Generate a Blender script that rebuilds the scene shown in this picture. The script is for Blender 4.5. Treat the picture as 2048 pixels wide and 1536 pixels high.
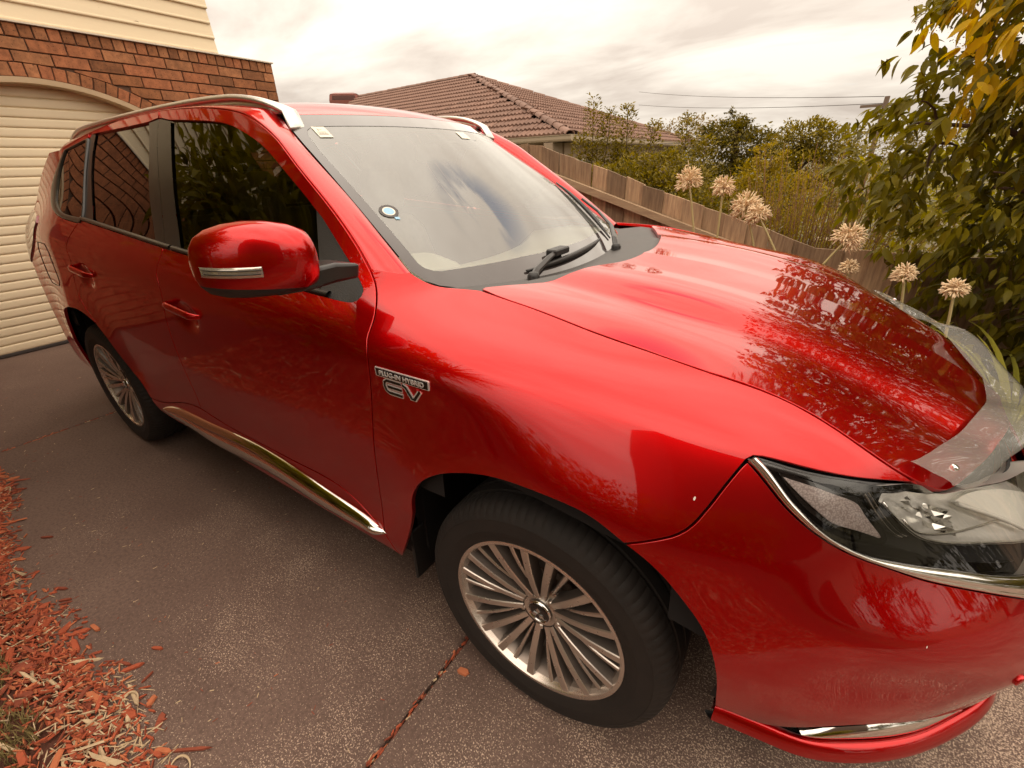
import bpy, bmesh, math, random
import numpy as np
from mathutils import Vector, Matrix
from mathutils.geometry import delaunay_2d_cdt
for o in list(bpy.data.objects): bpy.data.objects.remove(o)
SC = bpy.context.scene; COL = SC.collection
R = math.radians
random.seed(7)
# ---- camera ----------------------------------------------------------------
cam = bpy.data.cameras.new('camera'); camo = bpy.data.objects.new('camera', cam); COL.objects.link(camo)
cam.sensor_width = 36; cam.sensor_fit = 'HORIZONTAL'; cam.lens = 36*901.650/2048; cam.clip_start = .05; cam.clip_end = 2000
camo.matrix_world = Matrix([[0.835622, -0.223039, 0.501986, 0.400539], [0.548814, 0.37763, -0.745787, -1.535559], [-0.023225, 0.898693, 0.437963, 1.400875], [0, 0, 0, 1]])
SC.camera = camo
# ---- sky: thin warm overcast with a few breaks ------------------------------
W = bpy.data.worlds.new('World'); SC.world = W; W.use_nodes = True
nt = W.node_tree; N = nt.nodes; L = nt.links
for n in list(N): N.remove(n)
SUN_EL, SUN_AZ = 52, 38          # azimuth counter-clockwise from +x
out = N.new('ShaderNodeOutputWorld'); bg = N.new('ShaderNodeBackground'); bg.inputs[1].default_value = .1
sky = N.new('ShaderNodeTexSky'); sky.sky_type = 'NISHITA'; sky.sun_disc = False
sky.sun_elevation = R(SUN_EL); sky.sun_rotation = R(90-SUN_AZ)
tc = N.new('ShaderNodeTexCoord'); sep = N.new('ShaderNodeSeparateXYZ'); L.new(tc.outputs['Generated'], sep.inputs[0])
def wm(op, a, b):
    m = N.new('ShaderNodeMath'); m.operation = op
    for i, x in enumerate((a, b)):
        if isinstance(x, (int, float)): m.inputs[i].default_value = x
        else: L.new(x, m.inputs[i])
    return m.outputs[0]
zz = wm('ADD', wm('MAXIMUM', sep.outputs[2], 0.), .22)
cb = N.new('ShaderNodeCombineXYZ'); L.new(wm('DIVIDE', sep.outputs[0], zz), cb.inputs[0]); L.new(wm('DIVIDE', sep.outputs[1], zz), cb.inputs[1])
mp = N.new('ShaderNodeMapping'); mp.inputs['Rotation'].default_value = (0, 0, R(-35)); mp.inputs['Scale'].default_value = (.62, 1.15, 1); mp.inputs['Location'].default_value = (3.1, 1.7, 0)
L.new(cb.outputs[0], mp.inputs[0])
nz = N.new('ShaderNodeTexNoise'); nz.inputs['Scale'].default_value = 1.5; nz.inputs['Detail'].default_value = 7; nz.inputs['Roughness'].default_value = .56; nz.inputs['Distortion'].default_value = .35
L.new(mp.outputs[0], nz.inputs['Vector'])
cr = N.new('ShaderNodeValToRGB'); L.new(nz.outputs[0], cr.inputs[0])
cr.color_ramp.elements[0].position = .36; cr.color_ramp.elements[0].color = (5.9, 5.05, 4.3, 1)
cr.color_ramp.elements[1].position = .62; cr.color_ramp.elements[1].color = (9.0, 8.1, 6.95, 1)
nz2 = N.new('ShaderNodeTexNoise'); nz2.inputs['Scale'].default_value = 1.1; nz2.inputs['Detail'].default_value = 5
L.new(mp.outputs[0], nz2.inputs['Vector'])
cr2 = N.new('ShaderNodeValToRGB'); L.new(nz2.outputs[0], cr2.inputs[0])      # breaks in the cloud sheet
cr2.color_ramp.elements[0].position = .70; cr2.color_ramp.elements[0].color = (1, 1, 1, 1)
cr2.color_ramp.elements[1].position = .80; cr2.color_ramp.elements[1].color = (.25, .25, .25, 1)
# one small ragged break of blue high over the fence side
dn = N.new('ShaderNodeVectorMath'); dn.operation = 'DOT_PRODUCT'; L.new(tc.outputs['Generated'], dn.inputs[0]); dn.inputs[1].default_value = Vector((-.09, .72, .68)).normalized()
nz3 = N.new('ShaderNodeTexNoise'); nz3.inputs['Scale'].default_value = 5.5; nz3.inputs['Detail'].default_value = 5; L.new(mp.outputs[0], nz3.inputs['Vector'])
brk = wm('MULTIPLY', wm('MINIMUM', wm('MAXIMUM', wm('MULTIPLY', wm('SUBTRACT', dn.outputs['Value'], .987), 95.), 0.), 1.), wm('MINIMUM', wm('MAXIMUM', wm('MULTIPLY', wm('SUBTRACT', nz3.outputs[0], .44), 9.), 0.), 1.))
fac = wm('MULTIPLY', cr2.outputs[0], wm('SUBTRACT', 1., wm('MINIMUM', brk, .95)))
mx = N.new('ShaderNodeMix'); mx.data_type = 'RGBA'; L.new(fac, mx.inputs['Factor'])
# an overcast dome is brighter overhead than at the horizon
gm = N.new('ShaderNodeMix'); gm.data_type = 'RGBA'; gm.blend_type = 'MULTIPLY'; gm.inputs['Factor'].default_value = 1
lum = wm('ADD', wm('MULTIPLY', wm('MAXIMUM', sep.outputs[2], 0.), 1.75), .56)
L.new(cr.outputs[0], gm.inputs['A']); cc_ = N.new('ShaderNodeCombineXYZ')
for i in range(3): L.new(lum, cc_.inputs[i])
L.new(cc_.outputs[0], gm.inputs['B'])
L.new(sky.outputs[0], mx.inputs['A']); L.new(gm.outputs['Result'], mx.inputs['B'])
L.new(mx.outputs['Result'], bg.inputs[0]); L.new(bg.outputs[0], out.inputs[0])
# ---- sun behind thin cloud ---------------------------------------------------
sl = bpy.data.lights.new('sun', 'SUN'); sl.energy = .7; sl.angle = R(150); sl.color = (1, .84, .63)
so = bpy.data.objects.new('sun', sl); COL.objects.link(so)
sd = Vector((math.cos(R(SUN_EL))*math.cos(R(SUN_AZ)), math.cos(R(SUN_EL))*math.sin(R(SUN_AZ)), math.sin(R(SUN_EL))))
so.rotation_euler = sd.to_track_quat('Z', 'Y').to_euler(); so.location = (6, 4, 12)
vs = SC.view_settings; vs.view_transform = 'Standard'; vs.look = 'None'; vs.gamma = 1; vs.use_curve_mapping = False; vs.exposure = 0.74
SC.cycles.max_bounces = 8; SC.cycles.transparent_max_bounces = 24
# ---- helpers ------------------------------------------------------------------
def tag(o, label, cat, group=None):
    o['label'] = label; o['category'] = cat
    if group: o['group'] = group
    return o
def kind(o, k): o['kind'] = k; return o
def empty(name, loc=(0, 0, 0), parent=None, rz=0):
    o = bpy.data.objects.new(name, None); o.empty_display_size = .1; COL.objects.link(o); o.location = loc; o.rotation_euler = (0, 0, rz)
    if parent: o.parent = parent
    return o
def mesh(name, V, F, mat, parent=None, smooth=True, nrm=None, loc=None, fm=None):
    me = bpy.data.meshes.new(name); me.from_pydata([tuple(map(float, v)) for v in V], [], [tuple(map(int, f)) for f in F])
    if mat is not None:
        for m in (mat if isinstance(mat, (list, tuple)) else [mat]): me.materials.append(m)
    if fm is not None: me.polygons.foreach_set('material_index', list(map(int, fm)))
    if smooth: me.polygons.foreach_set('use_smooth', [True]*len(me.polygons))
    me.update()
    if nrm is not None: me.normals_split_custom_set_from_vertices([tuple(map(float, n)) for n in nrm])
    o = bpy.data.objects.new(name, me); COL.objects.link(o)
    if parent: o.parent = parent
    if loc is not None: o.location = loc
    return o
def dup(o, parent=None, loc=None, rot=None):
    c = o.copy(); COL.objects.link(c)
    if parent is not None: c.parent = parent
    if loc is not None: c.location = loc
    if rot is not None: c.rotation_euler = rot
    return c
class MB:
    """collects simple solids into one mesh"""
    def __init__(s): s.V = []; s.F = []; s.M = []; s.m = 0
    def add(s, V, F):
        b = len(s.V); s.V += [tuple(v) for v in V]; s.F += [tuple(i+b for i in f) for f in F]; s.M += [s.m]*len(F); return s
    def box(s, lo, hi, M=None):
        x0, y0, z0 = lo; x1, y1, z1 = hi
        V = [Vector(p) for p in ((x0, y0, z0), (x1, y0, z0), (x1, y1, z0), (x0, y1, z0), (x0, y0, z1), (x1, y0, z1), (x1, y1, z1), (x0, y1, z1))]
        if M is not None: V = [M @ v for v in V]
        return s.add(V, [(3, 2, 1, 0), (4, 5, 6, 7), (0, 1, 5, 4), (1, 2, 6, 5), (2, 3, 7, 6), (3, 0, 4, 7)])
    def bbox(s, lo, hi, b=.004, M=None):
        """box with chamfered long edges"""
        bm = bmesh.new(); bmesh.ops.create_cube(bm, size=1)
        lo = Vector(lo); hi = Vector(hi)
        for v in bm.verts: v.co = Vector([lo[i]+(v.co[i]+.5)*(hi[i]-lo[i]) for i in range(3)])
        bmesh.ops.bevel(bm, geom=bm.edges[:], offset=b, segments=1, affect='EDGES', profile=.5)
        if M is not None: bmesh.ops.transform(bm, matrix=M, verts=bm.verts)
        bm.verts.index_update(); V = [v.co.copy() for v in bm.verts]; F = [[v.index for v in f.verts] for f in bm.faces]; bm.free()
        return s.add(V, F)
    def tube(s, P, r, n=8, cap=True, up=None):
        P = [Vector(p) for p in P]; rr = r if isinstance(r, (list, tuple)) else [r]*len(P)
        V = []; F = []; t0 = None; ref = None
        for i, p in enumerate(P):
            t = (P[min(i+1, len(P)-1)]-P[max(i-1, 0)]).normalized()
            if ref is None:
                ref = Vector((0, 0, 1)) if abs(t.z) < .9 else Vector((1, 0, 0))
            a = (ref-t*ref.dot(t)).normalized(); b = t.cross(a); ref = a
            for k in range(n):
                th = 2*math.pi*k/n; V.append(p+(a*math.cos(th)+b*math.sin(th))*rr[i])
        for i in range(len(P)-1):
            for k in range(n):
                F.append((i*n+k, i*n+(k+1) % n, (i+1)*n+(k+1) % n, (i+1)*n+k))
        if cap: F.append(tuple(range(n))[::-1]); F.append(tuple((len(P)-1)*n+k for k in range(n)))
        return s.add(V, F)
    def loft(s, rings, closed=True, cap=True):
        n = len(rings[0]); V = [v for r in rings for v in r]; F = []
        for i in range(len(rings)-1):
            for k in range(n if closed else n-1):
                F.append((i*n+k, i*n+(k+1) % n, (i+1)*n+(k+1) % n, (i+1)*n+k))
        if cap and closed: F.append(tuple(range(n))[::-1]); F.append(tuple((len(rings)-1)*n+k for k in range(n)))
        return s.add(V, F)
    def lathe(s, prof, n=64, axis='Y', close=False):
        """prof: (radius, height along axis)"""
        V = []; F = []; m = len(prof)
        for k in range(n):
            th = 2*math.pi*k/n; c, d = math.cos(th), math.sin(th)
            for r, h in prof: V.append((r*c, h, r*d) if axis == 'Y' else (r*c, r*d, h))
        for k in range(n):
            k2 = (k+1) % n
            for i in range(m-1): F.append((k*m+i, k2*m+i, k2*m+i+1, k*m+i+1))
            if close: F.append((k*m+m-1, k2*m+m-1, k2*m, k*m))
        return s.add(V, F)
    def prism(s, P, d):
        """flat polygon P (3d) extruded by vector d"""
        n = len(P); d = Vector(d); V = [Vector(p) for p in P]; V += [v+d for v in V]
        return s.add(V, [tuple(range(n))[::-1], tuple(range(n, 2*n))]+[(k, (k+1) % n, n+(k+1) % n, n+k) for k in range(n)])
    def obj(s, name, mat, parent=None, smooth=False, loc=None):
        return mesh(name, s.V, s.F, mat, parent, smooth, loc=loc, fm=s.M if isinstance(mat, (list, tuple)) else None)
def fixn(o):
    bm = bmesh.new(); bm.from_mesh(o.data); bmesh.ops.recalc_face_normals(bm, faces=bm.faces); bm.to_mesh(o.data); bm.free(); return o
def sharp(o, deg=35):
    me = o.data; me.polygons.foreach_set('use_smooth', [True]*len(me.polygons)); me.set_sharp_from_angle(angle=R(deg)); return o
# ---- materials --------------------------------------------------------------------
MATS = {}
def mat(name, col, rough=.5, metal=0., coat=0., spec=.5, var=0., vscale=8., bump=0., bscale=60., col2=None, rvar=0., alpha=1., obj_var=0., detail=4., stretch=None, trans=0.):
    m = bpy.data.materials.new(name); m.use_nodes = True; nt = m.node_tree; b = nt.nodes['Principled BSDF']; L = nt.links
    def new(t): return nt.nodes.new(t)
    b.inputs['Base Color'].default_value = (*col, 1); b.inputs['Roughness'].default_value = rough; b.inputs['Metallic'].default_value = metal
    b.inputs['Coat Weight'].default_value = coat; b.inputs['Coat Roughness'].default_value = .03; b.inputs['Specular IOR Level'].default_value = spec
    b.inputs['Alpha'].default_value = alpha; b.inputs['Transmission Weight'].default_value = trans
    tcn = new('ShaderNodeTexCoord'); vec = tcn.outputs['Object']
    if stretch:
        mpn = new('ShaderNodeMapping'); mpn.inputs['Scale'].default_value = stretch; L.new(vec, mpn.inputs[0]); vec = mpn.outputs[0]
    src = None
    if obj_var or stretch:
        oi = new('ShaderNodeObjectInfo'); ad = new('ShaderNodeVectorMath'); ad.operation = 'ADD'
        mu = new('ShaderNodeVectorMath'); mu.operation = 'SCALE'; mu.inputs[3].default_value = 37.
        cbn = new('ShaderNodeCombineXYZ')
        for i in range(3): L.new(oi.outputs['Random'], cbn.inputs[i])
        L.new(cbn.outputs[0], mu.inputs[0]); L.new(vec, ad.inputs[0]); L.new(mu.outputs[0], ad.inputs[1]); vec = ad.outputs[0]
    if var or rvar:
        n1 = new('ShaderNodeTexNoise'); n1.inputs['Scale'].default_value = vscale; n1.inputs['Detail'].default_value = detail; n1.inputs['Roughness'].default_value = .62; L.new(vec, n1.inputs['Vector'])
        if var:
            rp = new('ShaderNodeValToRGB'); c2 = col2 or tuple(c*.55 for c in col)
            rp.color_ramp.elements[0].position = .5-.24; rp.color_ramp.elements[1].position = .5+.24
            rp.color_ramp.elements[0].color = (*[a+(b_-a)*var for a, b_ in zip(col, c2)], 1); rp.color_ramp.elements[1].color = (*col, 1)
            L.new(n1.outputs[0], rp.inputs[0]); src = rp.outputs[0]
        if rvar:
            mr = new('ShaderNodeMapRange'); mr.inputs[3].default_value = max(0.02, rough-rvar); mr.inputs[4].default_value = min(1, rough+rvar); L.new(n1.outputs[0], mr.inputs[0]); L.new(mr.outputs[0], b.inputs['Roughness'])
    if obj_var:
        hs = new('ShaderNodeHueSaturation')
        mr = new('ShaderNodeMapRange'); mr.inputs[3].default_value = 1-obj_var; mr.inputs[4].default_value = 1+obj_var; L.new(oi.outputs['Random'], mr.inputs[0]); L.new(mr.outputs[0], hs.inputs['Value'])
        if src: L.new(src, hs.inputs['Color'])
        else: hs.inputs['Color'].default_value = (*col, 1)
        src = hs.outputs[0]
    if src: L.new(src, b.inputs['Base Color'])
    if bump:
        n2 = new('ShaderNodeTexNoise'); n2.inputs['Scale'].default_value = bscale; n2.inputs['Detail'].default_value = 5; L.new(vec, n2.inputs['Vector'])
        bp = new('ShaderNodeBump'); bp.inputs['Strength'].default_value = bump; bp.inputs['Distance'].default_value = .01; L.new(n2.outputs[0], bp.inputs['Height']); L.new(bp.outputs[0], b.inputs['Normal'])
    MATS[name] = m; return m
def glassmat(name, tint, refl_ior=1.5, clear=.8, rough=.0, milk=0., milkcol=(.8, .78, .72)):
    """thin sheet: see-through tint plus mirror reflection by angle"""
    m = bpy.data.materials.new(name); m.use_nodes = True; nt = m.node_tree; L = nt.links
    for n in list(nt.nodes): nt.nodes.remove(n)
    o = nt.nodes.new('ShaderNodeOutputMaterial'); t = nt.nodes.new('ShaderNodeBsdfTransparent'); t.inputs[0].default_value = (*[c*clear for c in tint], 1)
    g = nt.nodes.new('ShaderNodeBsdfGlossy'); g.inputs['Roughness'].default_value = rough; g.inputs[0].default_value = (1, 1, 1, 1)
    f = nt.nodes.new('ShaderNodeFresnel'); f.inputs[0].default_value = refl_ior
    x = nt.nodes.new('ShaderNodeMixShader'); L.new(f.outputs[0], x.inputs[0]); L.new(g.outputs[0], x.inputs[2])
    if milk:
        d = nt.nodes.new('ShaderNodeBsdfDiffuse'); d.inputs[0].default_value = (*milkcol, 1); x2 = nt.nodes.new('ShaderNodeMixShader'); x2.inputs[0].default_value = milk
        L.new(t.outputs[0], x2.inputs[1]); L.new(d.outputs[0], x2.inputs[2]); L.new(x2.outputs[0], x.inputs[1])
    else: L.new(t.outputs[0], x.inputs[1])
    L.new(x.outputs[0], o.inputs[0]); return m
# ---- ground ---------------------------------------------------------------------
def concrete():
    m = bpy.data.materials.new('driveway_concrete'); m.use_nodes = True; nt = m.node_tree; b = nt.nodes['Principled BSDF']; L = nt.links; N = nt.nodes
    tc = N.new('ShaderNodeTexCoord'); v = tc.outputs['Object']
    def noise(sc, det=4, rough=.6):
        n = N.new('ShaderNodeTexNoise'); n.inputs['Scale'].default_value = sc; n.inputs['Detail'].default_value = det; n.inputs['Roughness'].default_value = rough; L.new(v, n.inputs['Vector']); return n.outputs[0]
    def mth(op, a, c):
        n = N.new('ShaderNodeMath'); n.operation = op
        for i, x in enumerate((a, c)):
            if isinstance(x, (int, float)): n.inputs[i].default_value = x
            else: L.new(x, n.inputs[i])
        return n.outputs[0]
    def ramp(x, p0, c0, p1, c1):
        r = N.new('ShaderNodeValToRGB'); r.color_ramp.elements[0].position = p0; r.color_ramp.elements[0].color = (*c0, 1); r.color_ramp.elements[1].position = p1; r.color_ramp.elements[1].color = (*c1, 1); L.new(x, r.inputs[0]); return r.outputs[0]
    def mix(f, a, c):
        n = N.new('ShaderNodeMix'); n.data_type = 'RGBA'; L.new(f, n.inputs['Factor'])
        for k, x in (('A', a), ('B', c)):
            if isinstance(x, tuple): n.inputs[k].default_value = (*x, 1)
            else: L.new(x, n.inputs[k])
        return n.outputs['Result']
    base = ramp(noise(1.7, 6), .32, (.138, .085, .066), .70, (.190, .123, .096))
    base = mix(ramp(noise(90, 3), .40, (0, 0, 0), .75, (.55, .55, .55)), base, (.045, .026, .021))
    # worn sealer: bare aggregate shows as pale grit, thickest round the front wheel
    sep = N.new('ShaderNodeSeparateXYZ'); L.new(v, sep.inputs[0])
    wear = N.new('ShaderNodeMapRange'); wear.inputs[1].default_value = -2.6; wear.inputs[2].default_value = .5; wear.inputs[3].default_value = -.055; wear.inputs[4].default_value = .072; L.new(sep.outputs[0], wear.inputs[0])
    ws = mth('ADD', wear.outputs[0], mth('MULTIPLY', mth('SUBTRACT', noise(2.6, 6, .7), .5), .36))
    gr = N.new('ShaderNodeTexNoise'); gr.inputs['Scale'].default_value = 230; gr.inputs['Detail'].default_value = 2; L.new(v, gr.inputs['Vector'])
    gr2 = noise(120, 2)
    g = mth('ADD', mth('ADD', mth('MULTIPLY', gr.outputs[0], .7), mth('MULTIPLY', gr2, .3)), ws)
    gm = ramp(g, .585, (0, 0, 0), .66, (1, 1, 1))
    gc = ramp(noise(300, 1), .35, (.28, .19, .14), .65, (.66, .50, .38))
    col = mix(gm, base, gc); L.new(col, b.inputs['Base Color'])
    b.inputs['Roughness'].default_value = .78; b.inputs['Specular IOR Level'].default_value = .35
    bp = N.new('ShaderNodeBump'); bp.inputs['Strength'].default_value = .55; bp.inputs['Distance'].default_value = .003; L.new(mth('ADD', gr.outputs[0], noise(45, 4)), bp.inputs['Height']); L.new(bp.outputs[0], b.inputs['Normal'])
    return m
conc = concrete()
soil = mat('soil', (.075, .042, .028), rough=.95, var=.7, vscale=9, bump=.6, bscale=40)
turf = mat('far_ground', (.085, .075, .030), rough=.95, var=.6, vscale=.6, col2=(.12, .085, .05))
kind(mesh('ground', [(-400, -400, -.40), (400, -400, -.40), (400, 400, -.40), (-400, 400, -.40)], [(0, 1, 2, 3)], turf), 'structure')
drive = kind(empty('driveway'), 'structure')
jx = [-5.6, -3.225, -.283, 2.66, 9.0]
for a, b_ in zip(jx[:-1], jx[1:]):
    mb = MB(); mb.bbox((a+.0055, -1.60, -.12), (b_-.0055, 1.12, 0), .006); mb.obj('slab', conc, drive)
MB().box((-5.6, -1.58, -.13), (9, 1.1, -.022)).obj('joint_base', soil, drive)
# garden beds either side
def bedgrid(name, x0, x1, y0, y1, n, m, fz, mt):
    X = np.linspace(x0, x1, n); Y = np.linspace(y0, y1, m); V = [(x, y, fz(x, y)) for x in X for y in Y]
    return kind(mesh(name, V, [(i*m+j, (i+1)*m+j, (i+1)*m+j+1, i*m+j+1) for i in range(n-1) for j in range(m-1)], mt), 'structure')
def edge_y(x): return -1.535+.022*math.sin(x*4.1)+.03*math.sin(x*1.7+1)+.012*math.sin(x*11)+(.05 if x < -2.3 else 0)*(min(1, (-2.3-x)/.3))
def bed_z(x, y):
    d = edge_y(x)-y; return -.02+.035*min(1, max(0, d/.12))+.05*min(1, max(0, d/1.2))+.008*math.sin(x*9)*math.sin(y*11)
mulchbase = mat('mulch_soil', (.11, .036, .020), rough=.95, var=.7, vscale=30, bump=.8, bscale=60)
bedgrid('garden_bed', -5.0, 3.0, -7.0, -1.44, 120, 90, bed_z, mulchbase)
bedgrid('side_garden', -5.6, 9.0, 1.12, 2.2, 40, 12, lambda x, y: .02+.02*math.sin(3*x+y*5), soil)
bedgrid('neighbour_yard', -30, 12, 2.0, 45, 60, 60, lambda x, y: -.10-.2*min(1, (y-2)/8), turf)
# bark mulch: thousands of chips
bark = [mat('bark_red', (.46, .095, .038), rough=.85, var=.6, vscale=40, stretch=(1, 1, 1)), mat('bark_brown', (.30, .070, .034), rough=.9, var=.6, vscale=40), mat('bark_orange', (.56, .17, .07), rough=.85, var=.5, vscale=40), mat('straw', (.62, .46, .28), rough=.85, var=.4, vscale=40)]
rng = np.random.default_rng(3)
def chipmesh(name, P, yaw, tilt, roll, ln, wd, th, mi, mats, curl=None, parent=None):
    n = len(P)
    # 8 corner wedge with pointed ends
    S_ = np.array([(-.5, -.25, 0), (-.32, -.5, 0), (.30, -.5, 0), (.5, .1, 0), (.28, .5, 0), (-.36, .42, 0)])
    T = np.concatenate([S_, S_*[.92, .85, 1]+[0, 0, 1]])
    V = T[None]*np.stack([ln, wd, th], 1)[:, None, :]
    if curl is not None: V[:, :, 2] += curl[:, None]*(V[:, :, 0]**2)
    cy, sy = np.cos(yaw)[:, None], np.sin(yaw)[:, None]; ct, st = np.cos(tilt)[:, None], np.sin(tilt)[:, None]; cr, sr = np.cos(roll)[:, None], np.sin(roll)[:, None]
    x, y, z = V[..., 0], V[..., 1], V[..., 2]
    y, z = y*cr-z*sr, y*sr+z*cr
    x, z = x*ct-z*st, x*st+z*ct
    x, y = x*cy-y*sy, x*sy+y*cy
    V = np.stack([x, y, z], -1)+P[:, None, :]
    F0 = [(5, 4, 3, 2, 1, 0), (6, 7, 8, 9, 10, 11)]+[(k, (k+1) % 6, 6+(k+1) % 6, 6+k) for k in range(6)]
    F = [tuple(i+12*k for i in f) for k in range(n) for f in F0]
    return mesh(name, V.reshape(-1, 3), F, mats, parent, False, fm=np.repeat(mi, 8))
def scatter(n, x0, x1, depth, over):
    x = rng.uniform(x0, x1, n); e = np.array([edge_y(a) for a in x]); d = -over*rng.random(n)**3+rng.random(n)*0+np.where(rng.random(n) < .25, rng.random(n)*.15, rng.random(n)*depth)
    return x, e-d
nC = 30000
x, y = scatter(nC, -3.6, 1.7, 1.2, .07)
z = np.array([max(0.001, bed_z(a, b_)) for a, b_ in zip(x, y)])+rng.random(nC)*.022*np.clip((np.array([edge_y(a) for a in x])-y)/.05, .1, 1)
big = rng.random(nC) < .055
ln = np.where(big, rng.uniform(.05, .10, nC), rng.uniform(.010, .042, nC)); wd = np.where(big, rng.uniform(.010, .022, nC), rng.uniform(.0022, .007, nC)); th = rng.uniform(.002, .006, nC)
mi = rng.choice(4, nC, p=[.40, .25, .22, .13])
strawy = (x > -1.35) & (rng.random(nC) < np.clip((x+1.35)*.9, 0, .30)); mi = np.where(strawy, 3, mi)
ln = np.where(mi == 3, ln*1.3, ln); wd = np.where(mi == 3, wd*.55, wd); th = np.where(mi == 3, th*.5, th)
kind(chipmesh('bark_mulch', np.stack([x, y, z], 1), rng.normal(.35, .75, nC), rng.normal(0, .22, nC), rng.normal(0, .35, nC), ln, wd, th, mi, bark, curl=np.where(mi == 3, rng.uniform(0, 6, nC), 0)), 'stuff')
# crumbs of bark caught in the slab joints
P = []
for jx_ in (-.283, -3.225):
    n = 420; yy = rng.uniform(-1.5, 1.0, n); P.append(np.stack([jx_+rng.normal(0, .0045, n), yy, rng.uniform(-.016, -.001, n)], 1))
P = np.concatenate(P); n = len(P)
kind(chipmesh('joint_debris', P, rng.normal(1.57, .3, n), rng.normal(0, .2, n), rng.normal(0, .3, n), rng.uniform(.008, .03, n), rng.uniform(.003, .008, n), rng.uniform(.002, .005, n), rng.choice(4, n, p=[.3, .4, .2, .1]), bark), 'stuff')
# fine litter over the concrete
n = 420; lx = rng.uniform(-5, .9, n); ly = np.where(rng.random(n) < .6, rng.uniform(-1.55, -1.2, n), rng.uniform(-1.5, -.3, n))
kind(chipmesh('leaf_litter', np.stack([lx, ly, np.full(n, .0015)], 1), rng.uniform(0, 6.3, n), rng.normal(0, .05, n), rng.normal(0, .1, n), rng.uniform(.004, .018, n), rng.uniform(.0012, .003, n), rng.uniform(.0006, .0015, n), rng.choice([1, 2, 3], n, p=[.45, .15, .4]), bark), 'stuff')
# single chips lying out on the slab
CH = [(-1.409, -1.515, .9, .058, .017, 'broad red bark chip standing proud at the mulch edge beside a straw stalk'),
      (-1.385, -1.482, .1, .055, .014, 'blunt orange bark chip lying flat just outside the mulch edge'),
      (-1.117, -1.398, .45, .042, .010, 'short red bark chip alone on bare concrete, farthest from the mulch'),
      (-1.150, -1.478, .35, .062, .009, 'narrow dark bark chip forming a V with its neighbour at the bed edge'),
      (-1.112, -1.470, 1.0, .066, .014, 'long red bark chip pointing at the car at the open end of the V'),
      (-.945, -1.480, -1.0, .036, .017, 'round flaky orange bark chip beside the mulch, with frayed ends'),
      (-.958, -1.530, .25, .060, .018, 'bright red bark chip lying half out of the straw'),
      (-.715, -1.478, .62, .125, .008, 'longest thin dark bark sliver pointing to the slab joint'),
      (-.775, -1.530, .2, .030, .012, 'small red bark stub beside the long sliver'),
      (-.222, -.918, .15, .040, .021, 'square orange bark chip on the concrete beside the front tyre'),
      (-1.70, -1.492, .5, .060, .010, 'dark red bark splinter lying loose past the middle of the mulch edge'),
      (-1.62, -1.500, .75, .045, .009, 'thin brown bark splinter loose near the red splinter'),
      (-2.10, -1.435, .6, .055, .008, 'slim dark bark splinter, farthest back on the concrete')]
chipmats = [bark[0], bark[2], bark[0], bark[1], bark[0], bark[2], bark[0], bark[1], bark[0], bark[2], bark[1], bark[1], bark[1]]
for k, (cx, cy, yaw, l, w, lab) in enumerate(CH):
    o = chipmesh('bark_chip', np.zeros((1, 3)), np.array([0.]), np.array([.06]), np.array([.08]), np.array([l]), np.array([w]), np.array([.007]), np.array([0]), [chipmats[k]])
    o.location = (cx, cy, .002); o.rotation_euler = (0, 0, yaw); tag(o, lab, 'bark chip', 'loose bark chips on the concrete')
# curled straw leaves
for k, (cx, cy, s_, lab) in enumerate(((-.69, -1.512, 1., 'pale curled straw loop lying by the long bark sliver'), (-1.00, -1.515, .9, 'pale straw ring curled on the concrete at the mulch edge'), (-2.70, -1.445, .8, 'small pale crescent of straw on the concrete near the left picture edge'))):
    P = [(cx+s_*.032*math.cos(t), cy+s_*.022*math.sin(t), .006+.006*math.sin(t)) for t in np.linspace(.4, 4.4+.6*(k == 1), 18)]
    tag(MB().tube(P, [.0008+.0026*math.sin(math.pi*i/17) for i in range(18)], 5).obj('straw_curl', bark[3], smooth=True), lab, 'straw', 'curled straw on the concrete')
# dry mossy ground cover in the bed corner
def blades(name, P, h, w, lean, mt, seg=3, parent=None, yawv=None):
    n = len(P); yaw = rng.uniform(0, 6.28, n) if yawv is None else yawv; V = []; t = np.linspace(0, 1, seg+1)
    dx, dy = np.cos(yaw), np.sin(yaw); out = []
    for k in range(seg+1):
        c = P+np.stack([dx*lean*t[k]**2, dy*lean*t[k]**2, h*(t[k]-.25*(lean/np.maximum(h, 1e-4))**2*t[k]**2)], 1)
        ww = w*(1-t[k]**1.5)*.5+.0002; s_ = np.stack([-dy*ww, dx*ww, np.zeros(n)], 1); out += [c-s_, c+s_]
    V = np.stack(out, 1); m = 2*(seg+1)
    F = [(i*m+2*k, i*m+2*k+1, i*m+2*k+3, i*m+2*k+2) for i in range(n) for k in range(seg)]
    return mesh(name, V.reshape(-1, 3), F, mt, parent, True)
drymoss = mat('dry_moss', (.25, .19, .065), rough=.9, var=.8, vscale=25, col2=(.12, .09, .03))
n = 7000; gx = rng.uniform(-1.75, -.6, n); gy = -1.70-rng.random(n)*.45+.10*np.clip(-1.15-gx, -1, 0)+.03*np.sin(gx*21)
gz = np.array([bed_z(a, b_) for a, b_ in zip(gx, gy)])
kind(blades('dry_ground_cover', np.stack([gx, gy, gz], 1), rng.uniform(.02, .06, n), rng.uniform(.002, .005, n), rng.uniform(.0, .04, n), drymoss), 'stuff')
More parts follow.
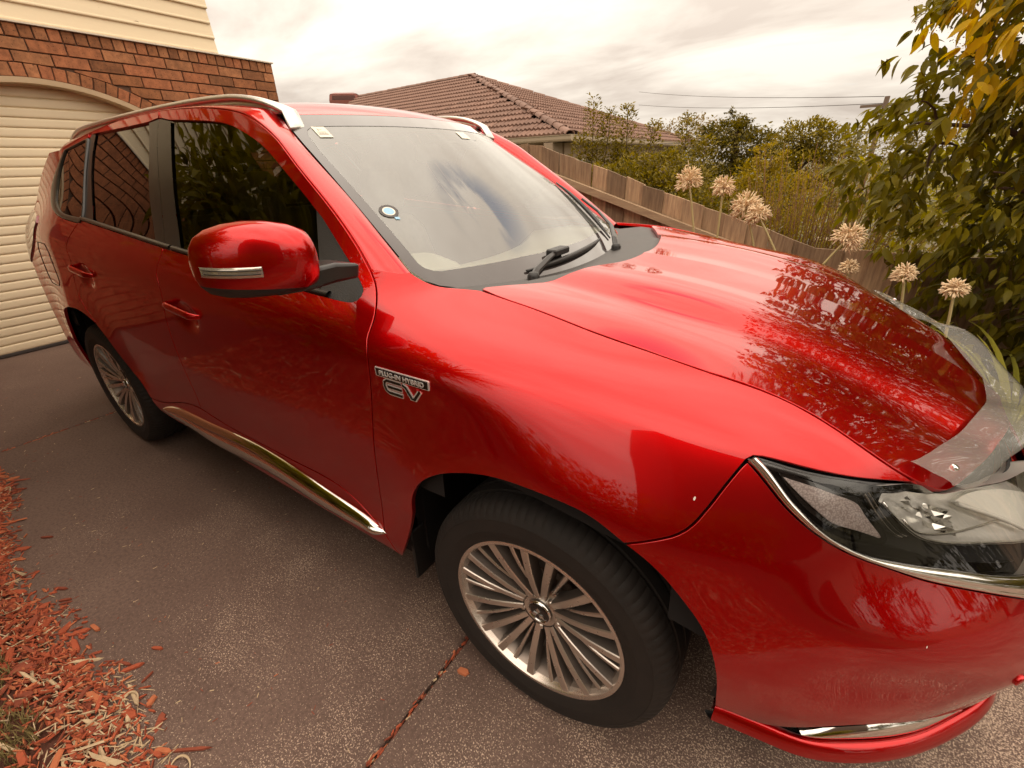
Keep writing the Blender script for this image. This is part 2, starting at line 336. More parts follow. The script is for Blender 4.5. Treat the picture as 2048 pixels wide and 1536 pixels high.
# ---- the brick house with garage ------------------------------------------------------
HX_ = -5.10
def brickmat():
    m = bpy.data.materials.new('brick_clay'); m.use_nodes = True; nt = m.node_tree; b = nt.nodes['Principled BSDF']; L = nt.links; N = nt.nodes
    oi = N.new('ShaderNodeObjectInfo'); r = N.new('ShaderNodeValToRGB'); L.new(oi.outputs['Random'], r.inputs[0])
    cr = r.color_ramp; cr.elements[0].color = (.24, .098, .040, 1); cr.elements[1].color = (.45, .195, .088, 1)
    for p, c in ((.25, (.32, .128, .050)), (.5, (.41, .150, .066)), (.75, (.34, .150, .066))):
        e = cr.elements.new(p); e.color = (*c, 1)
    tc = N.new('ShaderNodeTexCoord'); ad = N.new('ShaderNodeVectorMath'); ad.operation = 'ADD'; cb = N.new('ShaderNodeCombineXYZ'); mu = N.new('ShaderNodeMath'); mu.operation = 'MULTIPLY'; mu.inputs[1].default_value = 60
    L.new(oi.outputs['Random'], mu.inputs[0]); L.new(mu.outputs[0], cb.inputs[0]); L.new(mu.outputs[0], cb.inputs[1]); L.new(tc.outputs['Object'], ad.inputs[0]); L.new(cb.outputs[0], ad.inputs[1])
    n1 = N.new('ShaderNodeTexNoise'); n1.inputs['Scale'].default_value = 18; n1.inputs['Detail'].default_value = 7; n1.inputs['Roughness'].default_value = .7; L.new(ad.outputs[0], n1.inputs['Vector'])
    mx = N.new('ShaderNodeMix'); mx.data_type = 'RGBA'; mx.blend_type = 'MULTIPLY'; mx.inputs['Factor'].default_value = .85
    rr = N.new('ShaderNodeValToRGB'); rr.color_ramp.elements[0].position = .30; rr.color_ramp.elements[0].color = (.45, .40, .36, 1); rr.color_ramp.elements[1].position = .68; rr.color_ramp.elements[1].color = (1.25, 1.2, 1.15, 1); L.new(n1.outputs[0], rr.inputs[0])
    L.new(r.outputs[0], mx.inputs['A']); L.new(rr.outputs[0], mx.inputs['B'])
    n2 = N.new('ShaderNodeTexNoise'); n2.inputs['Scale'].default_value = 110; n2.inputs['Detail'].default_value = 2; L.new(ad.outputs[0], n2.inputs['Vector'])
    r2 = N.new('ShaderNodeValToRGB'); r2.color_ramp.elements[0].position = .30; r2.color_ramp.elements[0].color = (.05, .03, .025, 1); r2.color_ramp.elements[1].position = .38; r2.color_ramp.elements[1].color = (1, 1, 1, 1); L.new(n2.outputs[0], r2.inputs[0])
    m2 = N.new('ShaderNodeMix'); m2.data_type = 'RGBA'; m2.blend_type = 'MULTIPLY'; m2.inputs['Factor'].default_value = .8; L.new(mx.outputs['Result'], m2.inputs['A']); L.new(r2.outputs[0], m2.inputs['B'])
    L.new(m2.outputs['Result'], b.inputs['Base Color']); b.inputs['Roughness'].default_value = .88
    bp = N.new('ShaderNodeBump'); bp.inputs['Strength'].default_value = .5; bp.inputs['Distance'].default_value = .004; L.new(n1.outputs[0], bp.inputs['Height']); L.new(bp.outputs[0], b.inputs['Normal'])
    return m
brick_m = brickmat()
mortar = mat('mortar', (.13, .070, .044), rough=.95, var=.5, vscale=30, bump=.5, bscale=120)
cream = mat('cream_door_steel', (.86, .72, .50), rough=.42, var=.15, vscale=3, spec=.4)
trimm = mat('cream_arch_trim', (.62, .46, .29), rough=.5, var=.3, vscale=6)
def boardmat():
    m = mat('cream_weatherboard', (.84, .70, .48), rough=.6, var=.30, vscale=2.2, col2=(.64, .50, .32), bump=.12, bscale=30, stretch=(1, .25, 1.6))
    nt = m.node_tree; N = nt.nodes; L = nt.links; b = N['Principled BSDF']; src = b.inputs['Base Color'].links[0].from_socket
    tc = N.new('ShaderNodeTexCoord'); mp = N.new('ShaderNodeMapping'); mp.inputs['Scale'].default_value = (1, .9, 3.2); L.new(tc.outputs['Object'], mp.inputs[0])
    oi = N.new('ShaderNodeObjectInfo'); ad = N.new('ShaderNodeVectorMath'); cb = N.new('ShaderNodeCombineXYZ'); mu = N.new('ShaderNodeMath'); mu.operation = 'MULTIPLY'; mu.inputs[1].default_value = 91.
    L.new(oi.outputs['Random'], mu.inputs[0]); L.new(mu.outputs[0], cb.inputs[1]); L.new(mp.outputs[0], ad.inputs[0]); L.new(cb.outputs[0], ad.inputs[1])
    n = N.new('ShaderNodeTexNoise'); n.inputs['Scale'].default_value = 6.5; n.inputs['Detail'].default_value = 9; n.inputs['Roughness'].default_value = .68; L.new(ad.outputs[0], n.inputs['Vector'])
    r = N.new('ShaderNodeValToRGB'); r.color_ramp.elements[0].position = .655; r.color_ramp.elements[0].color = (0, 0, 0, 1); r.color_ramp.elements[1].position = .70; r.color_ramp.elements[1].color = (1, 1, 1, 1); L.new(n.outputs[0], r.inputs[0])
    mx = N.new('ShaderNodeMix'); mx.data_type = 'RGBA'; L.new(r.outputs[0], mx.inputs['Factor']); L.new(src, mx.inputs['A']); mx.inputs['B'].default_value = (.30, .205, .12, 1); L.new(mx.outputs['Result'], b.inputs['Base Color']); return m
board_m = boardmat()
HOUSE = tag(empty('brick_house', (HX_, 0, 0)), 'brown brick garage under cream weatherboards with a cream slatted door', 'house')
AY, AZ, AR = -.07, .514, 1.58         # arch centre, radius to the underside of the trim
DY0, DY1 = -1.27, 1.13
def arch_z(y, r): return AZ+math.sqrt(max(0, r*r-(y-AY)**2))
def local(p): return (p[0]-HX_, p[1], p[2])
def brick_geo(P, d=.10):
    """brick from a face polygon in (y, z): front face at x=+d proud, slightly arrised"""
    c = np.mean(P, 0); n = len(P); P = np.array(P); e = []
    for p in P:
        v = c-p; e.append(p+v/np.linalg.norm(v)*.004)
    V = [(-.012-.0, y, z) for y, z in P]+[(.0075, y, z) for y, z in P]+[(.0105, y, z) for y, z in e]
    F = [(k, (k+1) % n, n+(k+1) % n, n+k) for k in range(n)]+[(n+k, n+(k+1) % n, 2*n+(k+1) % n, 2*n+k) for k in range(n)]+[tuple(range(2*n, 3*n))]
    return V, F
def clip_poly(P, f):
    """keep the part of polygon P where f(p) >= 0 (linear interpolation)"""
    out = []
    for a, b_ in zip(P, P[1:]+P[:1]):
        fa, fb = f(a), f(b_)
        if fa >= 0: out.append(a)
        if (fa >= 0) != (fb >= 0):
            t = fa/(fa-fb); out.append((a[0]+(b_[0]-a[0])*t, a[1]+(b_[1]-a[1])*t))
    return out
bricks = []            # (polygon, jitter)
J = .010
# header-on-edge top course
y = 2.04
while y > -5.5:
    bricks.append([(y-.076, 2.369), (y, 2.369), (y, 2.452), (y-.076, 2.452)]); y -= .086
# stretcher courses
row = 0; z1 = 2.359
RO = AR+.012+.090
while z1 > .05:
    z0 = z1-.076; y = 2.04+(.0 if row % 2 else -.0); off = .115 if row % 2 == 0 else .23; y1 = 2.04; first = True
    while y1 > -5.5:
        y0 = y1-(off if first else .230); first = False
        P = [(y0, z0), (y1, z0), (y1, z1), (y0, z1)]
        spring = arch_z(DY1, RO)
        if z1 > 1.3:
            q = clip_poly(P, lambda p: math.hypot(p[0]-AY, p[1]-AZ)-RO-.008 if p[1] > AZ else 1) if (y0 < DY1+.2 and y1 > DY0-.2) else P
            # under the arch band nothing
            cyy = (y0+y1)/2
            if y0 < DY1+.12 and y1 > DY0-.12 and math.hypot(cyy-AY, (z0+z1)/2-AZ) < RO-.03 and (z0+z1)/2 > arch_z(DY1, AR)-.3: q = []
            if q and DY0 < cyy < DY1 and (z0+z1)/2 < arch_z(cyy, RO): q = q if len(q) > 2 and min(p[1] for p in q) > arch_z(cyy, AR) else []
        else:
            q = P
            if y1 > DY0 and y0 < DY1: q = clip_poly(clip_poly(P, lambda p: p[0]-DY1), lambda p: 1) if y1 > DY1 else (clip_poly(P, lambda p: DY0-p[0]) if y0 < DY0 else [])
        if len(q) >= 3:
            ar = .5*abs(sum(a[0]*b_[1]-b_[0]*a[1] for a, b_ in zip(q, q[1:]+q[:1])))
            if ar > .0008: bricks.append(q)
        y1 = y0-J
    z1 -= .086; row += 1
# arch of bricks on edge
th = math.asin((DY1-AY)/AR)
na = 34
for k in range(na):
    a0 = -th+2*th*k/na+.0028; a1 = -th+2*th*(k+1)/na-.0028
    bricks.append([(AY+(AR+.012)*math.sin(a0), AZ+(AR+.012)*math.cos(a0)), (AY+(AR+.012)*math.sin(a1), AZ+(AR+.012)*math.cos(a1)), (AY+RO*math.sin(a1), AZ+RO*math.cos(a1)), (AY+RO*math.sin(a0), AZ+RO*math.cos(a0))])
def ccw(P):
    return P if sum(a[0]*b_[1]-b_[0]*a[1] for a, b_ in zip(P, P[1:]+P[:1])) > 0 else P[::-1]
vis = []; rest = []
for P in bricks:
    c = np.mean(P, 0); (vis if c[1] > 1.88 and c[0] > -.55 else rest).append(P)
cache = {}
for P in vis:
    P = ccw(P); c = np.mean(P, 0); Q = [(round(p[0]-c[0], 4), round(p[1]-c[1], 4)) for p in P]; key = tuple(Q)
    if key not in cache:
        V, F = brick_geo(Q); o = mesh('brick', V, F, brick_m, HOUSE, False); cache[key] = o
    else: o = dup(cache[key], HOUSE)
    o.location = (rng.uniform(-.0015, .002), c[0], c[1]); o.rotation_euler = (rng.normal(0, .004), rng.normal(0, .01), rng.normal(0, .008))
V = []; F = []
for P in rest:
    v, f = brick_geo(ccw(P)); b_ = len(V); V += v; F += [tuple(i+b_ for i in q) for q in f]
kind(mesh('lower_brickwork', V, F, brick_m, HOUSE, False), 'stuff')
# mortar backing with the arched opening
def wall_outline():
    P = [(2.045, 0), (2.045, 2.454), (-5.5, 2.454), (-5.5, 0), (DY0, 0), (DY0, arch_z(DY0, AR+.01))]
    P += [(AY+(AR+.01)*math.sin(a), AZ+(AR+.01)*math.cos(a)) for a in np.linspace(-th, th, 40)[1:-1]]
    return P+[(DY1, arch_z(DY1, AR+.01)), (DY1, 0)]
po = wall_outline(); n = len(po)
res = delaunay_2d_cdt([Vector(p) for p in po], [(i, (i+1) % n) for i in range(n)], [], 1, 1e-6)
V = [(-.004, v[0], v[1]) for v in res[0]]; m_ = len(V); V += [(-.23, v[0], v[1]) for v in res[0]]
F = [tuple(f) for f in res[2]]; F += [tuple(i+m_ for i in f)[::-1] for f in F]; F += [(k, (k+1) % n, m_+(k+1) % n, m_+k) for k in range(n)]
fixn(mesh('mortar', V, F, mortar, HOUSE, False))
# arch trim strip
A_n = 48; aa = np.linspace(-th-.01, th+.01, A_n); rows = []
for r, x in ((AR-.028, .006), (AR+.010, .012), (AR+.010, -.16), (AR-.028, -.16)): rows.append([(x, AY+r*math.sin(a), AZ+r*math.cos(a)) for a in aa])
rows.append(rows[0]); strip_v = np.concatenate(rows); F = [(i*A_n+k, i*A_n+k+1, (i+1)*A_n+k+1, (i+1)*A_n+k) for i in range(4) for k in range(A_n-1)]
fixn(mesh('arch_trim', strip_v, F, trimm, HOUSE, False))
for yy in (DY0-.0, DY1-.035): MB().box((-.16, yy, 0), (.012, yy+.035, arch_z(DY1, AR)-.01)).obj('door_jamb', trimm, HOUSE)
# roller door: horizontal slats
DOOR = empty('garage_door', (-.15, 0, 0), HOUSE)
prof = [(-.004, .0), (.006, .0015), (.0095, .005), (.0105, .020), (.0105, .050), (.0095, .0635), (.006, .0672), (-.004, .0685), (-.004, .0725)]
sl0 = None
for k in range(31):
    if sl0 is None:
        V = [(x, y_, z) for y_ in (DY0-.02, DY1+.02) for x, z in prof]; m_ = len(prof); F = [(i, m_+i, m_+i+1, i+1) for i in range(m_-1)]
        sl0 = fixn(mesh('door_slat', V, F, cream, DOOR, True)); s_ = sl0
        for p_ in s_.data.polygons:
            pass
    else: s_ = dup(sl0, DOOR)
    s_.location = (rng.normal(0, .0008), 0, .030+.0722*k); 
MB().bbox((-.012, DY0, .004), (.014, DY1, .030), .004).obj('bottom_rail', black_rail := mat('door_bottom_rubber', (.05, .04, .035), rough=.7), DOOR)
MB().box((-.6, DY0-.1, 0), (-.24, DY1+.1, 2.3)).obj('door_void', mat('garage_inside', (.01, .008, .007)), HOUSE)
# flashing between brick and boards, then weatherboards
MB().bbox((-.02, -5.5, 2.455), (.030, 2.055, 2.468), .002).obj('flashing', mat('pale_flashing', (.62, .54, .44), rough=.4), HOUSE)
bp_ = [(-.012, -.004), (.022, -.004), (.025, .002), (.0245, .010), (.020, .018), (.006, .128), (-.012, .128)]
wb0 = None
for k in range(26):
    if wb0 is None:
        m_ = len(bp_); V = [(x, y_, z) for y_ in (-5.5, 1.487) for x, z in bp_]; F = [(i, (i+1) % m_, m_+(i+1) % m_, m_+i) for i in range(m_)]+[tuple(range(m_))[::-1], tuple(range(m_, 2*m_))]
        wb0 = fixn(mesh('weatherboard', V, F, board_m, HOUSE, False)); o = wb0
    else: o = dup(wb0, HOUSE)
    o.location = (-.02+rng.normal(0, .001), rng.uniform(-.006, .004), 2.474+.1205*k)
MB().box((-6, -5.5, 2.46), (-.034, 1.475, 5.6)).obj('upper_wall', board_m, HOUSE)
MB().box((-6, 1.9, 0), (-.235, 2.03, 2.44)).obj('side_wall', mortar, HOUSE)
# eaves over the boards
MB().box((-6.5, -6.0, 5.6), (.5, 2.0, 5.75)).obj('eaves', trimm, HOUSE)
# ---- paling fence between the plots ---------------------------------------------------
wood = mat('weathered_pine', (.54, .37, .22), rough=.9, var=.95, vscale=9, col2=(.22, .13, .08), bump=.35, bscale=26, stretch=(6, 6, .55), obj_var=.42)
wood2 = mat('rail_pine', (.50, .36, .22), rough=.9, var=.8, vscale=5, col2=(.30, .19, .12), bump=.3, bscale=26, stretch=(.5, 6, 6))
FENCE = tag(empty('paling_fence', (0, 2.05, 0)), 'weathered timber paling fence sloping down behind the bonnet', 'fence')
def ftop(x): return 1.54 if x < -1.70 else max(.868, 1.54-.3225*(x+1.70))
x = -6.0; k = 0
while x < 6.2:
    w = .148+rng.normal(0, .003); t0 = ftop(x)+rng.normal(0, .004); t1 = ftop(x+w)+rng.normal(0, .004); pr_ = .008 if k % 2 else -.011
    mb = MB(); y0 = pr_+rng.normal(0, .002); V = [(0, y0, -.1), (w, y0, -.1), (w, y0+.016, -.1), (0, y0+.016, -.1), (0, y0, t0), (w, y0, t1), (w, y0+.016, t1), (0, y0+.016, t0)]
    mb.add(V, [(3, 2, 1, 0), (4, 5, 6, 7), (0, 1, 5, 4), (1, 2, 6, 5), (2, 3, 7, 6), (3, 0, 4, 7)])
    o = mb.obj('paling', wood, FENCE); o.location = (x, 0, 0); o.rotation_euler = (0, rng.normal(0, .006), rng.normal(0, .01))
    x += w-.004+rng.normal(0, .001); k += 1
def rail_(x0, z0, x1, z1, h=.052, y0=-.058, y1=-.012):
    mb = MB(); V = [(x0, y0, z0-h), (x1, y0, z1-h), (x1, y1, z1-h), (x0, y1, z0-h), (x0, y0, z0), (x1, y0, z1), (x1, y1, z1), (x0, y1, z0)]
    mb.add(V, [(3, 2, 1, 0), (4, 5, 6, 7), (0, 1, 5, 4), (1, 2, 6, 5), (2, 3, 7, 6), (3, 0, 4, 7)]); mb.obj('rail', wood2, FENCE)
rail_(-1.78, 1.408, .46, .700); rail_(-6, 1.40, -1.76, 1.40); rail_(-6, .36, .44, .36, .07); rail_(.53, .46, 6.2, .46, .075); 
for px, pz in ((-4.5, 1.35), (-1.84, 1.44), (.485, .515), (2.9, .55), (5.3, .55)):
    MB().bbox((px-.045, -.13, -.1), (px+.045, -.015, pz), .004).obj('post', wood2, FENCE)
# ---- vegetation ----------------------------------------------------------------------
def leafmat(name, c1, c2, rough=.42, tr=.30, ov=.0):
    m = bpy.data.materials.new(name); m.use_nodes = True; nt = m.node_tree; b = nt.nodes['Principled BSDF']; L = nt.links; N = nt.nodes
    at = N.new('ShaderNodeAttribute'); at.attribute_name = 'tint'; oi = N.new('ShaderNodeObjectInfo')
    s = N.new('ShaderNodeMath'); s.operation = 'ADD'; L.new(at.outputs['Fac'], s.inputs[0]); k = N.new('ShaderNodeMath'); k.operation = 'MULTIPLY'; k.inputs[1].default_value = ov; L.new(oi.outputs['Random'], k.inputs[0]); L.new(k.outputs[0], s.inputs[1])
    r = N.new('ShaderNodeValToRGB'); r.color_ramp.elements[0].color = (*c1, 1); r.color_ramp.elements[1].color = (*c2, 1); L.new(s.outputs[0], r.inputs[0]); L.new(r.outputs[0], b.inputs['Base Color'])
    b.inputs['Roughness'].default_value = rough; b.inputs['Specular IOR Level'].default_value = .22
    t = N.new('ShaderNodeBsdfTranslucent'); mx = N.new('ShaderNodeMixShader'); mx.inputs[0].default_value = tr
    hs = N.new('ShaderNodeHueSaturation'); hs.inputs['Value'].default_value = 1.5; hs.inputs['Saturation'].default_value = 1.15; L.new(r.outputs[0], hs.inputs['Color']); L.new(hs.outputs[0], t.inputs[0])
    L.new(b.outputs[0], mx.inputs[1]); L.new(t.outputs[0], mx.inputs[2]); L.new(mx.outputs[0], N['Material Output'].inputs[0]); return m
def leaf_shape(k=5, wid=.36, fold=.10, droop=.30):
    """unit leaf along +x: returns verts, faces"""
    V = []; F = []
    for i in range(k+1):
        t = i/k; w = wid*.5*math.sin(math.pi*min(1, t**.8*.97+.015))**.9 if 0 < i < k else .004
        zc = -droop*t*t
        V += [(t, -w, zc+fold*w*3), (t, 0, zc), (t, w, zc+fold*w*3)]
    for i in range(k):
        for s in (0, 1): a = 3*i+s; F.append((a, a+3, a+4, a+1))
    return np.array(V), F
def frames(D, roll):
    """orthonormal frames with x along D"""
    D = D/np.maximum(np.linalg.norm(D, axis=1), 1e-9)[:, None]; up = np.tile([0, 0, 1.], (len(D), 1)); s = np.cross(up, D); bad = np.linalg.norm(s, axis=1) < 1e-3; s[bad] = [1, 0, 0]
    s /= np.linalg.norm(s, axis=1)[:, None]; u = np.cross(D, s); c, d = np.cos(roll)[:, None], np.sin(roll)[:, None]
    return D, s*c+u*d, u*c-s*d
def leafcloud(name, P, D, size, shape, mt, parent=None, tint=None, roll=None):
    n = len(P); V0, F0 = shape; roll = rng.normal(0, .5, n) if roll is None else roll; X, Y, Z = frames(D, roll)
    V = (V0[None, :, 0, None]*X[:, None]+V0[None, :, 1, None]*Y[:, None]+V0[None, :, 2, None]*Z[:, None])*size[:, None, None]+P[:, None]
    m = len(V0); F = (np.array(F0)[None]+(np.arange(n)*m)[:, None, None]).reshape(-1, len(F0[0]))
    me = bpy.data.meshes.new(name); me.vertices.add(n*m); me.vertices.foreach_set('co', V.reshape(-1)); q = F.shape[1]
    me.loops.add(F.size); me.loops.foreach_set('vertex_index', F.reshape(-1)); me.polygons.add(len(F)); me.polygons.foreach_set('loop_start', np.arange(len(F))*q); me.polygons.foreach_set('loop_total', np.full(len(F), q)); me.polygons.foreach_set('use_smooth', [True]*len(F))
    me.materials.append(mt); me.update(); me.validate()
    a = me.attributes.new('tint', 'FLOAT', 'POINT'); tv = rng.random(n)*.55 if tint is None else tint; a.data.foreach_set('value', np.repeat(tv, m).astype(np.float32))
    o = bpy.data.objects.new(name, me); COL.objects.link(o)
    if parent: o.parent = parent
    return o
def blobpts(blobs, n, shell=.55, clump=0, seed=None):
    """points in ellipsoid blobs, biased outward and gathered in clumps; returns points, outward"""
    w = np.array([b[3]*b[4]*b[5] for b in blobs])**.75; w /= w.sum(); idx = rng.choice(len(blobs), n, p=w); B = np.array(blobs)[idx]
    d = rng.normal(size=(n, 3)); d /= np.linalg.norm(d, axis=1)[:, None]; r = (1-rng.random(n)**1.6*shell)
    P = B[:, :3]+d*B[:, 3:6]*r[:, None]
    if clump:
        nc = max(8, n//clump); C_ = P[:nc]; Do = d[:nc]; k = rng.integers(0, nc, n); cs = B[:nc, 3:6].mean(1)*.16
        P = C_[k]+rng.normal(size=(n, 3))*cs[k][:, None]*[1, 1, .6]; d = Do[k]+rng.normal(size=(n, 3))*.5
    return P, d
bark_t = mat('tree_bark', (.12, .07, .045), rough=.9, var=.6, vscale=14, bump=.5, bscale=40)
def limbs(name, segs, mt, parent):
    mb = MB()
    for P, r0, r1 in segs: mb.tube(P, [r0+(r1-r0)*i/(len(P)-1) for i in range(len(P))], 8)
    return mb.obj(name, mt, parent, True)
def bez(a, b_, sag=.1, n=7):
    a = np.array(a, float); b_ = np.array(b_, float); return [tuple(a+(b_-a)*t+np.array([0, 0, sag*4*t*(1-t)])+rng.normal(0, .012, 3)*math.sin(math.pi*t)) for t in np.linspace(0, 1, n)]
# -- broadleaf tree by the fence, right of the bonnet
broad = leafmat('broad_leaf', (.046, .044, .004), (.36, .285, .012), .50, .38, ov=.45)
broad_y = leafmat('yellow_leaf', (.40, .27, .006), (.66, .43, .014), .5, .45, ov=.4)
TREE = tag(empty('broadleaf_tree', (1.75, 1.62, 0)), 'large leafy tree with drooping leaves, some yellow, overhanging the fence', 'tree')
TL = np.array([1.75, 1.62, 0])
trunk = [bez((1.75, 1.62, 0), (1.70, 1.66, .9), 0), bez((1.70, 1.66, .9), (1.75, 1.75, 2.2), .05)]
trunk = [[tuple(np.array(p)-TL) for p in s] for s in trunk]
limbs('trunk', [(trunk[0], .075, .06), (trunk[1], .06, .03)], bark_t, TREE)
blobs = [(1.55, 1.75, 2.25, .85, .65, .75), (1.05, 1.85, 1.75, .55, .45, .45), (.80, 1.95, 1.45, .42, .32, .34), (1.20, 1.70, 1.15, .55, .42, .45), (1.75, 1.55, 1.30, .70, .60, .60), (1.5, 1.75, .62, .62, .42, .45), (1.95, 1.35, .65, .6, .5, .5), (1.0, 2.0, 2.25, .40, .35, .42), (2.3, 1.5, 2.2, .9, .7, .9), (2.5, 1.3, 1.2, .7, .6, .7), (.58, 2.0, 1.27, .24, .22, .18), (1.15, 1.95, .95, .42, .22, .30), (1.55, 1.6, 3.0, .9, .7, .6)]
br = []
for bx, by, bz, rx, ry, rz in blobs[:8]:
    br.append(([tuple(np.array(p)-TL) for p in bez((1.70, 1.66, min(1.7, bz*.7)), (bx-.3*rx, by, bz+.1), .12)], .026, .006))
    for _ in range(3): 
        e = np.array([bx, by, bz])+rng.normal(0, .5, 3)*[rx, ry, rz]; br.append(([tuple(np.array(p)-TL) for p in bez((bx, by, bz), e, .05, 5)], .008, .003))
limbs('branch', br, bark_t, TREE)
shp = [leaf_shape(5, .38, .10, .34), leaf_shape(5, .34, .16, .5), leaf_shape(5, .42, .06, .22)]
def twigleaves(blobs, ntw, per):
    """short twigs carrying leaves that hang outward and down"""
    P, d = blobpts(blobs, ntw, .75); out = []; od = []
    for k in range(per):
        t = rng.random(ntw); a = rng.uniform(0, 6.28, ntw); side = np.stack([np.cos(a), np.sin(a), np.zeros(ntw)], 1)
        out.append(P+d*t[:, None]*.10+rng.normal(0, .012, (ntw, 3))); od.append(d*.55+side*.75+np.array([0, 0, -.55])+rng.normal(0, .18, (ntw, 3)))
    return np.concatenate(out), np.concatenate(od)
P, Dd = twigleaves(blobs, 3600, 6)
size = rng.uniform(.048, .098, len(P)); tv = np.clip(rng.random(len(P))*.5+.28*(P[:, 2] > 1.9)*rng.random(len(P))+.10*(P[:, 0] < 1.0), 0, 1)  # upper leaves tinted lighter: their sunlit tone is put into the colour
camp = np.array(camo.matrix_world.translation); camM = np.array(camo.matrix_world.inverted())
pc = (np.c_[P, np.ones(len(P))] @ camM.T)[:, :3]; dist = -pc[:, 2]
# nearest leaves become single parts, the rest one mass
inview = (dist > .2) & (np.abs(pc[:, 0]/dist) < 1.08*18/cam.lens) & (np.abs(pc[:, 1]/dist) < .79*18/cam.lens)
score = np.where(inview, size/np.maximum(dist, .1), 0); near = np.argsort(-score)[:235]; isn = np.zeros(len(P), bool); isn[near] = True
kind(leafcloud('foliage', P[~isn]-TL, Dd[~isn], size[~isn], shp[0], broad, TREE, tv[~isn]), 'stuff')
lm_ = []
for s_ in shp:
    o = leafcloud('leaf', np.zeros((1, 3)), np.array([[1., 0, 0]]), np.array([1.]), s_, broad, None, np.array([.18]), np.zeros(1)); lm_.append(o.data); bpy.data.objects.remove(o)
def setleaf(P, D, size, me, parent, origin, nm='leaf'):
    X, Y, Z = frames(D, rng.normal(0, .5, len(P)))
    for i in range(len(P)):
        o = bpy.data.objects.new(nm, me[i % len(me)]); COL.objects.link(o); o.parent = parent
        M = Matrix([[*(X[i][r], Y[i][r], Z[i][r]), 0] for r in range(3)]+[[0, 0, 0, 1]]); M = M @ Matrix.Diagonal((size[i], size[i], size[i], 1)); M.translation = Vector(P[i]-origin); o.matrix_local = M
setleaf(P[isn], Dd[isn], size[isn], lm_, TREE, TL)
# yellow leaves at the top right
yb = [(.95, 1.45, 1.98, .24, .22, .24), (1.12, 1.35, 1.80, .22, .2, .2), (.80, 1.5, 1.72, .13, .14, .13), (.72, 1.6, 2.1, .2, .2, .2)]
Py, Dy = twigleaves(yb, 80, 5); sy_ = rng.uniform(.055, .095, len(Py)); lmy = []
for s_ in shp[:2]:
    o = leafcloud('leaf', np.zeros((1, 3)), np.array([[1., 0, 0]]), np.array([1.]), s_, broad_y, None, np.array([.2]), np.zeros(1)); lmy.append(o.data); bpy.data.objects.remove(o)
setleaf(Py[:60], Dy[:60], sy_[:60], lmy, TREE, TL)
kind(leafcloud('yellow_foliage', Py[60:]-TL, Dy[60:], sy_[60:], shp[0], broad_y, TREE), 'stuff')
# rusty flower sprays in the crown
Ps, ds = blobpts([(.72, 2.0, 2.12, .20, .18, .20), (.86, 1.95, 1.86, .16, .12, .12)], 1300, .9, 14)
kind(leafcloud('flower_spray', Ps-TL, ds, rng.uniform(.006, .013, len(Ps)), (np.array([(0, 0, 0), (.5, -.45, .1), (1, 0, 0), (.5, .45, .1)]), [(0, 1, 2, 3)]), mat('dry_flower', (.30, .12, .06), rough=.9), TREE), 'stuff')
# -- dried agapanthus heads on bent stalks along the far side of the car
stalk = mat('green_stalk', (.52, .45, .20), rough=.55, var=.4, vscale=8, col2=(.42, .30, .16)); husk = mat('dry_husk', (.86, .67, .43), rough=.8, var=.5, vscale=30, col2=(.62, .42, .24)); strap_m = leafmat('strap_leaf', (.17, .17, .02), (.40, .36, .05), .4, .25, ov=.3)
AG = [((-.14, 1.45, .15), (-.335, 1.5, 1.285), .092, 'tallest dried agapanthus head, leftmost, with a sprig on its crown'),
      ((-.09, 1.42, .12), (-.125, 1.42, 1.255), .080, 'dried agapanthus head on a straight upright green stalk'),
      ((.27, 1.42, .10), (.0, 1.5, 1.15), .098, 'shaggy dried agapanthus head touching the one on its right'),
      ((.52, 1.38, .10), (.08, 1.42, 1.115), .088, 'dried agapanthus head on a long stalk bent far to the left'),
      ((.18, 1.30, .10), (.51, 1.3, 1.035), .090, 'dried agapanthus head on a stalk leaning to the right over the fence'),
      ((.62, 1.52, .10), (.56, 1.55, .85), .058, 'small brown dried agapanthus head in front of the low fence'),
      ((.86, 1.18, .10), (.755, 1.18, .905), .058, 'round pale dried agapanthus head above the bonnet edge'),
      ((1.0, 1.05, .10), (.915, 1.05, .885), .058, 'rightmost dried agapanthus head against the dark tree')]
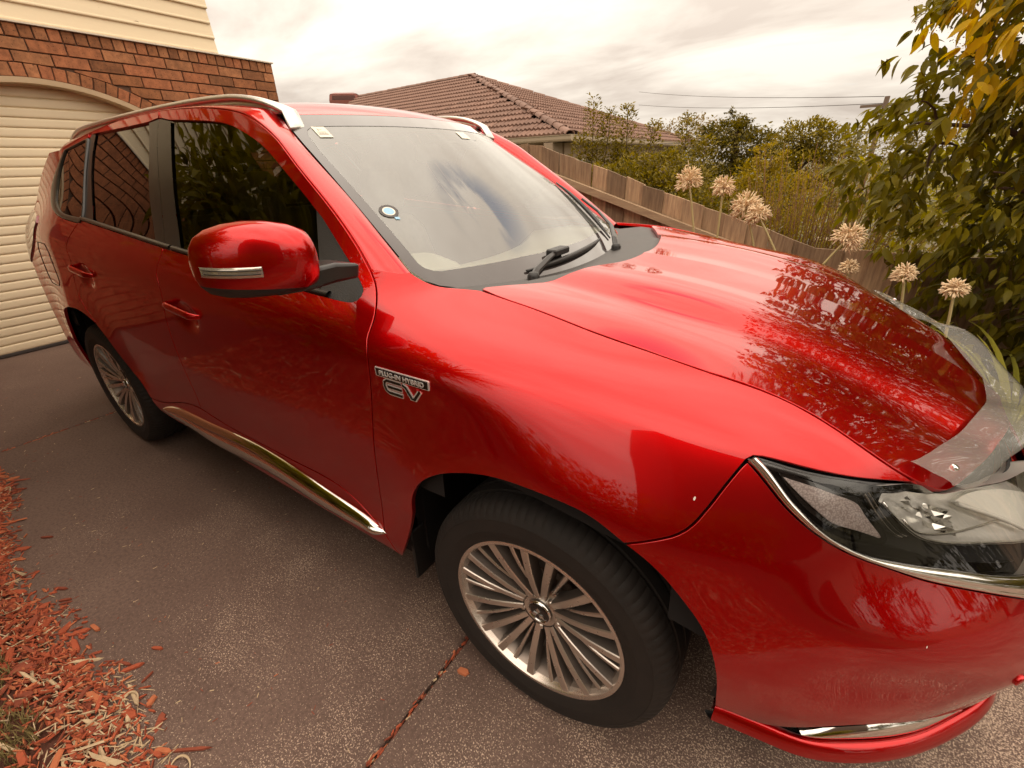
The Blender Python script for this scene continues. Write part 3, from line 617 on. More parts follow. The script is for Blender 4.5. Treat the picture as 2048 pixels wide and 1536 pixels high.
for k, (a, b_, r, lab) in enumerate(AG):
    t = tag(empty('dried_agapanthus', a), lab, 'flower', 'dried agapanthus heads by the fence'); a = np.array(a); b_ = np.array(b_)
    mid = np.array([a[0]*.75+b_[0]*.25, (a[1]+b_[1])/2, a[2]+(b_[2]-a[2])*.55])
    Pp = [(1-s)**2*a+2*s*(1-s)*mid+s*s*b_ for s in np.linspace(0, 1, 12)]
    MB().tube([tuple(p-a) for p in Pp], [.0074-.002*i/11 for i in range(12)], 8).obj('stalk', stalk, t, True)
    ax = Pp[-1]-Pp[-2]; ax /= np.linalg.norm(ax); mb = MB(); r *= (.94, .88, .95, .82, .9, .9, .95, .88)[k]; nr = (165, 120, 180, 140, 170, 110, 120, 150)[k]
    for i in range(nr):
        z_ = 1-1.55*(i+.5)/nr; an = i*2.39996+k; rr = math.sqrt(max(0, 1-z_*z_)); X, Y, Z = frames(ax[None], np.zeros(1)); v = X[0]*z_+Y[0]*rr*math.cos(an)+Z[0]*rr*math.sin(an)
        v = v+rng.normal(0, .13, 3); v /= np.linalg.norm(v); l = r*rng.choice([rng.uniform(.86, 1.06), rng.uniform(.55, .85)], p=[.72, .28]); p0 = b_-a; p1 = p0+v*l*.62; sgn = np.array([0, 0, -.18*l*abs(rr)]); p2 = p0+v*l+sgn+rng.normal(0, .006, 3)
        mb.m = 0; mb.tube([tuple(p0), tuple(p1)], [.0010, .0009], 4, False)
        dv = (p2-p1)/np.linalg.norm(p2-p1)+rng.normal(0, .45, 3); dv /= np.linalg.norm(dv); mb.tube([tuple(p1), tuple(p1+dv*r*.13), tuple(p1+dv*r*.32), tuple(p1+dv*r*.44)], [.0010, .0034, .0028, .0007], 5)
    kind(mb.obj('seed_head', husk, t, True), 'stuff')
    if k == 0:
        MB().tube([tuple(b_-a), tuple(b_-a+np.array([-.01, 0, .07])), tuple(b_-a+np.array([-.022, 0, .115]))], .0012, 5).tube([tuple(b_-a+np.array([-.01, 0, .09])), tuple(b_-a+np.array([-.03, 0, .085])), tuple(b_-a+np.array([-.038, 0, .06]))], [.001, .004, .001], 6).obj('sprig', husk, t, True)
# strap leaf clumps
def straps(loc, n, lab, ln=(.45, .75), seed_az=None):
    t = tag(empty('strap_leaf_plant', loc), lab, 'plant', 'strap-leaved clumps by the fence')
    for i in range(n):
        az = rng.uniform(0, 6.28) if seed_az is None else seed_az[i]; L_ = rng.uniform(*ln); w = rng.uniform(.022, .034); s = np.linspace(0, 1, 9); lean = rng.uniform(.5, 1.0)
        x = L_*lean*s**1.4*.75; z = L_*(s*.95-.62*lean*s**2.2); V = []
        for j in range(9):
            ww = w*.5*(1-s[j]**3)+.001; V += [(x[j], -ww, z[j]+.004), (x[j], 0, z[j]), (x[j], ww, z[j]+.004)]
        F = [(3*j+q, 3*j+3+q, 3*j+4+q, 3*j+1+q) for j in range(8) for q in (0, 1)]
        o = mesh('leaf', V, F, strap_m, t); o.rotation_euler = (0, 0, az)
        at_ = o.data.attributes.new('tint', 'FLOAT', 'POINT'); at_.data.foreach_set('value', np.full(len(V), rng.random()*.7, np.float32))
straps((-.05, 1.4, .03), 22, 'strap-leaved clump hidden low behind the bonnet under the tallest seed heads'); straps((.55, 1.4, .03), 22, 'strap-leaved clump at the foot of the small brown seed head'); straps((1.30, 1.08, .12), 40, 'yellow green strap-leaved clump at the right edge beside the bonnet protector', (.75, 1.05))
# -- neighbour's shrubs and trees beyond the fence
olive = leafmat('olive_leaf', (.085, .068, .008), (.48, .35, .035), .55, .30); green_d = leafmat('deep_leaf', (.045, .040, .005), (.30, .21, .014), .55, .30); willow_m = leafmat('willow_leaf', (.16, .115, .006), (.50, .34, .02), .55, .40)
small = leaf_shape(2, .55, .1, .15); tiny = (np.array([(0, 0, 0), (.5, -.28, .08), (1, 0, 0), (.5, .28, .08)]), [(0, 1, 2, 3)])
for k, (x, y, top, lab) in enumerate(((-1.86, 3.55, 1.98, 'pencil-shaped shrub in front of the tiled roof corner, leftmost over the fence'), (-1.47, 3.5, 1.90, 'pencil-shaped shrub with twin tips right of the roof corner'), (-.94, 3.6, 1.78, 'wispy pencil shrub merging into the dark tree'))):
    t = tag(empty('pencil_shrub', (x, y, -.2)), lab, 'shrub', 'pencil shrubs over the fence'); o_ = np.array([x, y, -.2])
    st = []; Pl = []; Dl = []
    for j, (dx, hh, sp) in enumerate(((0, top, .0), (.16+.04*k, top-.10-.05*k, .1), (-.14, top-.32, .2), (.28, top-.5, .2), (-.27, top-.62, .2), (.05, top-.4, .3))):
        e = np.array([x+dx+rng.normal(0, .02), y+rng.normal(0, .06), hh]); pth = bez((x+dx*.3, y, -.2), e, .02, 9); st.append(([tuple(np.array(p)-o_) for p in pth], .014, .003))
        m_ = 1700; tt = rng.random(m_)**.75; pp = np.array(pth); ip = np.stack([np.interp(tt, np.linspace(0, 1, 9), pp[:, q]) for q in range(3)], 1); a = rng.uniform(0, 6.28, m_); rad = (.045+.20*np.sqrt(np.clip(1-tt, 0, 1)))*rng.random(m_)**.6
        Pl.append(ip+np.stack([np.cos(a)*rad, np.sin(a)*rad, rng.normal(0, .02, m_)], 1)); Dl.append(np.stack([np.cos(a), np.sin(a), rng.uniform(.3, 1.2, m_)], 1))
    limbs('stem', st, bark_t, t); Pl = np.concatenate(Pl); kind(leafcloud('foliage', Pl-o_, np.concatenate(Dl), rng.uniform(.024, .044, len(Pl)), small, olive, t), 'stuff')
def tree(name, lab, base, blobs, n, size, shape, mt, cat='tree', group=None, clump=14, tr=.09, shell=.55, tint=None):
    t = tag(empty(name, base), lab, cat, group); o_ = np.array(base, float); c = np.array([b[:3] for b in blobs]); top = c[np.argmax(c[:, 2])]
    segs = [([tuple(np.array(p)-o_) for p in bez(base, top, .0)], tr, tr*.35)]
    for b in blobs: s0 = o_+(top-o_)*min(.85, max(.15, (b[2]-o_[2])/max(.2, top[2]-o_[2])-.25)); segs.append(([tuple(np.array(p)-o_) for p in bez(s0, b[:3], .05, 5)], tr*.4, tr*.1))
    limbs('trunk', segs, bark_t, t); P, d = blobpts(blobs, n, shell, clump); kind(leafcloud('foliage', P-o_, d+[0, 0, .1], rng.uniform(size*.7, size*1.3, n), shape, mt, t, tint), 'stuff'); return t
lay = [(-1.22, 8, 2.02, .26, .3, .16), (-1.32, 8, 1.80, .50, .5, .16), (-1.15, 8, 1.58, .72, .6, .18), (-1.5, 7.8, 1.33, .75, .6, .20), (-1.1, 7.6, 1.08, .85, .6, .22), (-1.35, 7.6, .75, .95, .6, .25), (-.72, 7.9, 1.62, .30, .4, .2)]
tree('layered_tree', 'dark bushy tree with layered foliage rising highest beyond the fence', (-1.2, 8, -.3), lay, 13000, .060, small, green_d, clump=26)
tree('round_tree', 'broad yellow green round tree behind and right of the dark layered tree', (-.30, 11, -.3), [(-.42, 11, 1.80, .55, .5, .30), (.05, 11, 1.62, .55, .5, .32), (-.7, 11, 1.5, .5, .5, .35), (-.2, 10.8, 1.2, .9, .6, .4), (-.2, 10.6, .6, .95, .6, .5)], 12000, .070, small, olive, clump=22)
tree('yellow_green_shrub', 'yellow green shrub at the foot of the dark layered tree', (-.35, 5.2, -.3), [(-.35, 5.2, 1.12, .42, .35, .26), (-.05, 5.2, .85, .40, .35, .35), (-.62, 5.0, .80, .40, .3, .35), (-.3, 5.1, 1.42, .2, .2, .18)], 6500, .040, tiny, willow_m, 'shrub', clump=20, tr=.03)
tree('spreading_shrub', 'speckled green shrub spilling over the fence behind the agapanthus', (-.75, 3.0, -.2), [(-.85, 3.0, 1.08, .42, .25, .27), (-.45, 2.9, .95, .36, .22, .26), (-1.3, 3.05, 1.16, .36, .22, .27), (-.62, 2.95, .6, .5, .25, .3), (-1.0, 3.2, 1.32, .25, .2, .2), (-1.65, 3.1, 1.2, .25, .2, .2)], 15000, .034, small, olive, 'shrub', clump=18, tr=.025)
tree('far_tree', 'pale distant tree showing just right of the tiled roof', (-6.0, 22, -.3), [(-5.6, 22, 2.6, 1.2, .8, .5), (-6.8, 22, 2.3, 1.2, .8, .5), (-4.6, 22, 2.2, 1.0, .8, .5)], 2500, .11, tiny, leafmat('pale_leaf', (.20, .15, .06), (.42, .30, .14), .6, .2), clump=12)
tree('distant_hedge', 'hazy green row of distant trees by the power pole', (.9, 20, -.3), [(.2, 20, 1.35, 1.0, .8, .55), (1.6, 20, 1.75, 1.2, .8, .65), (2.9, 20, 1.9, 1.2, .8, .8), (4.4, 20, 2.2, 1.6, .8, 1.1)], 7000, .10, tiny, olive, 'trees', clump=16)
tree('boundary_hedge', 'dense dark hedge filling the yard behind the broadleaf tree', (2.4, 3.6, -.2), [(1.02, 3.2, .55, .38, .4, .62), (1.35, 3.3, .6, .45, .5, .7), (2.0, 3.4, .9, .7, .6, .9), (3.0, 3.4, 1.2, .9, .6, 1.2), (4.2, 3.4, 1.3, 1.0, .6, 1.3), (1.7, 4.2, 1.1, .6, .6, .6), (1.2, 6, .7, .9, .5, .8), (2.5, 6, .9, .9, .5, 1.0), (.5, 6.5, .5, .6, .4, .6), (2.6, 4.0, 2.0, .8, .6, .8)], 11000, .085, shp[0], broad, 'hedge', clump=12, shell=.9)
# willowy upright bush
t = tag(empty('willowy_bush', (.35, 2.85, -.15)), 'feathery olive bush of thin upright stems behind the low fence', 'bush'); st = []; Pl = []; Dl = []
for i in range(230):
    bx = rng.normal(.32, .26); by = 2.85+rng.normal(0, .22); hx = bx+(bx-.3)*.35+rng.normal(0, .07); hz = min(1.5, 1.18+rng.normal(0, .16)-.35*max(0, bx-.55)-.3*max(0, -.05-bx)); pth = bez((bx*.5+.17, by, -.15), (hx, by+rng.normal(0, .06), hz), .0, 6)
    st.append(([(p[0]-.35, p[1]-2.85, p[2]+.15) for p in pth], .0045, .0012)); m_ = 52; tt = .30+.70*rng.random(m_); pp = np.array(pth); ip = np.stack([np.interp(tt, np.linspace(0, 1, 6), pp[:, q]) for q in range(3)], 1); a = rng.uniform(0, 6.28, m_)
    Pl.append(ip-[.35, 2.85, -.15]); Dl.append(np.stack([np.cos(a)*.5, np.sin(a)*.5, rng.uniform(.5, 1.3, m_)], 1))
limbs('stem', st, mat('red_brown_twig', (.20, .085, .045), rough=.8), t); Pl = np.concatenate(Pl)
kind(leafcloud('foliage', Pl, np.concatenate(Dl), rng.uniform(.022, .050, len(Pl)), (np.array([(0, 0, 0), (.5, -.075, .0), (1, 0, -.1), (.5, .075, .0)]), [(0, 1, 2, 3)]), willow_m, t), 'stuff')
tag(MB().bbox((.33, 6.0, -.35), (.72, 6.25, .40), .01).obj('garden_block_wall', mat('pale_block', (.72, .60, .42), rough=.8, var=.4, vscale=6)), 'low cream block seen through the gap above the low fence', 'wall')
# ---- neighbour's tiled house ---------------------------------------------------------------
kk = .74; Cc = np.array(camp)
def sc(p): return Cc+kk*(np.array(p, float)-Cc)
E1 = sc((-7.854, 14.807, 2.3)); E2 = sc((-7.430, 32.269, 2.3)); APX = sc((-18.897, 23.812, 6.123)); rdir = np.array([math.cos(R(173.2)), math.sin(R(173.2)), 0.])
E0 = E1+rdir*16; RG0 = APX+rdir*9.; E3 = E2+rdir*16
NH = tag(empty('tiled_house', tuple(E1*[1, 1, 0])), 'neighbour house under a brown tiled hip roof behind the fence', 'house'); NO = np.array([E1[0], E1[1], 0])
tile_m = mat('roof_tile', (.235, .135, .098), rough=.85, var=.6, vscale=2.6, col2=(.135, .074, .054), bump=.4, bscale=30, obj_var=.16)
def tile_geo(w, l, nseg=8):
    V = []; F = []
    for i in range(nseg+1):
        s = i/nseg; z = .026*math.cos(2*math.pi*s*2)
        V += [(s*w-w/2, -.02, z+.075), (s*w-w/2, -.02, z+.006), (s*w-w/2, l, z+.010)]
    for i in range(nseg): F += [(3*i, 3*i+3, 3*i+4, 3*i+1), (3*i, 3*i+2, 3*i+5, 3*i+3)]
    return V, F
def roofplane(A, B, T0, T1, parent, tile_w, rows, mt, single):
    """eave A->B, top T0..T1; tiles in courses. single(p) -> own object"""
    A, B, T0, T1 = map(np.array, (A, B, T0, T1)); eu = (B-A)/np.linalg.norm(B-A); Ln = np.linalg.norm(B-A)
    up = ((T0+T1)/2-A); up = up-eu*(up@eu); H = np.linalg.norm(up); up /= H; nrm = np.cross(eu, up); nrm *= np.sign(nrm[2]); g = H/rows
    a0 = (T0-A)@eu; a1 = (T1-A)@eu; V0, F0 = tile_geo(tile_w, g*1.06); V0 = np.array(V0); me = None; big = []; n_ = 0
    for r in range(rows):
        f = (r+.35)/rows; lo = a0*f; hi = Ln+(a1-Ln)*f; off = (r % 2)*0
        for k in range(int(lo/tile_w)-1, int(hi/tile_w)+2):
            x = (k+.5)*tile_w+off
            if x < lo+tile_w*.2 or x > hi-tile_w*.2: continue
            p = A+eu*x+up*(r*g)
            big.append((p, r))
    M3 = np.stack([eu, up, nrm], 1); sel = []; rest = []
    for p, r in big: (sel if single(p) else rest).append(p)
    sel = sorted(sel, key=lambda p: np.linalg.norm(p-Cc))[:single.n]; ids = {id(p) for p in sel}; rest = [p for p, r in big if id(p) not in ids]
    for p in sel:
        if me is None: o = mesh('roof_tile', V0, F0, mt, parent, False); me = o.data
        else: o = bpy.data.objects.new('roof_tile', me); COL.objects.link(o); o.parent = parent
        Mx = Matrix([[*M3[q], 0] for q in range(3)]+[[0, 0, 0, 1]]) @ Matrix.Rotation(rng.normal(0, .012), 4, 'Z'); Mx.translation = Vector(p-NO+nrm*rng.normal(0, .003)); o.matrix_local = Mx
    VV = np.concatenate([(V0 @ M3.T)+p-NO for p in rest]); m_ = len(V0)
    kind(mesh('roof_tiling', VV, [tuple(i+m_*k for i in f) for k in range(len(rest)) for f in F0], mt, parent, False), 'stuff')
    return nrm
class Near:
    def __init__(s, f, n): s.f = f; s.n = n
    def __call__(s, p): return s.f(p)
inv_ = lambda p: (lambda c: c[2] < -1 and abs(c[0]/c[2]) < 18/cam.lens and abs(c[1]/c[2]) < 14/cam.lens)((camM @ np.r_[p, 1])[:3])
roofplane(E0, E1, RG0, APX, NH, .31, 16, tile_m, Near(inv_, 190)); roofplane(E1, E2, APX, APX, NH, .34, 16, tile_m, Near(inv_, 90))
mesh('roof_deck', [tuple(p-NO-[0, 0, .03]) for p in (E0, E1, APX, RG0, E2, E3)], [(0, 1, 2, 3), (1, 4, 2), (4, 5, 3, 2)], mat('roof_under', (.06, .03, .02)), NH, False)
cap0 = None
def caps(a, b_, n):
    global cap0
    d = (b_-a)/n; l = np.linalg.norm(d)
    for k in range(n):
        if cap0 is None:
            V = []; 
            for x, rr in ((0, .125), (l*1.05, .105), (l*1.05, .08), (0, .10)):
                for q in range(7): th_ = math.pi*q/6; V.append((x, rr*1.15*math.cos(th_), rr*.85*math.sin(th_)))
            F = [(r_*7+q, r_*7+q+1, ((r_+1) % 4)*7+q+1, ((r_+1) % 4)*7+q) for r_ in range(4) for q in range(6)]; cap0 = fixn(mesh('ridge_cap', V, F, tile_m, NH, True)); sharp(cap0, 50); o = cap0
        else: o = dup(cap0, NH)
        o.location = Vector(a+d*k-NO)+Vector((0, 0, .015+rng.normal(0, .004))); o.rotation_euler = Vector(d).to_track_quat('X', 'Z').to_euler()
caps(E1, APX, 22); caps(RG0, APX, 24); caps(E2, APX, 20)
gut = mat('gutter_paint', (.36, .28, .19), rough=.5); 
for a, b_ in ((E0, E1), (E1, E2)):
    d = (b_-a)/np.linalg.norm(b_-a); o_ = np.cross(d, [0, 0, 1]); MB().loft([[tuple(p-NO+o_*u+np.array([0, 0, w])) for u, w in ((.0, -.14), (.07, -.14), (.085, -.10), (.085, -.02), (.10, -.01), (.10, .005), (.0, .005))] for p in (a-d*.0, b_+d*.09)]).obj('gutter', gut, NH)
    MB().loft([[tuple(p-NO-o_*u+np.array([0, 0, w])) for u, w in ((0, -.16), (.55, -.16), (.55, -.14), (0, -.14))] for p in (a, b_)]).obj('soffit', gut, NH)
    s = -.55; n_w = mat('neighbour_wall', (.34, .25, .17), rough=.8, var=.3, vscale=3)
    MB().loft([[tuple(p-NO-o_*u+np.array([0, 0, w])) for u, w in ((.52, -3.0), (.80, -3.0), (.80, -.16), (.52, -.16))] for p in (a, b_-d*.52)]).obj('wall', n_w, NH)
def onwall(a, b_, x0, x1, z0, z1, nm, m, out=.52, dep=.03):
    d = (b_-a)/np.linalg.norm(b_-a); o_ = np.cross(d, [0, 0, 1]); mb = MB(); mb.loft([[tuple(a+d*x-NO-o_*(out-q)+np.array([0, 0, w])) for q, w in ((-.02, z0), (dep, z0), (dep, z1), (-.02, z1))] for x in (x0, x1)]); return fixn(mb.obj(nm, m, NH))
Lw = np.linalg.norm(E1-E0)
dark_w = mat('window_dark', (.02, .017, .014), rough=.15); 
for a, b_, x0, x1 in ((E0, E1, Lw-3.4, Lw-1.9), (E1, E2, 1.2, 2.4), (E1, E2, 4.6, 6.0)):
    w_ = onwall(a, b_, x0, x1, -1.9, -.55, 'window_frame', mat('window_frame_paint', (.70, .62, .50)), dep=.05); p_ = onwall(a, b_, x0+.06, x1-.06, -1.84, -.61, 'pane', dark_w, dep=.055); p_.parent = w_
# evaporative cooler on the roof behind the ridge
CO = np.array([-11.9, 15.6, 0]); f0 = -Cc+np.array([0, 0, 0])
ray = (np.array(camo.matrix_world) @ np.array([(694-1024)/901.650, (768-199)/901.650, -1, 0]))[:3]; tt_ = (RG0*.35+APX*.65)[1]+.55; s_ = (tt_-Cc[1])/ray[1]; CO = Cc+ray*s_
cool = mat('cooler_plastic', (.20, .055, .035), rough=.5); COOL = tag(empty('evaporative_cooler', tuple(CO)), 'red brown louvred evaporative cooler standing on the tiled roof', 'cooler')
S_c = .78; mb = MB(); mb.loft([[(sx*a*S_c, sy*a*S_c, z) for sx, sy in ((-1, -1), (1, -1), (1, 1), (-1, 1))] for a, z in ((.98, -.5), (1., -.12), (.94, .14), (.86, .20))]); mb.loft([[(sx*a*S_c, sy*a*S_c, z) for sx, sy in ((-1, -1), (1, -1), (1, 1), (-1, 1))] for a, z in ((.93, .18), (.66, .26), (.2, .30))]); bo = mb.obj('cabinet', cool, COOL)
COOL.rotation_euler = (0, 0, R(38))
lv = mat('louvre_dark', (.035, .018, .014), rough=.6); 
for sgn, ax_ in ((-1, 1), (1, 0), (-1, 0)):
    for k in range(5):
        z = -.10+.045*k; e = S_c*(1.004-.03*k*.4)
        if ax_ == 1: MB().box((-e*.80, sgn*e-.004, z), (e*.80, sgn*e+.01, z+.024)).obj('louvre', lv, COOL)
        else: MB().box((sgn*e-.008, -e*.80, z), (sgn*e+.008, e*.80, z+.024)).obj('louvre', lv, COOL)
# ---- power pole and lines down the street
pm = mat('pole_timber', (.16, .11, .08), rough=.9); PX, PY = 1.25, 22.
POLE = tag(empty('power_pole', (PX, PY, -.3)), 'timber power pole with two crossarms down the street', 'pole')
MB().tube([(0, 0, 0), (0, 0, 3.6)], [.10, .08], 10).obj('post', pm, POLE)
for z in (2.42, 3.28): MB().box((-.75, -.05, z), (.75, .05, z+.09)).obj('crossarm', pm, POLE)
wm_ = mat('wire', (.06, .05, .045), rough=.6)
for a, b_, lab in (((PX-.1, PY, 3.30), (-14.5, 40, 6.4), 'upper power line crossing the sky to the left'), ((PX+.1, PY, 3.08), (-13, 36, 5.1), 'second power line just under the upper one'), ((PX, PY, 2.3), (-9, 14.5, 2.0), 'lower service line dipping behind the trees')):
    Pw = [tuple(np.array(a)+(np.array(b_)-np.array(a))*t-np.array([0, 0, .5*4*t*(1-t)*.35])) for t in np.linspace(0, 1, 16)]; tag(MB().tube(Pw, .012, 5).obj('power_line', wm_, smooth=True), lab, 'power line', 'overhead lines')
# ---- near side, seen only mirrored in the paint and glass
tree('garden_tree', 'dense dark tree standing in the mulch bed left of the photographer', (-2.6, -3.0, 0), [(-2.5, -2.9, 2.1, 1.0, .9, .9), (-3.3, -2.9, 1.5, .9, .8, .9), (-2.2, -2.8, 1.3, .7, .7, .8), (-2.7, -3.0, 3.3, .9, .8, .7), (-3.6, -3.2, 2.6, .9, .8, .8), (-2.9, -2.9, .8, 1.2, .8, .7), (-3.0, -2.05, 2.1, .8, .7, .8), (-2.2, -2.15, 1.6, .6, .5, .7), (-3.9, -2.1, 2.4, .6, .6, .6), (-1.6, -2.25, 1.9, .6, .5, .6), (-2.3, -2.1, 2.9, .7, .6, .5)], 15000, .15, shp[0], broad, clump=10, shell=.9)
tree('garden_hedge', 'dark leafy hedge behind the photographer', (-.6, -4.6, 0), [(-1.5, -4.6, .75, 1.1, .6, .85), (-.4, -4.6, .8, 1.0, .6, .9), (.7, -4.6, .85, 1.0, .6, .9), (1.9, -4.6, .9, 1.0, .6, .9), (3.2, -4.6, .9, 1.0, .6, .9)], 9000, .13, shp[0], broad, 'hedge', clump=10, shell=.9)
SH = tag(empty('added_dark_house', (1.75, -5.6, 0)), 'unseen dark house added behind the photographer for the paint to mirror', 'house')  # house added out of view, shaped to put a dark reflection in the paint
dark_wall_m = mat('dark_house_wall', (.085, .045, .028), rough=.8, var=.5, vscale=4, stretch=(.3, 1, 4))
MB().box((0, -6, 0), (7, 0, 6.6)).obj('wall', dark_wall_m, SH)
MB().prism([(0, .0, 6.6), (0, -6.0, 6.6), (0, -3, 8.4)], (7.0, 0, 0)).obj('roof', tile_m, SH)
PALM = tag(empty('cordyline', (-1.35, -2.75, .03)), 'spiky cordyline palm in the mulch bed beside the photographer', 'palm')
MB().tube([(0, 0, 0), (.02, .03, .8), (-.02, .05, 1.6), (.0, .08, 2.35)], [.06, .05, .045, .04], 10).obj('trunk', bark_t, PALM, True)
P = np.tile([0., .08, 2.35], (260, 1)); a = rng.uniform(0, 6.28, 260); el = rng.uniform(-.3, 1.3, 260)
D_ = np.stack([np.cos(a)*np.cos(el), np.sin(a)*np.cos(el), np.sin(el)], 1)
kind(leafcloud('crown', P, D_, rng.uniform(.55, .85, 260), leaf_shape(5, .045, .1, .35), strap_m, PALM), 'stuff')

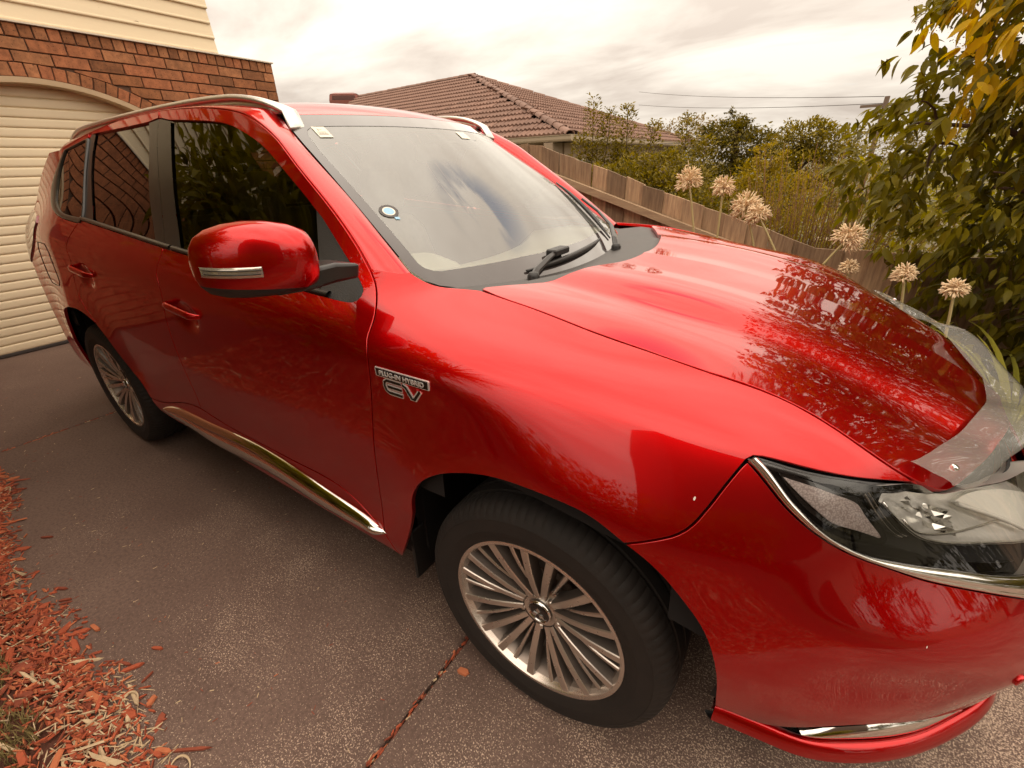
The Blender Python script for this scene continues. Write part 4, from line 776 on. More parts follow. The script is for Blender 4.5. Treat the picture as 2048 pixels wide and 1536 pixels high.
for k, (x, y, lab) in enumerate(((11.5, -4.5, 'street tree across the road, nearest the added dark house'), (10.5, 1.5, 'street tree straight ahead of the parked car across the road'), (11.5, 7.0, 'street tree across the road beyond the paling fence end'), (8.2, 4.6, 'small dense tree on the verge ahead of the paling fence'))):
    h = 3.2 if k < 3 else 2.0
    tree('street_tree', lab, (x, y, -.2), [(x, y, h, 1.9, 2.2, 1.5), (x+.3, y+1.6, h*.8, 1.5, 1.6, 1.2), (x, y-1.6, h*.75, 1.5, 1.6, 1.2), (x, y, h*.35, 1.6, 2.4, .9)], 4200, .26, shp[0], green_d, group='street trees ahead of the car', clump=9, shell=.9, tr=.14)
DATA = {
'fender': [(-0.5581, 7.4874), (-0.5386, 7.3451), (-0.529, 7.2685), (-0.5193, 7.182), (-0.5029, 7.0103), (-0.4786, 6.744), (-0.4645, 6.5792), (-0.4583, 6.4925), (-0.4536, 6.4064), (-0.4504, 6.3279), (-0.4478, 6.2349), (-0.4443, 6.1434), (-0.4396, 6.0433), (-0.4363, 5.9347), (-0.4347, 5.8164), (-0.4345, 5.715), (-0.4354, 5.6057), (-0.4376, 5.4783), (-0.4454, 5.142), (-0.4644, 4.3995), (-0.4739, 3.9771), (-0.5128, 1.9353), (-0.5181, 1.6142), (-0.5201, 1.4269), (-0.5014, 1.1961), (-0.4772, 0.6991), (-0.3811, 2.1527), (-0.3643, 2.421), (-0.3565, 2.568), (-0.3539, 2.6307), (-0.3497, 2.8185), (-0.3467, 2.909), (-0.3427, 2.998), (-0.3374, 3.0961), (-0.3311, 3.1989), (-0.3239, 3.3023), (-0.316, 3.403), (-0.3074, 3.5005), (-0.2983, 3.5913), (-0.2887, 3.6761), (-0.2787, 3.7557), (-0.2682, 3.8312), (-0.2572, 3.9033), (-0.2457, 3.9714), (-0.2339, 4.0357), (-0.2216, 4.0962), (-0.2093, 4.152), (-0.184, 4.2537), (-0.1448, 4.393), (-0.1186, 4.4801), (-0.0914, 4.5657), (-0.0499, 4.6849), (-0.0077, 4.7931), (0.0349, 4.8877), (0.0629, 4.9381), (0.0766, 4.9585), (0.0905, 4.9755), (0.1047, 4.9884), (0.1188, 4.9949), (0.1327, 4.9934), (0.1463, 4.9821), (0.1597, 4.9593), (0.1727, 4.9249), (0.1854, 4.8808), (0.198, 4.8294), (0.2228, 4.7144), (0.2615, 4.9362), (0.2971, 5.1276), (0.3076, 5.1968), (0.317, 5.274), (0.3243, 5.3488), (0.331, 5.4314), (0.3418, 5.5863), (0.3568, 5.817), (0.3767, 6.1061), (0.3851, 6.1645), (0.3974, 6.1893), (0.4122, 6.205), (0.453, 6.2387), (0.4803, 6.2698), (0.5079, 6.3132), (0.5219, 6.3405), (0.5361, 6.3733), (0.5505, 6.4118), (0.5647, 6.4559), (0.5794, 6.5073), (0.5949, 6.5663), (0.6268, 6.6995), (0.6775, 6.928), (0.6453, 6.9217), (0.5794, 6.8973), (0.5625, 6.8942), (0.5469, 6.8952), (0.5318, 6.8997), (0.502, 6.9178), (0.4874, 6.9305), (0.4207, 6.9994), (0.3934, 7.0143), (0.3681, 7.0166), (0.2873, 7.002), (0.2594, 7.0039), (0.1901, 7.0226), (0.1625, 7.0272), (0.1351, 7.0268), (0.0501, 7.0153), (0.0086, 7.0156), (-0.075, 7.0294), (-0.147, 7.051), (-0.1739, 7.0654), (-0.199, 7.0867), (-0.2277, 7.1245), (-0.2542, 7.1688), (-0.3232, 7.175), (-0.3377, 7.1827), (-0.3519, 7.1973), (-0.3675, 7.2252), (-0.3823, 7.2639), (-0.3952, 7.3073), (-0.4086, 7.3608), (-0.4488, 7.5319), (-0.4609, 7.4917), (-0.4732, 7.4764), (-0.487, 7.4758), (-0.5434, 7.4857)],
'front_door': [(-0.5201, 1.4269), (-0.5181, 1.6142), (-0.5128, 1.9353), (-0.4739, 3.9771), (-0.4644, 4.3995), (-0.4454, 5.142), (-0.4376, 5.4783), (-0.4354, 5.6057), (-0.4345, 5.715), (-0.4347, 5.8164), (-0.4363, 5.9347), (-0.4396, 6.0433), (-0.4443, 6.1434), (-0.4478, 6.2349), (-0.4504, 6.3279), (-0.4536, 6.4064), (-0.4583, 6.4925), (-0.4645, 6.5792), (-0.4712, 6.6598), (-0.5112, 7.0996), (-0.5193, 7.182), (-0.529, 7.2685), (-0.5484, 7.4183), (-0.5612, 7.4994), (-0.5818, 7.6225), (-0.6033, 7.7383), (-0.6239, 7.8367), (-0.6575, 7.9821), (-0.748, 8.3481), (-0.7947, 8.5436), (-0.8415, 8.7489), (-0.9355, 9.1826), (-0.9687, 9.3288), (-0.992, 9.4217), (-1.0043, 9.466), (-1.0284, 9.5437), (-1.0528, 9.6109), (-1.0785, 9.6721), (-1.0915, 9.6997), (-1.1175, 9.7483), (-1.1305, 9.7693), (-1.1568, 9.8039), (-1.1841, 9.8279), (-1.1977, 9.8355), (-1.2241, 9.8436), (-1.2522, 9.8454), (-1.2814, 9.8423), (-1.4227, 9.8053), (-1.4929, 9.7969), (-1.5365, 9.7975), (-1.5788, 9.8023), (-1.7075, 9.8316), (-1.7014, 9.7067), (-1.6087, 9.628), (-1.522, 9.608), (-1.4526, 9.6016), (-1.4086, 9.6065), (-1.2973, 9.6358), (-1.258, 9.6349), (-1.2321, 9.6258), (-1.2178, 9.6163), (-1.1927, 9.5934), (-1.1668, 9.5636), (-1.1392, 9.5257), (-1.1115, 9.4806), (-1.0982, 9.4557), (-1.0732, 9.4016), (-1.0611, 9.3715), (-1.0369, 9.3036), (-1.0247, 9.2653), (-0.9995, 9.1787), (-0.9757, 9.089), (-0.9393, 8.942), (-0.9031, 8.788), (-0.8693, 8.6398), (-0.7893, 8.2795), (-0.7789, 8.2391), (-0.7561, 8.1425), (-0.6395, 7.6046), (-0.6178, 7.4995), (-0.5967, 7.386), (-0.5739, 7.2475), (-0.5527, 7.107), (-0.5441, 7.027), (-0.5408, 6.9287), (-0.5443, 6.8378), (-0.5542, 6.7937), (-0.5684, 6.7863), (-0.5955, 6.7959), (-0.655, 6.8308), (-0.74, 6.8529), (-0.8109, 6.8667), (-0.8789, 6.8733), (-1.0948, 6.8803), (-1.3676, 6.9118), (-1.5057, 6.9209), (-1.5068, 6.8155), (-1.5088, 6.6974), (-1.5118, 6.5835), (-1.5221, 6.2637), (-1.5232, 6.1655), (-1.52, 6.0869), (-1.5157, 6.0035), (-1.5123, 5.9081), (-1.5122, 5.816), (-1.5143, 5.7476), (-1.518, 5.6758), (-1.5228, 5.6004), (-1.5412, 5.3497), (-1.5474, 5.257), (-1.5531, 5.1592), (-1.5577, 5.0623), (-1.5612, 4.9694), (-1.5639, 4.873), (-1.5661, 4.7735), (-1.5691, 4.5665), (-1.5708, 4.3515), (-1.573, 3.9099), (-1.5748, 3.6872), (-1.5775, 3.4686), (-1.5829, 3.158), (-1.5872, 2.9681), (-1.5943, 2.7182), (-1.6018, 2.5159), (-1.6138, 2.2626), (-1.5275, 2.1977), (-1.471, 2.1604), (-1.4161, 2.132), (-1.3611, 2.115), (-1.3062, 2.1083), (-1.2052, 2.1048), (-1.0806, 2.0948), (-1.0079, 2.0922), (-0.9361, 2.0973), (-0.8602, 2.1121), (-0.8167, 2.117), (-0.7751, 2.1114), (-0.7484, 2.0989), (-0.7225, 2.0773), (-0.6945, 2.0399), (-0.6794, 2.0131), (-0.6648, 1.9826), (-0.6506, 1.9491), (-0.637, 1.9129), (-0.6115, 1.8348), (-0.5997, 1.7939), (-0.5782, 1.7111), (-0.5648, 1.6535), (-0.5525, 1.5961), (-0.5305, 1.483)],
'rear_frame': [(-1.7075, 9.8316), (-1.847, 9.8675), (-1.9426, 9.8847), (-2.023, 9.8888), (-2.0639, 9.8852), (-2.1058, 9.877), (-2.1612, 9.8584), (-2.2168, 9.8323), (-2.2884, 9.7916), (-2.3908, 9.7263), (-2.3909, 9.6565), (-2.3465, 9.6676), (-2.2817, 9.6766), (-2.0823, 9.692), (-1.9425, 9.6927), (-1.7861, 9.6799), (-1.7014, 9.7067)],
'rear_door': [(-1.5057, 6.9209), (-1.7297, 6.9413), (-2.0813, 6.9605), (-2.2909, 6.9769), (-2.3556, 6.5786), (-2.3678, 6.511), (-2.4025, 6.3306), (-2.4252, 6.2081), (-2.4342, 6.1544), (-2.444, 6.0775), (-2.4447, 6.0087), (-2.4333, 5.8758), (-2.4323, 5.797), (-2.4351, 5.7415), (-2.4402, 5.681), (-2.4471, 5.6162), (-2.4825, 5.3318), (-2.4907, 5.2585), (-2.4977, 5.1859), (-2.504, 5.0976), (-2.5076, 5.0033), (-2.5082, 4.9119), (-2.506, 4.8229), (-2.5014, 4.7358), (-2.4954, 4.6578), (-2.4883, 4.5858), (-2.4801, 4.5143), (-2.4708, 4.4432), (-2.4605, 4.3723), (-2.4374, 4.2298), (-2.3702, 3.8513), (-2.3487, 3.7226), (-2.3292, 3.5919), (-2.3194, 3.5183), (-2.3017, 3.3674), (-2.26, 2.9675), (-2.2262, 2.6611), (-2.2092, 2.5016), (-2.1932, 2.3398), (-2.186, 2.2585), (-2.1793, 2.1771), (-2.1723, 2.0792), (-2.1661, 1.9804), (-2.1608, 1.8818), (-2.1561, 1.7832), (-2.1442, 1.4879), (-2.118, 1.475), (-2.1038, 1.4734), (-2.0884, 1.4775), (-2.063, 1.497), (-2.0371, 1.5288), (-2.009, 1.5728), (-1.9944, 1.599), (-1.9641, 1.6589), (-1.9488, 1.6923), (-1.9063, 1.7934), (-1.8234, 2.0015), (-1.7961, 2.0635), (-1.7692, 2.1172), (-1.7406, 2.163), (-1.7262, 2.1817), (-1.6977, 2.2114), (-1.6556, 2.2415), (-1.6138, 2.2626), (-1.6018, 2.5159), (-1.5943, 2.7182), (-1.5872, 2.9681), (-1.5829, 3.158), (-1.5775, 3.4686), (-1.5748, 3.6872), (-1.573, 3.9099), (-1.5708, 4.3515), (-1.5691, 4.5665), (-1.5661, 4.7735), (-1.5639, 4.873), (-1.5612, 4.9694), (-1.5577, 5.0623), (-1.5531, 5.1592), (-1.5474, 5.257), (-1.5412, 5.3497), (-1.5228, 5.6004), (-1.518, 5.6758), (-1.5143, 5.7476), (-1.5122, 5.816), (-1.5123, 5.9081), (-1.5157, 6.0035), (-1.52, 6.0869), (-1.5232, 6.1655), (-1.5221, 6.2637), (-1.5118, 6.5835), (-1.5088, 6.6974), (-1.5068, 6.8155)],
'quarter': [(-2.2909, 6.9769), (-2.3556, 6.5786), (-2.3678, 6.511), (-2.4025, 6.3306), (-2.4252, 6.2081), (-2.4342, 6.1544), (-2.444, 6.0775), (-2.4447, 6.0087), (-2.4333, 5.8758), (-2.4323, 5.797), (-2.4351, 5.7415), (-2.4402, 5.681), (-2.4471, 5.6162), (-2.4825, 5.3318), (-2.4907, 5.2585), (-2.4977, 5.1859), (-2.504, 5.0976), (-2.5076, 5.0033), (-2.5082, 4.9119), (-2.506, 4.8229), (-2.5014, 4.7358), (-2.4954, 4.6578), (-2.4883, 4.5858), (-2.4801, 4.5143), (-2.4708, 4.4432), (-2.4605, 4.3723), (-2.4374, 4.2298), (-2.3702, 3.8513), (-2.3487, 3.7226), (-2.3292, 3.5919), (-2.3194, 3.5183), (-2.3017, 3.3674), (-2.26, 2.9675), (-2.2176, 2.5817), (-2.201, 2.4209), (-2.1932, 2.3398), (-2.1793, 2.1771), (-2.1723, 2.0792), (-2.1661, 1.9804), (-2.1608, 1.8818), (-2.1519, 1.6847), (-2.1442, 1.4879), (-2.147, 1.4611), (-2.1541, 1.663), (-2.1587, 1.7686), (-2.1642, 1.8698), (-2.1694, 1.9551), (-2.2083, 2.5098), (-2.2314, 2.8636), (-2.2443, 3.0385), (-2.2516, 3.1249), (-2.2595, 3.2096), (-2.2681, 3.2918), (-2.2773, 3.3721), (-2.2871, 3.4498), (-2.2973, 3.524), (-2.308, 3.594), (-2.3189, 3.6593), (-2.3301, 3.7189), (-2.3415, 3.7723), (-2.3543, 3.8245), (-2.3674, 3.8694), (-2.3805, 3.9082), (-2.4069, 3.9734), (-2.4601, 4.0903), (-2.4875, 4.1445), (-2.5016, 4.168), (-2.516, 4.1882), (-2.5302, 4.2035), (-2.544, 4.2146), (-2.5725, 4.2274), (-2.5869, 4.2297), (-2.616, 4.2278), (-2.6447, 4.2195), (-2.6729, 4.2063), (-2.7008, 4.1873), (-2.7289, 4.1613), (-2.7702, 4.1089), (-2.7968, 4.0671), (-2.8237, 4.0199), (-2.8922, 3.8887), (-2.9101, 3.7855), (-2.927, 3.6763), (-2.9431, 3.5613), (-2.9582, 3.4407), (-2.9722, 3.3149), (-2.9853, 3.1845), (-2.9974, 3.0501), (-3.0083, 2.9123), (-3.0183, 2.772), (-3.0271, 2.6295), (-3.038, 2.4991), (-3.0482, 2.3655), (-3.0574, 2.2287), (-3.0657, 2.0889), (-3.0731, 1.9462), (-3.0795, 1.8005), (-3.0848, 1.6516), (-3.0891, 1.4991), (-3.0921, 1.3429), (-3.094, 1.1821), (-3.0947, 1.0155), (-3.0941, 0.8412), (-3.0922, 0.6563), (-3.0972, 0.7), (-3.4, 0.7), (-3.4, 7), (-3.3138, 7.4746), (-3.2803, 7.6645), (-3.2323, 7.9459), (-3.2037, 8.1215), (-3.1633, 8.3782), (-3.1155, 8.6945), (-3.0634, 9.0526), (-3.02, 9.36), (-2.901, 9.3799), (-2.792, 9.3836), (-2.6749, 9.4964), (-2.5905, 9.5722), (-2.5265, 9.6237), (-2.4329, 9.6922), (-2.418, 9.5799), (-2.6035, 9.4542), (-2.7619, 9.3551), (-2.7845, 9.1455), (-2.7989, 8.9993), (-2.8058, 8.9228), (-2.8125, 8.8434), (-2.8191, 8.7569), (-2.8255, 8.6615), (-2.8311, 8.5621), (-2.8355, 8.4591), (-2.8385, 8.3527), (-2.8396, 8.2434), (-2.8387, 8.1322), (-2.8356, 8.0231), (-2.8306, 7.9138), (-2.8238, 7.8062), (-2.8153, 7.702), (-2.8054, 7.603), (-2.7941, 7.5108), (-2.7824, 7.4312), (-2.7709, 7.3658), (-2.7588, 7.307), (-2.7461, 7.2544), (-2.733, 7.2073), (-2.7195, 7.1653), (-2.7058, 7.1277), (-2.6919, 7.0942), (-2.6642, 7.0369), (-2.6371, 6.9905), (-2.6234, 6.9706), (-2.5953, 6.9371), (-2.5657, 6.9111), (-2.5215, 6.8863), (-2.4818, 6.8739), (-2.4247, 6.8659), (-2.3643, 6.8648), (-2.2862, 6.8684)],
'window_rear_quarter': [(-2.2862, 6.8684), (-2.3796, 6.8646), (-2.4538, 6.8688), (-2.5086, 6.8814), (-2.534, 6.8919), (-2.5657, 6.9111), (-2.5807, 6.9232), (-2.6095, 6.9528), (-2.6371, 6.9905), (-2.6506, 7.0125), (-2.678, 7.064), (-2.6919, 7.0942), (-2.7058, 7.1277), (-2.7195, 7.1653), (-2.733, 7.2073), (-2.7461, 7.2544), (-2.7588, 7.307), (-2.7709, 7.3658), (-2.7824, 7.4312), (-2.7941, 7.5108), (-2.8054, 7.603), (-2.8153, 7.702), (-2.8238, 7.8062), (-2.8306, 7.9138), (-2.8356, 8.0231), (-2.8387, 8.1322), (-2.8396, 8.2434), (-2.8385, 8.3527), (-2.8355, 8.4591), (-2.8311, 8.5621), (-2.8255, 8.6615), (-2.8191, 8.7569), (-2.8125, 8.8434), (-2.8058, 8.9228), (-2.7989, 8.9993), (-2.7845, 9.1455), (-2.7619, 9.3551), (-2.6035, 9.4542), (-2.418, 9.5799), (-2.3855, 9.0886), (-2.3472, 8.4973), (-2.3202, 8.061), (-2.3084, 7.8603), (-2.298, 7.6737), (-2.2855, 7.4243), (-2.2793, 7.2813), (-2.277, 7.2174), (-2.2753, 7.1589), (-2.2734, 7.0591), (-2.2734, 7.0183), (-2.2761, 6.9413)],
'sill': [(-2.1442, 1.4879), (-2.118, 1.475), (-2.1038, 1.4734), (-2.0884, 1.4775), (-2.063, 1.497), (-2.0371, 1.5288), (-2.009, 1.5728), (-1.9944, 1.599), (-1.9641, 1.6589), (-1.9488, 1.6923), (-1.9063, 1.7934), (-1.8234, 2.0015), (-1.7961, 2.0635), (-1.7692, 2.1172), (-1.7406, 2.163), (-1.7262, 2.1817), (-1.6977, 2.2114), (-1.6556, 2.2415), (-1.6138, 2.2626), (-1.5275, 2.1977), (-1.471, 2.1604), (-1.4161, 2.132), (-1.3611, 2.115), (-1.3062, 2.1083), (-1.2052, 2.1048), (-1.0225, 2.0922), (-0.9503, 2.0955), (-0.8455, 2.1145), (-0.8167, 2.117), (-0.7888, 2.1148), (-0.7616, 2.1062), (-0.7353, 2.0894), (-0.71, 2.0625), (-0.6945, 2.0399), (-0.6794, 2.0131), (-0.6506, 1.9491), (-0.6239, 1.8746), (-0.5997, 1.7939), (-0.5782, 1.7111), (-0.5648, 1.6535), (-0.5525, 1.5961), (-0.5201, 1.4269), (-0.5014, 1.1961), (-0.4772, 0.6991), (-0.4816, 0.7765), (-0.4857, 0.7876), (-0.4912, 0.7959), (-0.498, 0.8015), (-0.5061, 0.8046), (-0.5257, 0.8041), (-0.5495, 0.7957), (-0.5917, 0.7715), (-0.7476, 0.66), (-0.8211, 0.6163), (-0.8548, 0.6017), (-0.9025, 0.5886), (-0.9482, 0.5844), (-0.9778, 0.5861), (-1.0066, 0.5911), (-1.0487, 0.604), (-1.1164, 0.6378), (-1.1946, 0.6931), (-1.3366, 0.8126), (-1.403, 0.8636), (-1.472, 0.9056), (-1.5152, 0.9245), (-1.5449, 0.9338), (-1.6069, 0.9432), (-1.671, 0.9387), (-1.7193, 0.9279), (-1.866, 0.8838), (-1.9278, 0.8723), (-1.9712, 0.8723), (-2.011, 0.8826), (-2.0465, 0.9058), (-2.0674, 0.9298), (-2.0857, 0.9615), (-2.0938, 0.9805), (-2.106, 1.0177), (-2.1201, 1.081), (-2.1311, 1.154), (-2.1396, 1.2343), (-2.1466, 1.3194), (-2.1528, 1.4069)],
'glass_front': [(-1.3999, 7.019), (-1.4382, 7.4844), (-1.467, 7.8471), (-1.4866, 8.1059), (-1.5271, 8.6579), (-1.5384, 8.8045), (-1.5615, 9.0836), (-1.6087, 9.628), (-1.522, 9.608), (-1.4526, 9.6016), (-1.4086, 9.6065), (-1.2973, 9.6358), (-1.258, 9.6349), (-1.2321, 9.6258), (-1.2046, 9.6051), (-1.18, 9.5796), (-1.1531, 9.5456), (-1.1253, 9.504), (-1.0982, 9.4557), (-1.0732, 9.4016), (-1.049, 9.3389), (-1.0369, 9.3036), (-1.0123, 9.2238), (-0.9875, 9.1343), (-0.9637, 9.0416), (-0.9393, 8.942), (-0.9031, 8.788), (-0.8693, 8.6398), (-0.7893, 8.2795), (-0.7731, 8.0532), (-0.7614, 7.899), (-0.7489, 7.7422), (-0.7353, 7.5826), (-0.7051, 7.2503), (-0.6631, 6.8113), (-0.7904, 6.8582), (-0.8464, 6.8722), (-0.8982, 6.8796), (-0.9969, 6.8819), (-1.2031, 6.8677), (-1.2772, 6.8742), (-1.3154, 6.8867), (-1.3465, 6.9078), (-1.3628, 6.9277), (-1.3776, 6.955), (-1.3895, 6.9857)],
'sail': [(-0.6631, 6.8113), (-0.7051, 7.2503), (-0.7353, 7.5826), (-0.7489, 7.7422), (-0.7614, 7.899), (-0.7731, 8.0532), (-0.7893, 8.2795), (-0.7661, 8.1861), (-0.7241, 7.9969), (-0.6395, 7.6046), (-0.6178, 7.4995), (-0.6077, 7.4469), (-0.5849, 7.3163), (-0.5639, 7.1826), (-0.5527, 7.107), (-0.5441, 7.027), (-0.5408, 6.9287), (-0.5443, 6.8378), (-0.5542, 6.7937), (-0.5684, 6.7863), (-0.5823, 6.79), (-0.6405, 6.8219)],
'pillar_front': [(-1.7014, 9.7067), (-1.6996, 9.5771), (-1.6979, 9.5111), (-1.6952, 9.4437), (-1.6916, 9.3813), (-1.6874, 9.3232), (-1.6824, 9.263), (-1.6511, 8.9312), (-1.6338, 8.7359), (-1.6219, 8.5919), (-1.6034, 8.3538), (-1.5907, 8.1797), (-1.5666, 7.8284), (-1.5355, 7.3488), (-1.5103, 6.9488), (-1.3946, 6.9424), (-1.3999, 7.019), (-1.4382, 7.4844), (-1.467, 7.8471), (-1.4866, 8.1059), (-1.5271, 8.6579), (-1.5384, 8.8045), (-1.5615, 9.0836), (-1.6087, 9.628)],
'pillar_rear': [(-1.7861, 9.6799), (-1.7731, 9.5647), (-1.7603, 9.4369), (-1.754, 9.3644), (-1.7445, 9.242), (-1.7353, 9.1055), (-1.726, 8.958), (-1.7026, 8.5605), (-1.6872, 8.3086), (-1.6756, 8.1338), (-1.6625, 7.9535), (-1.6487, 7.7778), (-1.6335, 7.5969), (-1.6173, 7.412), (-1.5833, 7.0355), (-1.5103, 6.9488), (-1.5355, 7.3488), (-1.5666, 7.8284), (-1.5907, 8.1797), (-1.6034, 8.3538), (-1.6219, 8.5919), (-1.6338, 8.7359), (-1.6511, 8.9312), (-1.6824, 9.263), (-1.6874, 9.3232), (-1.6916, 9.3813), (-1.6952, 9.4437), (-1.6979, 9.5111), (-1.6996, 9.5771), (-1.7014, 9.7067)],
'glass_rear': [(-1.7861, 9.6799), (-1.7731, 9.5647), (-1.7603, 9.4369), (-1.754, 9.3644), (-1.7445, 9.242), (-1.7353, 9.1055), (-1.726, 8.958), (-1.7026, 8.5605), (-1.6872, 8.3086), (-1.6756, 8.1338), (-1.6625, 7.9535), (-1.6487, 7.7778), (-1.6335, 7.5969), (-1.6173, 7.412), (-1.5833, 7.0355), (-1.7509, 7.0537), (-1.8647, 7.0557), (-1.9893, 7.0445), (-2.1591, 7.0169), (-2.2514, 8.1468), (-2.2954, 8.6771), (-2.315, 8.9316), (-2.3259, 9.0934), (-2.3305, 9.1731), (-2.3347, 9.261), (-2.338, 9.3446), (-2.3406, 9.4249), (-2.3426, 9.5027), (-2.3456, 9.6539), (-2.1861, 9.6768), (-2.0479, 9.6899), (-1.9488, 9.6911), (-1.7994, 9.6811)],
'pillar_c': [(-2.3908, 9.7263), (-2.3456, 9.6539), (-2.3426, 9.5027), (-2.3406, 9.4249), (-2.338, 9.3446), (-2.3347, 9.261), (-2.3305, 9.1731), (-2.3259, 9.0934), (-2.315, 8.9316), (-2.2954, 8.6771), (-2.2514, 8.1468), (-2.1591, 7.0169), (-2.2862, 6.8684), (-2.28, 6.9471), (-2.2776, 7.0749), (-2.2784, 7.1439), (-2.2823, 7.297), (-2.2889, 7.4819), (-2.2931, 7.5839), (-2.3029, 7.8017), (-2.3144, 8.0315), (-2.3207, 8.1483), (-2.3271, 8.2652), (-2.3406, 8.4949), (-2.3544, 8.7125), (-2.3681, 8.9101), (-2.3748, 8.9989), (-2.3845, 9.1176), (-2.4097, 9.3951), (-2.4149, 9.4593), (-2.418, 9.5134), (-2.4187, 9.5595), (-2.4151, 9.6136), (-2.4046, 9.6725)],
'glass_quarter': [(-2.7286, 9.3183), (-2.5841, 9.4175), (-2.4464, 9.5224), (-2.4171, 9.2516), (-2.3954, 9.032), (-2.3814, 8.8711), (-2.3745, 8.7851), (-2.3612, 8.6037), (-2.3442, 8.3329), (-2.3278, 8.0351), (-2.3067, 7.6076), (-2.2809, 7.0469), (-2.3845, 7.0417), (-2.4577, 7.0425), (-2.5037, 7.052), (-2.5326, 7.0692), (-2.5465, 7.0825), (-2.5603, 7.1001), (-2.5757, 7.1258), (-2.5905, 7.1569), (-2.6048, 7.1925), (-2.6184, 7.2321), (-2.6314, 7.2751), (-2.6444, 7.3228), (-2.6572, 7.3776), (-2.6694, 7.4416), (-2.681, 7.5194), (-2.6918, 7.6152), (-2.7004, 7.7123), (-2.7077, 7.8131), (-2.7145, 7.9228), (-2.7209, 8.0384), (-2.7266, 8.1569), (-2.7317, 8.2755), (-2.7362, 8.391), (-2.7399, 8.5005), (-2.7431, 8.6133), (-2.7455, 8.7269), (-2.7467, 8.8268), (-2.7467, 8.9156), (-2.7455, 8.9959), (-2.7429, 9.0769), (-2.7389, 9.1605), (-2.7339, 9.2403)],
'belt': [(-0.6409, 6.8269), (-0.7683, 6.8591), (-0.8523, 6.8716), (-1.0803, 6.8792), (-1.3676, 6.9118), (-1.5057, 6.9209), (-1.7154, 6.9402), (-2.0813, 6.9605), (-2.2909, 6.9769)],
'chrome_sill_up': [(-2.0086, 1.4262), (-1.9841, 1.4992), (-1.9572, 1.5693), (-1.9422, 1.6023), (-1.9174, 1.6478), (-1.8912, 1.6869), (-1.863, 1.7215), (-1.8335, 1.7512), (-1.8032, 1.7757), (-1.7744, 1.7937), (-1.7468, 1.8069), (-1.6341, 1.843), (-1.5917, 1.8597), (-1.5499, 1.8805), (-1.4367, 1.9442), (-1.365, 1.978), (-1.294, 1.9993), (-1.2386, 2.0056), (-1.1963, 2.003), (-1.1523, 1.9935), (-1.0964, 1.9725), (-1.0424, 1.9447), (-0.9734, 1.8981), (-0.8522, 1.7911), (-0.7932, 1.745), (-0.7474, 1.7177), (-0.6572, 1.674), (-0.6162, 1.6482), (-0.592, 1.6264), (-0.581, 1.6137), (-0.5648, 1.5899), (-0.5504, 1.5626), (-0.5374, 1.5329), (-0.5139, 1.4694)],
'chrome_sill_lo': [(-2.0086, 1.4262), (-1.9983, 1.3597), (-1.9862, 1.3), (-1.9746, 1.2624), (-1.9635, 1.2392), (-1.9509, 1.2212), (-1.9369, 1.2074), (-1.9215, 1.1969), (-1.8894, 1.1833), (-1.7774, 1.1535), (-1.7339, 1.1374), (-1.6922, 1.1137), (-1.6256, 1.0639), (-1.5983, 1.0468), (-1.5694, 1.0347), (-1.5384, 1.0299), (-1.4991, 1.0355), (-1.4588, 1.0508), (-1.4017, 1.0818), (-1.2404, 1.1838), (-1.1842, 1.2097), (-1.1374, 1.2207), (-1.094, 1.2212), (-1.053, 1.2137), (-1.0003, 1.195), (-0.9028, 1.1523), (-0.8603, 1.1391), (-0.8185, 1.1344), (-0.7761, 1.1427), (-0.7323, 1.1656), (-0.6633, 1.2127), (-0.6038, 1.2415), (-0.5759, 1.2611), (-0.5634, 1.2766), (-0.5519, 1.2985), (-0.5378, 1.3413), (-0.5257, 1.3938), (-0.5146, 1.4511)],
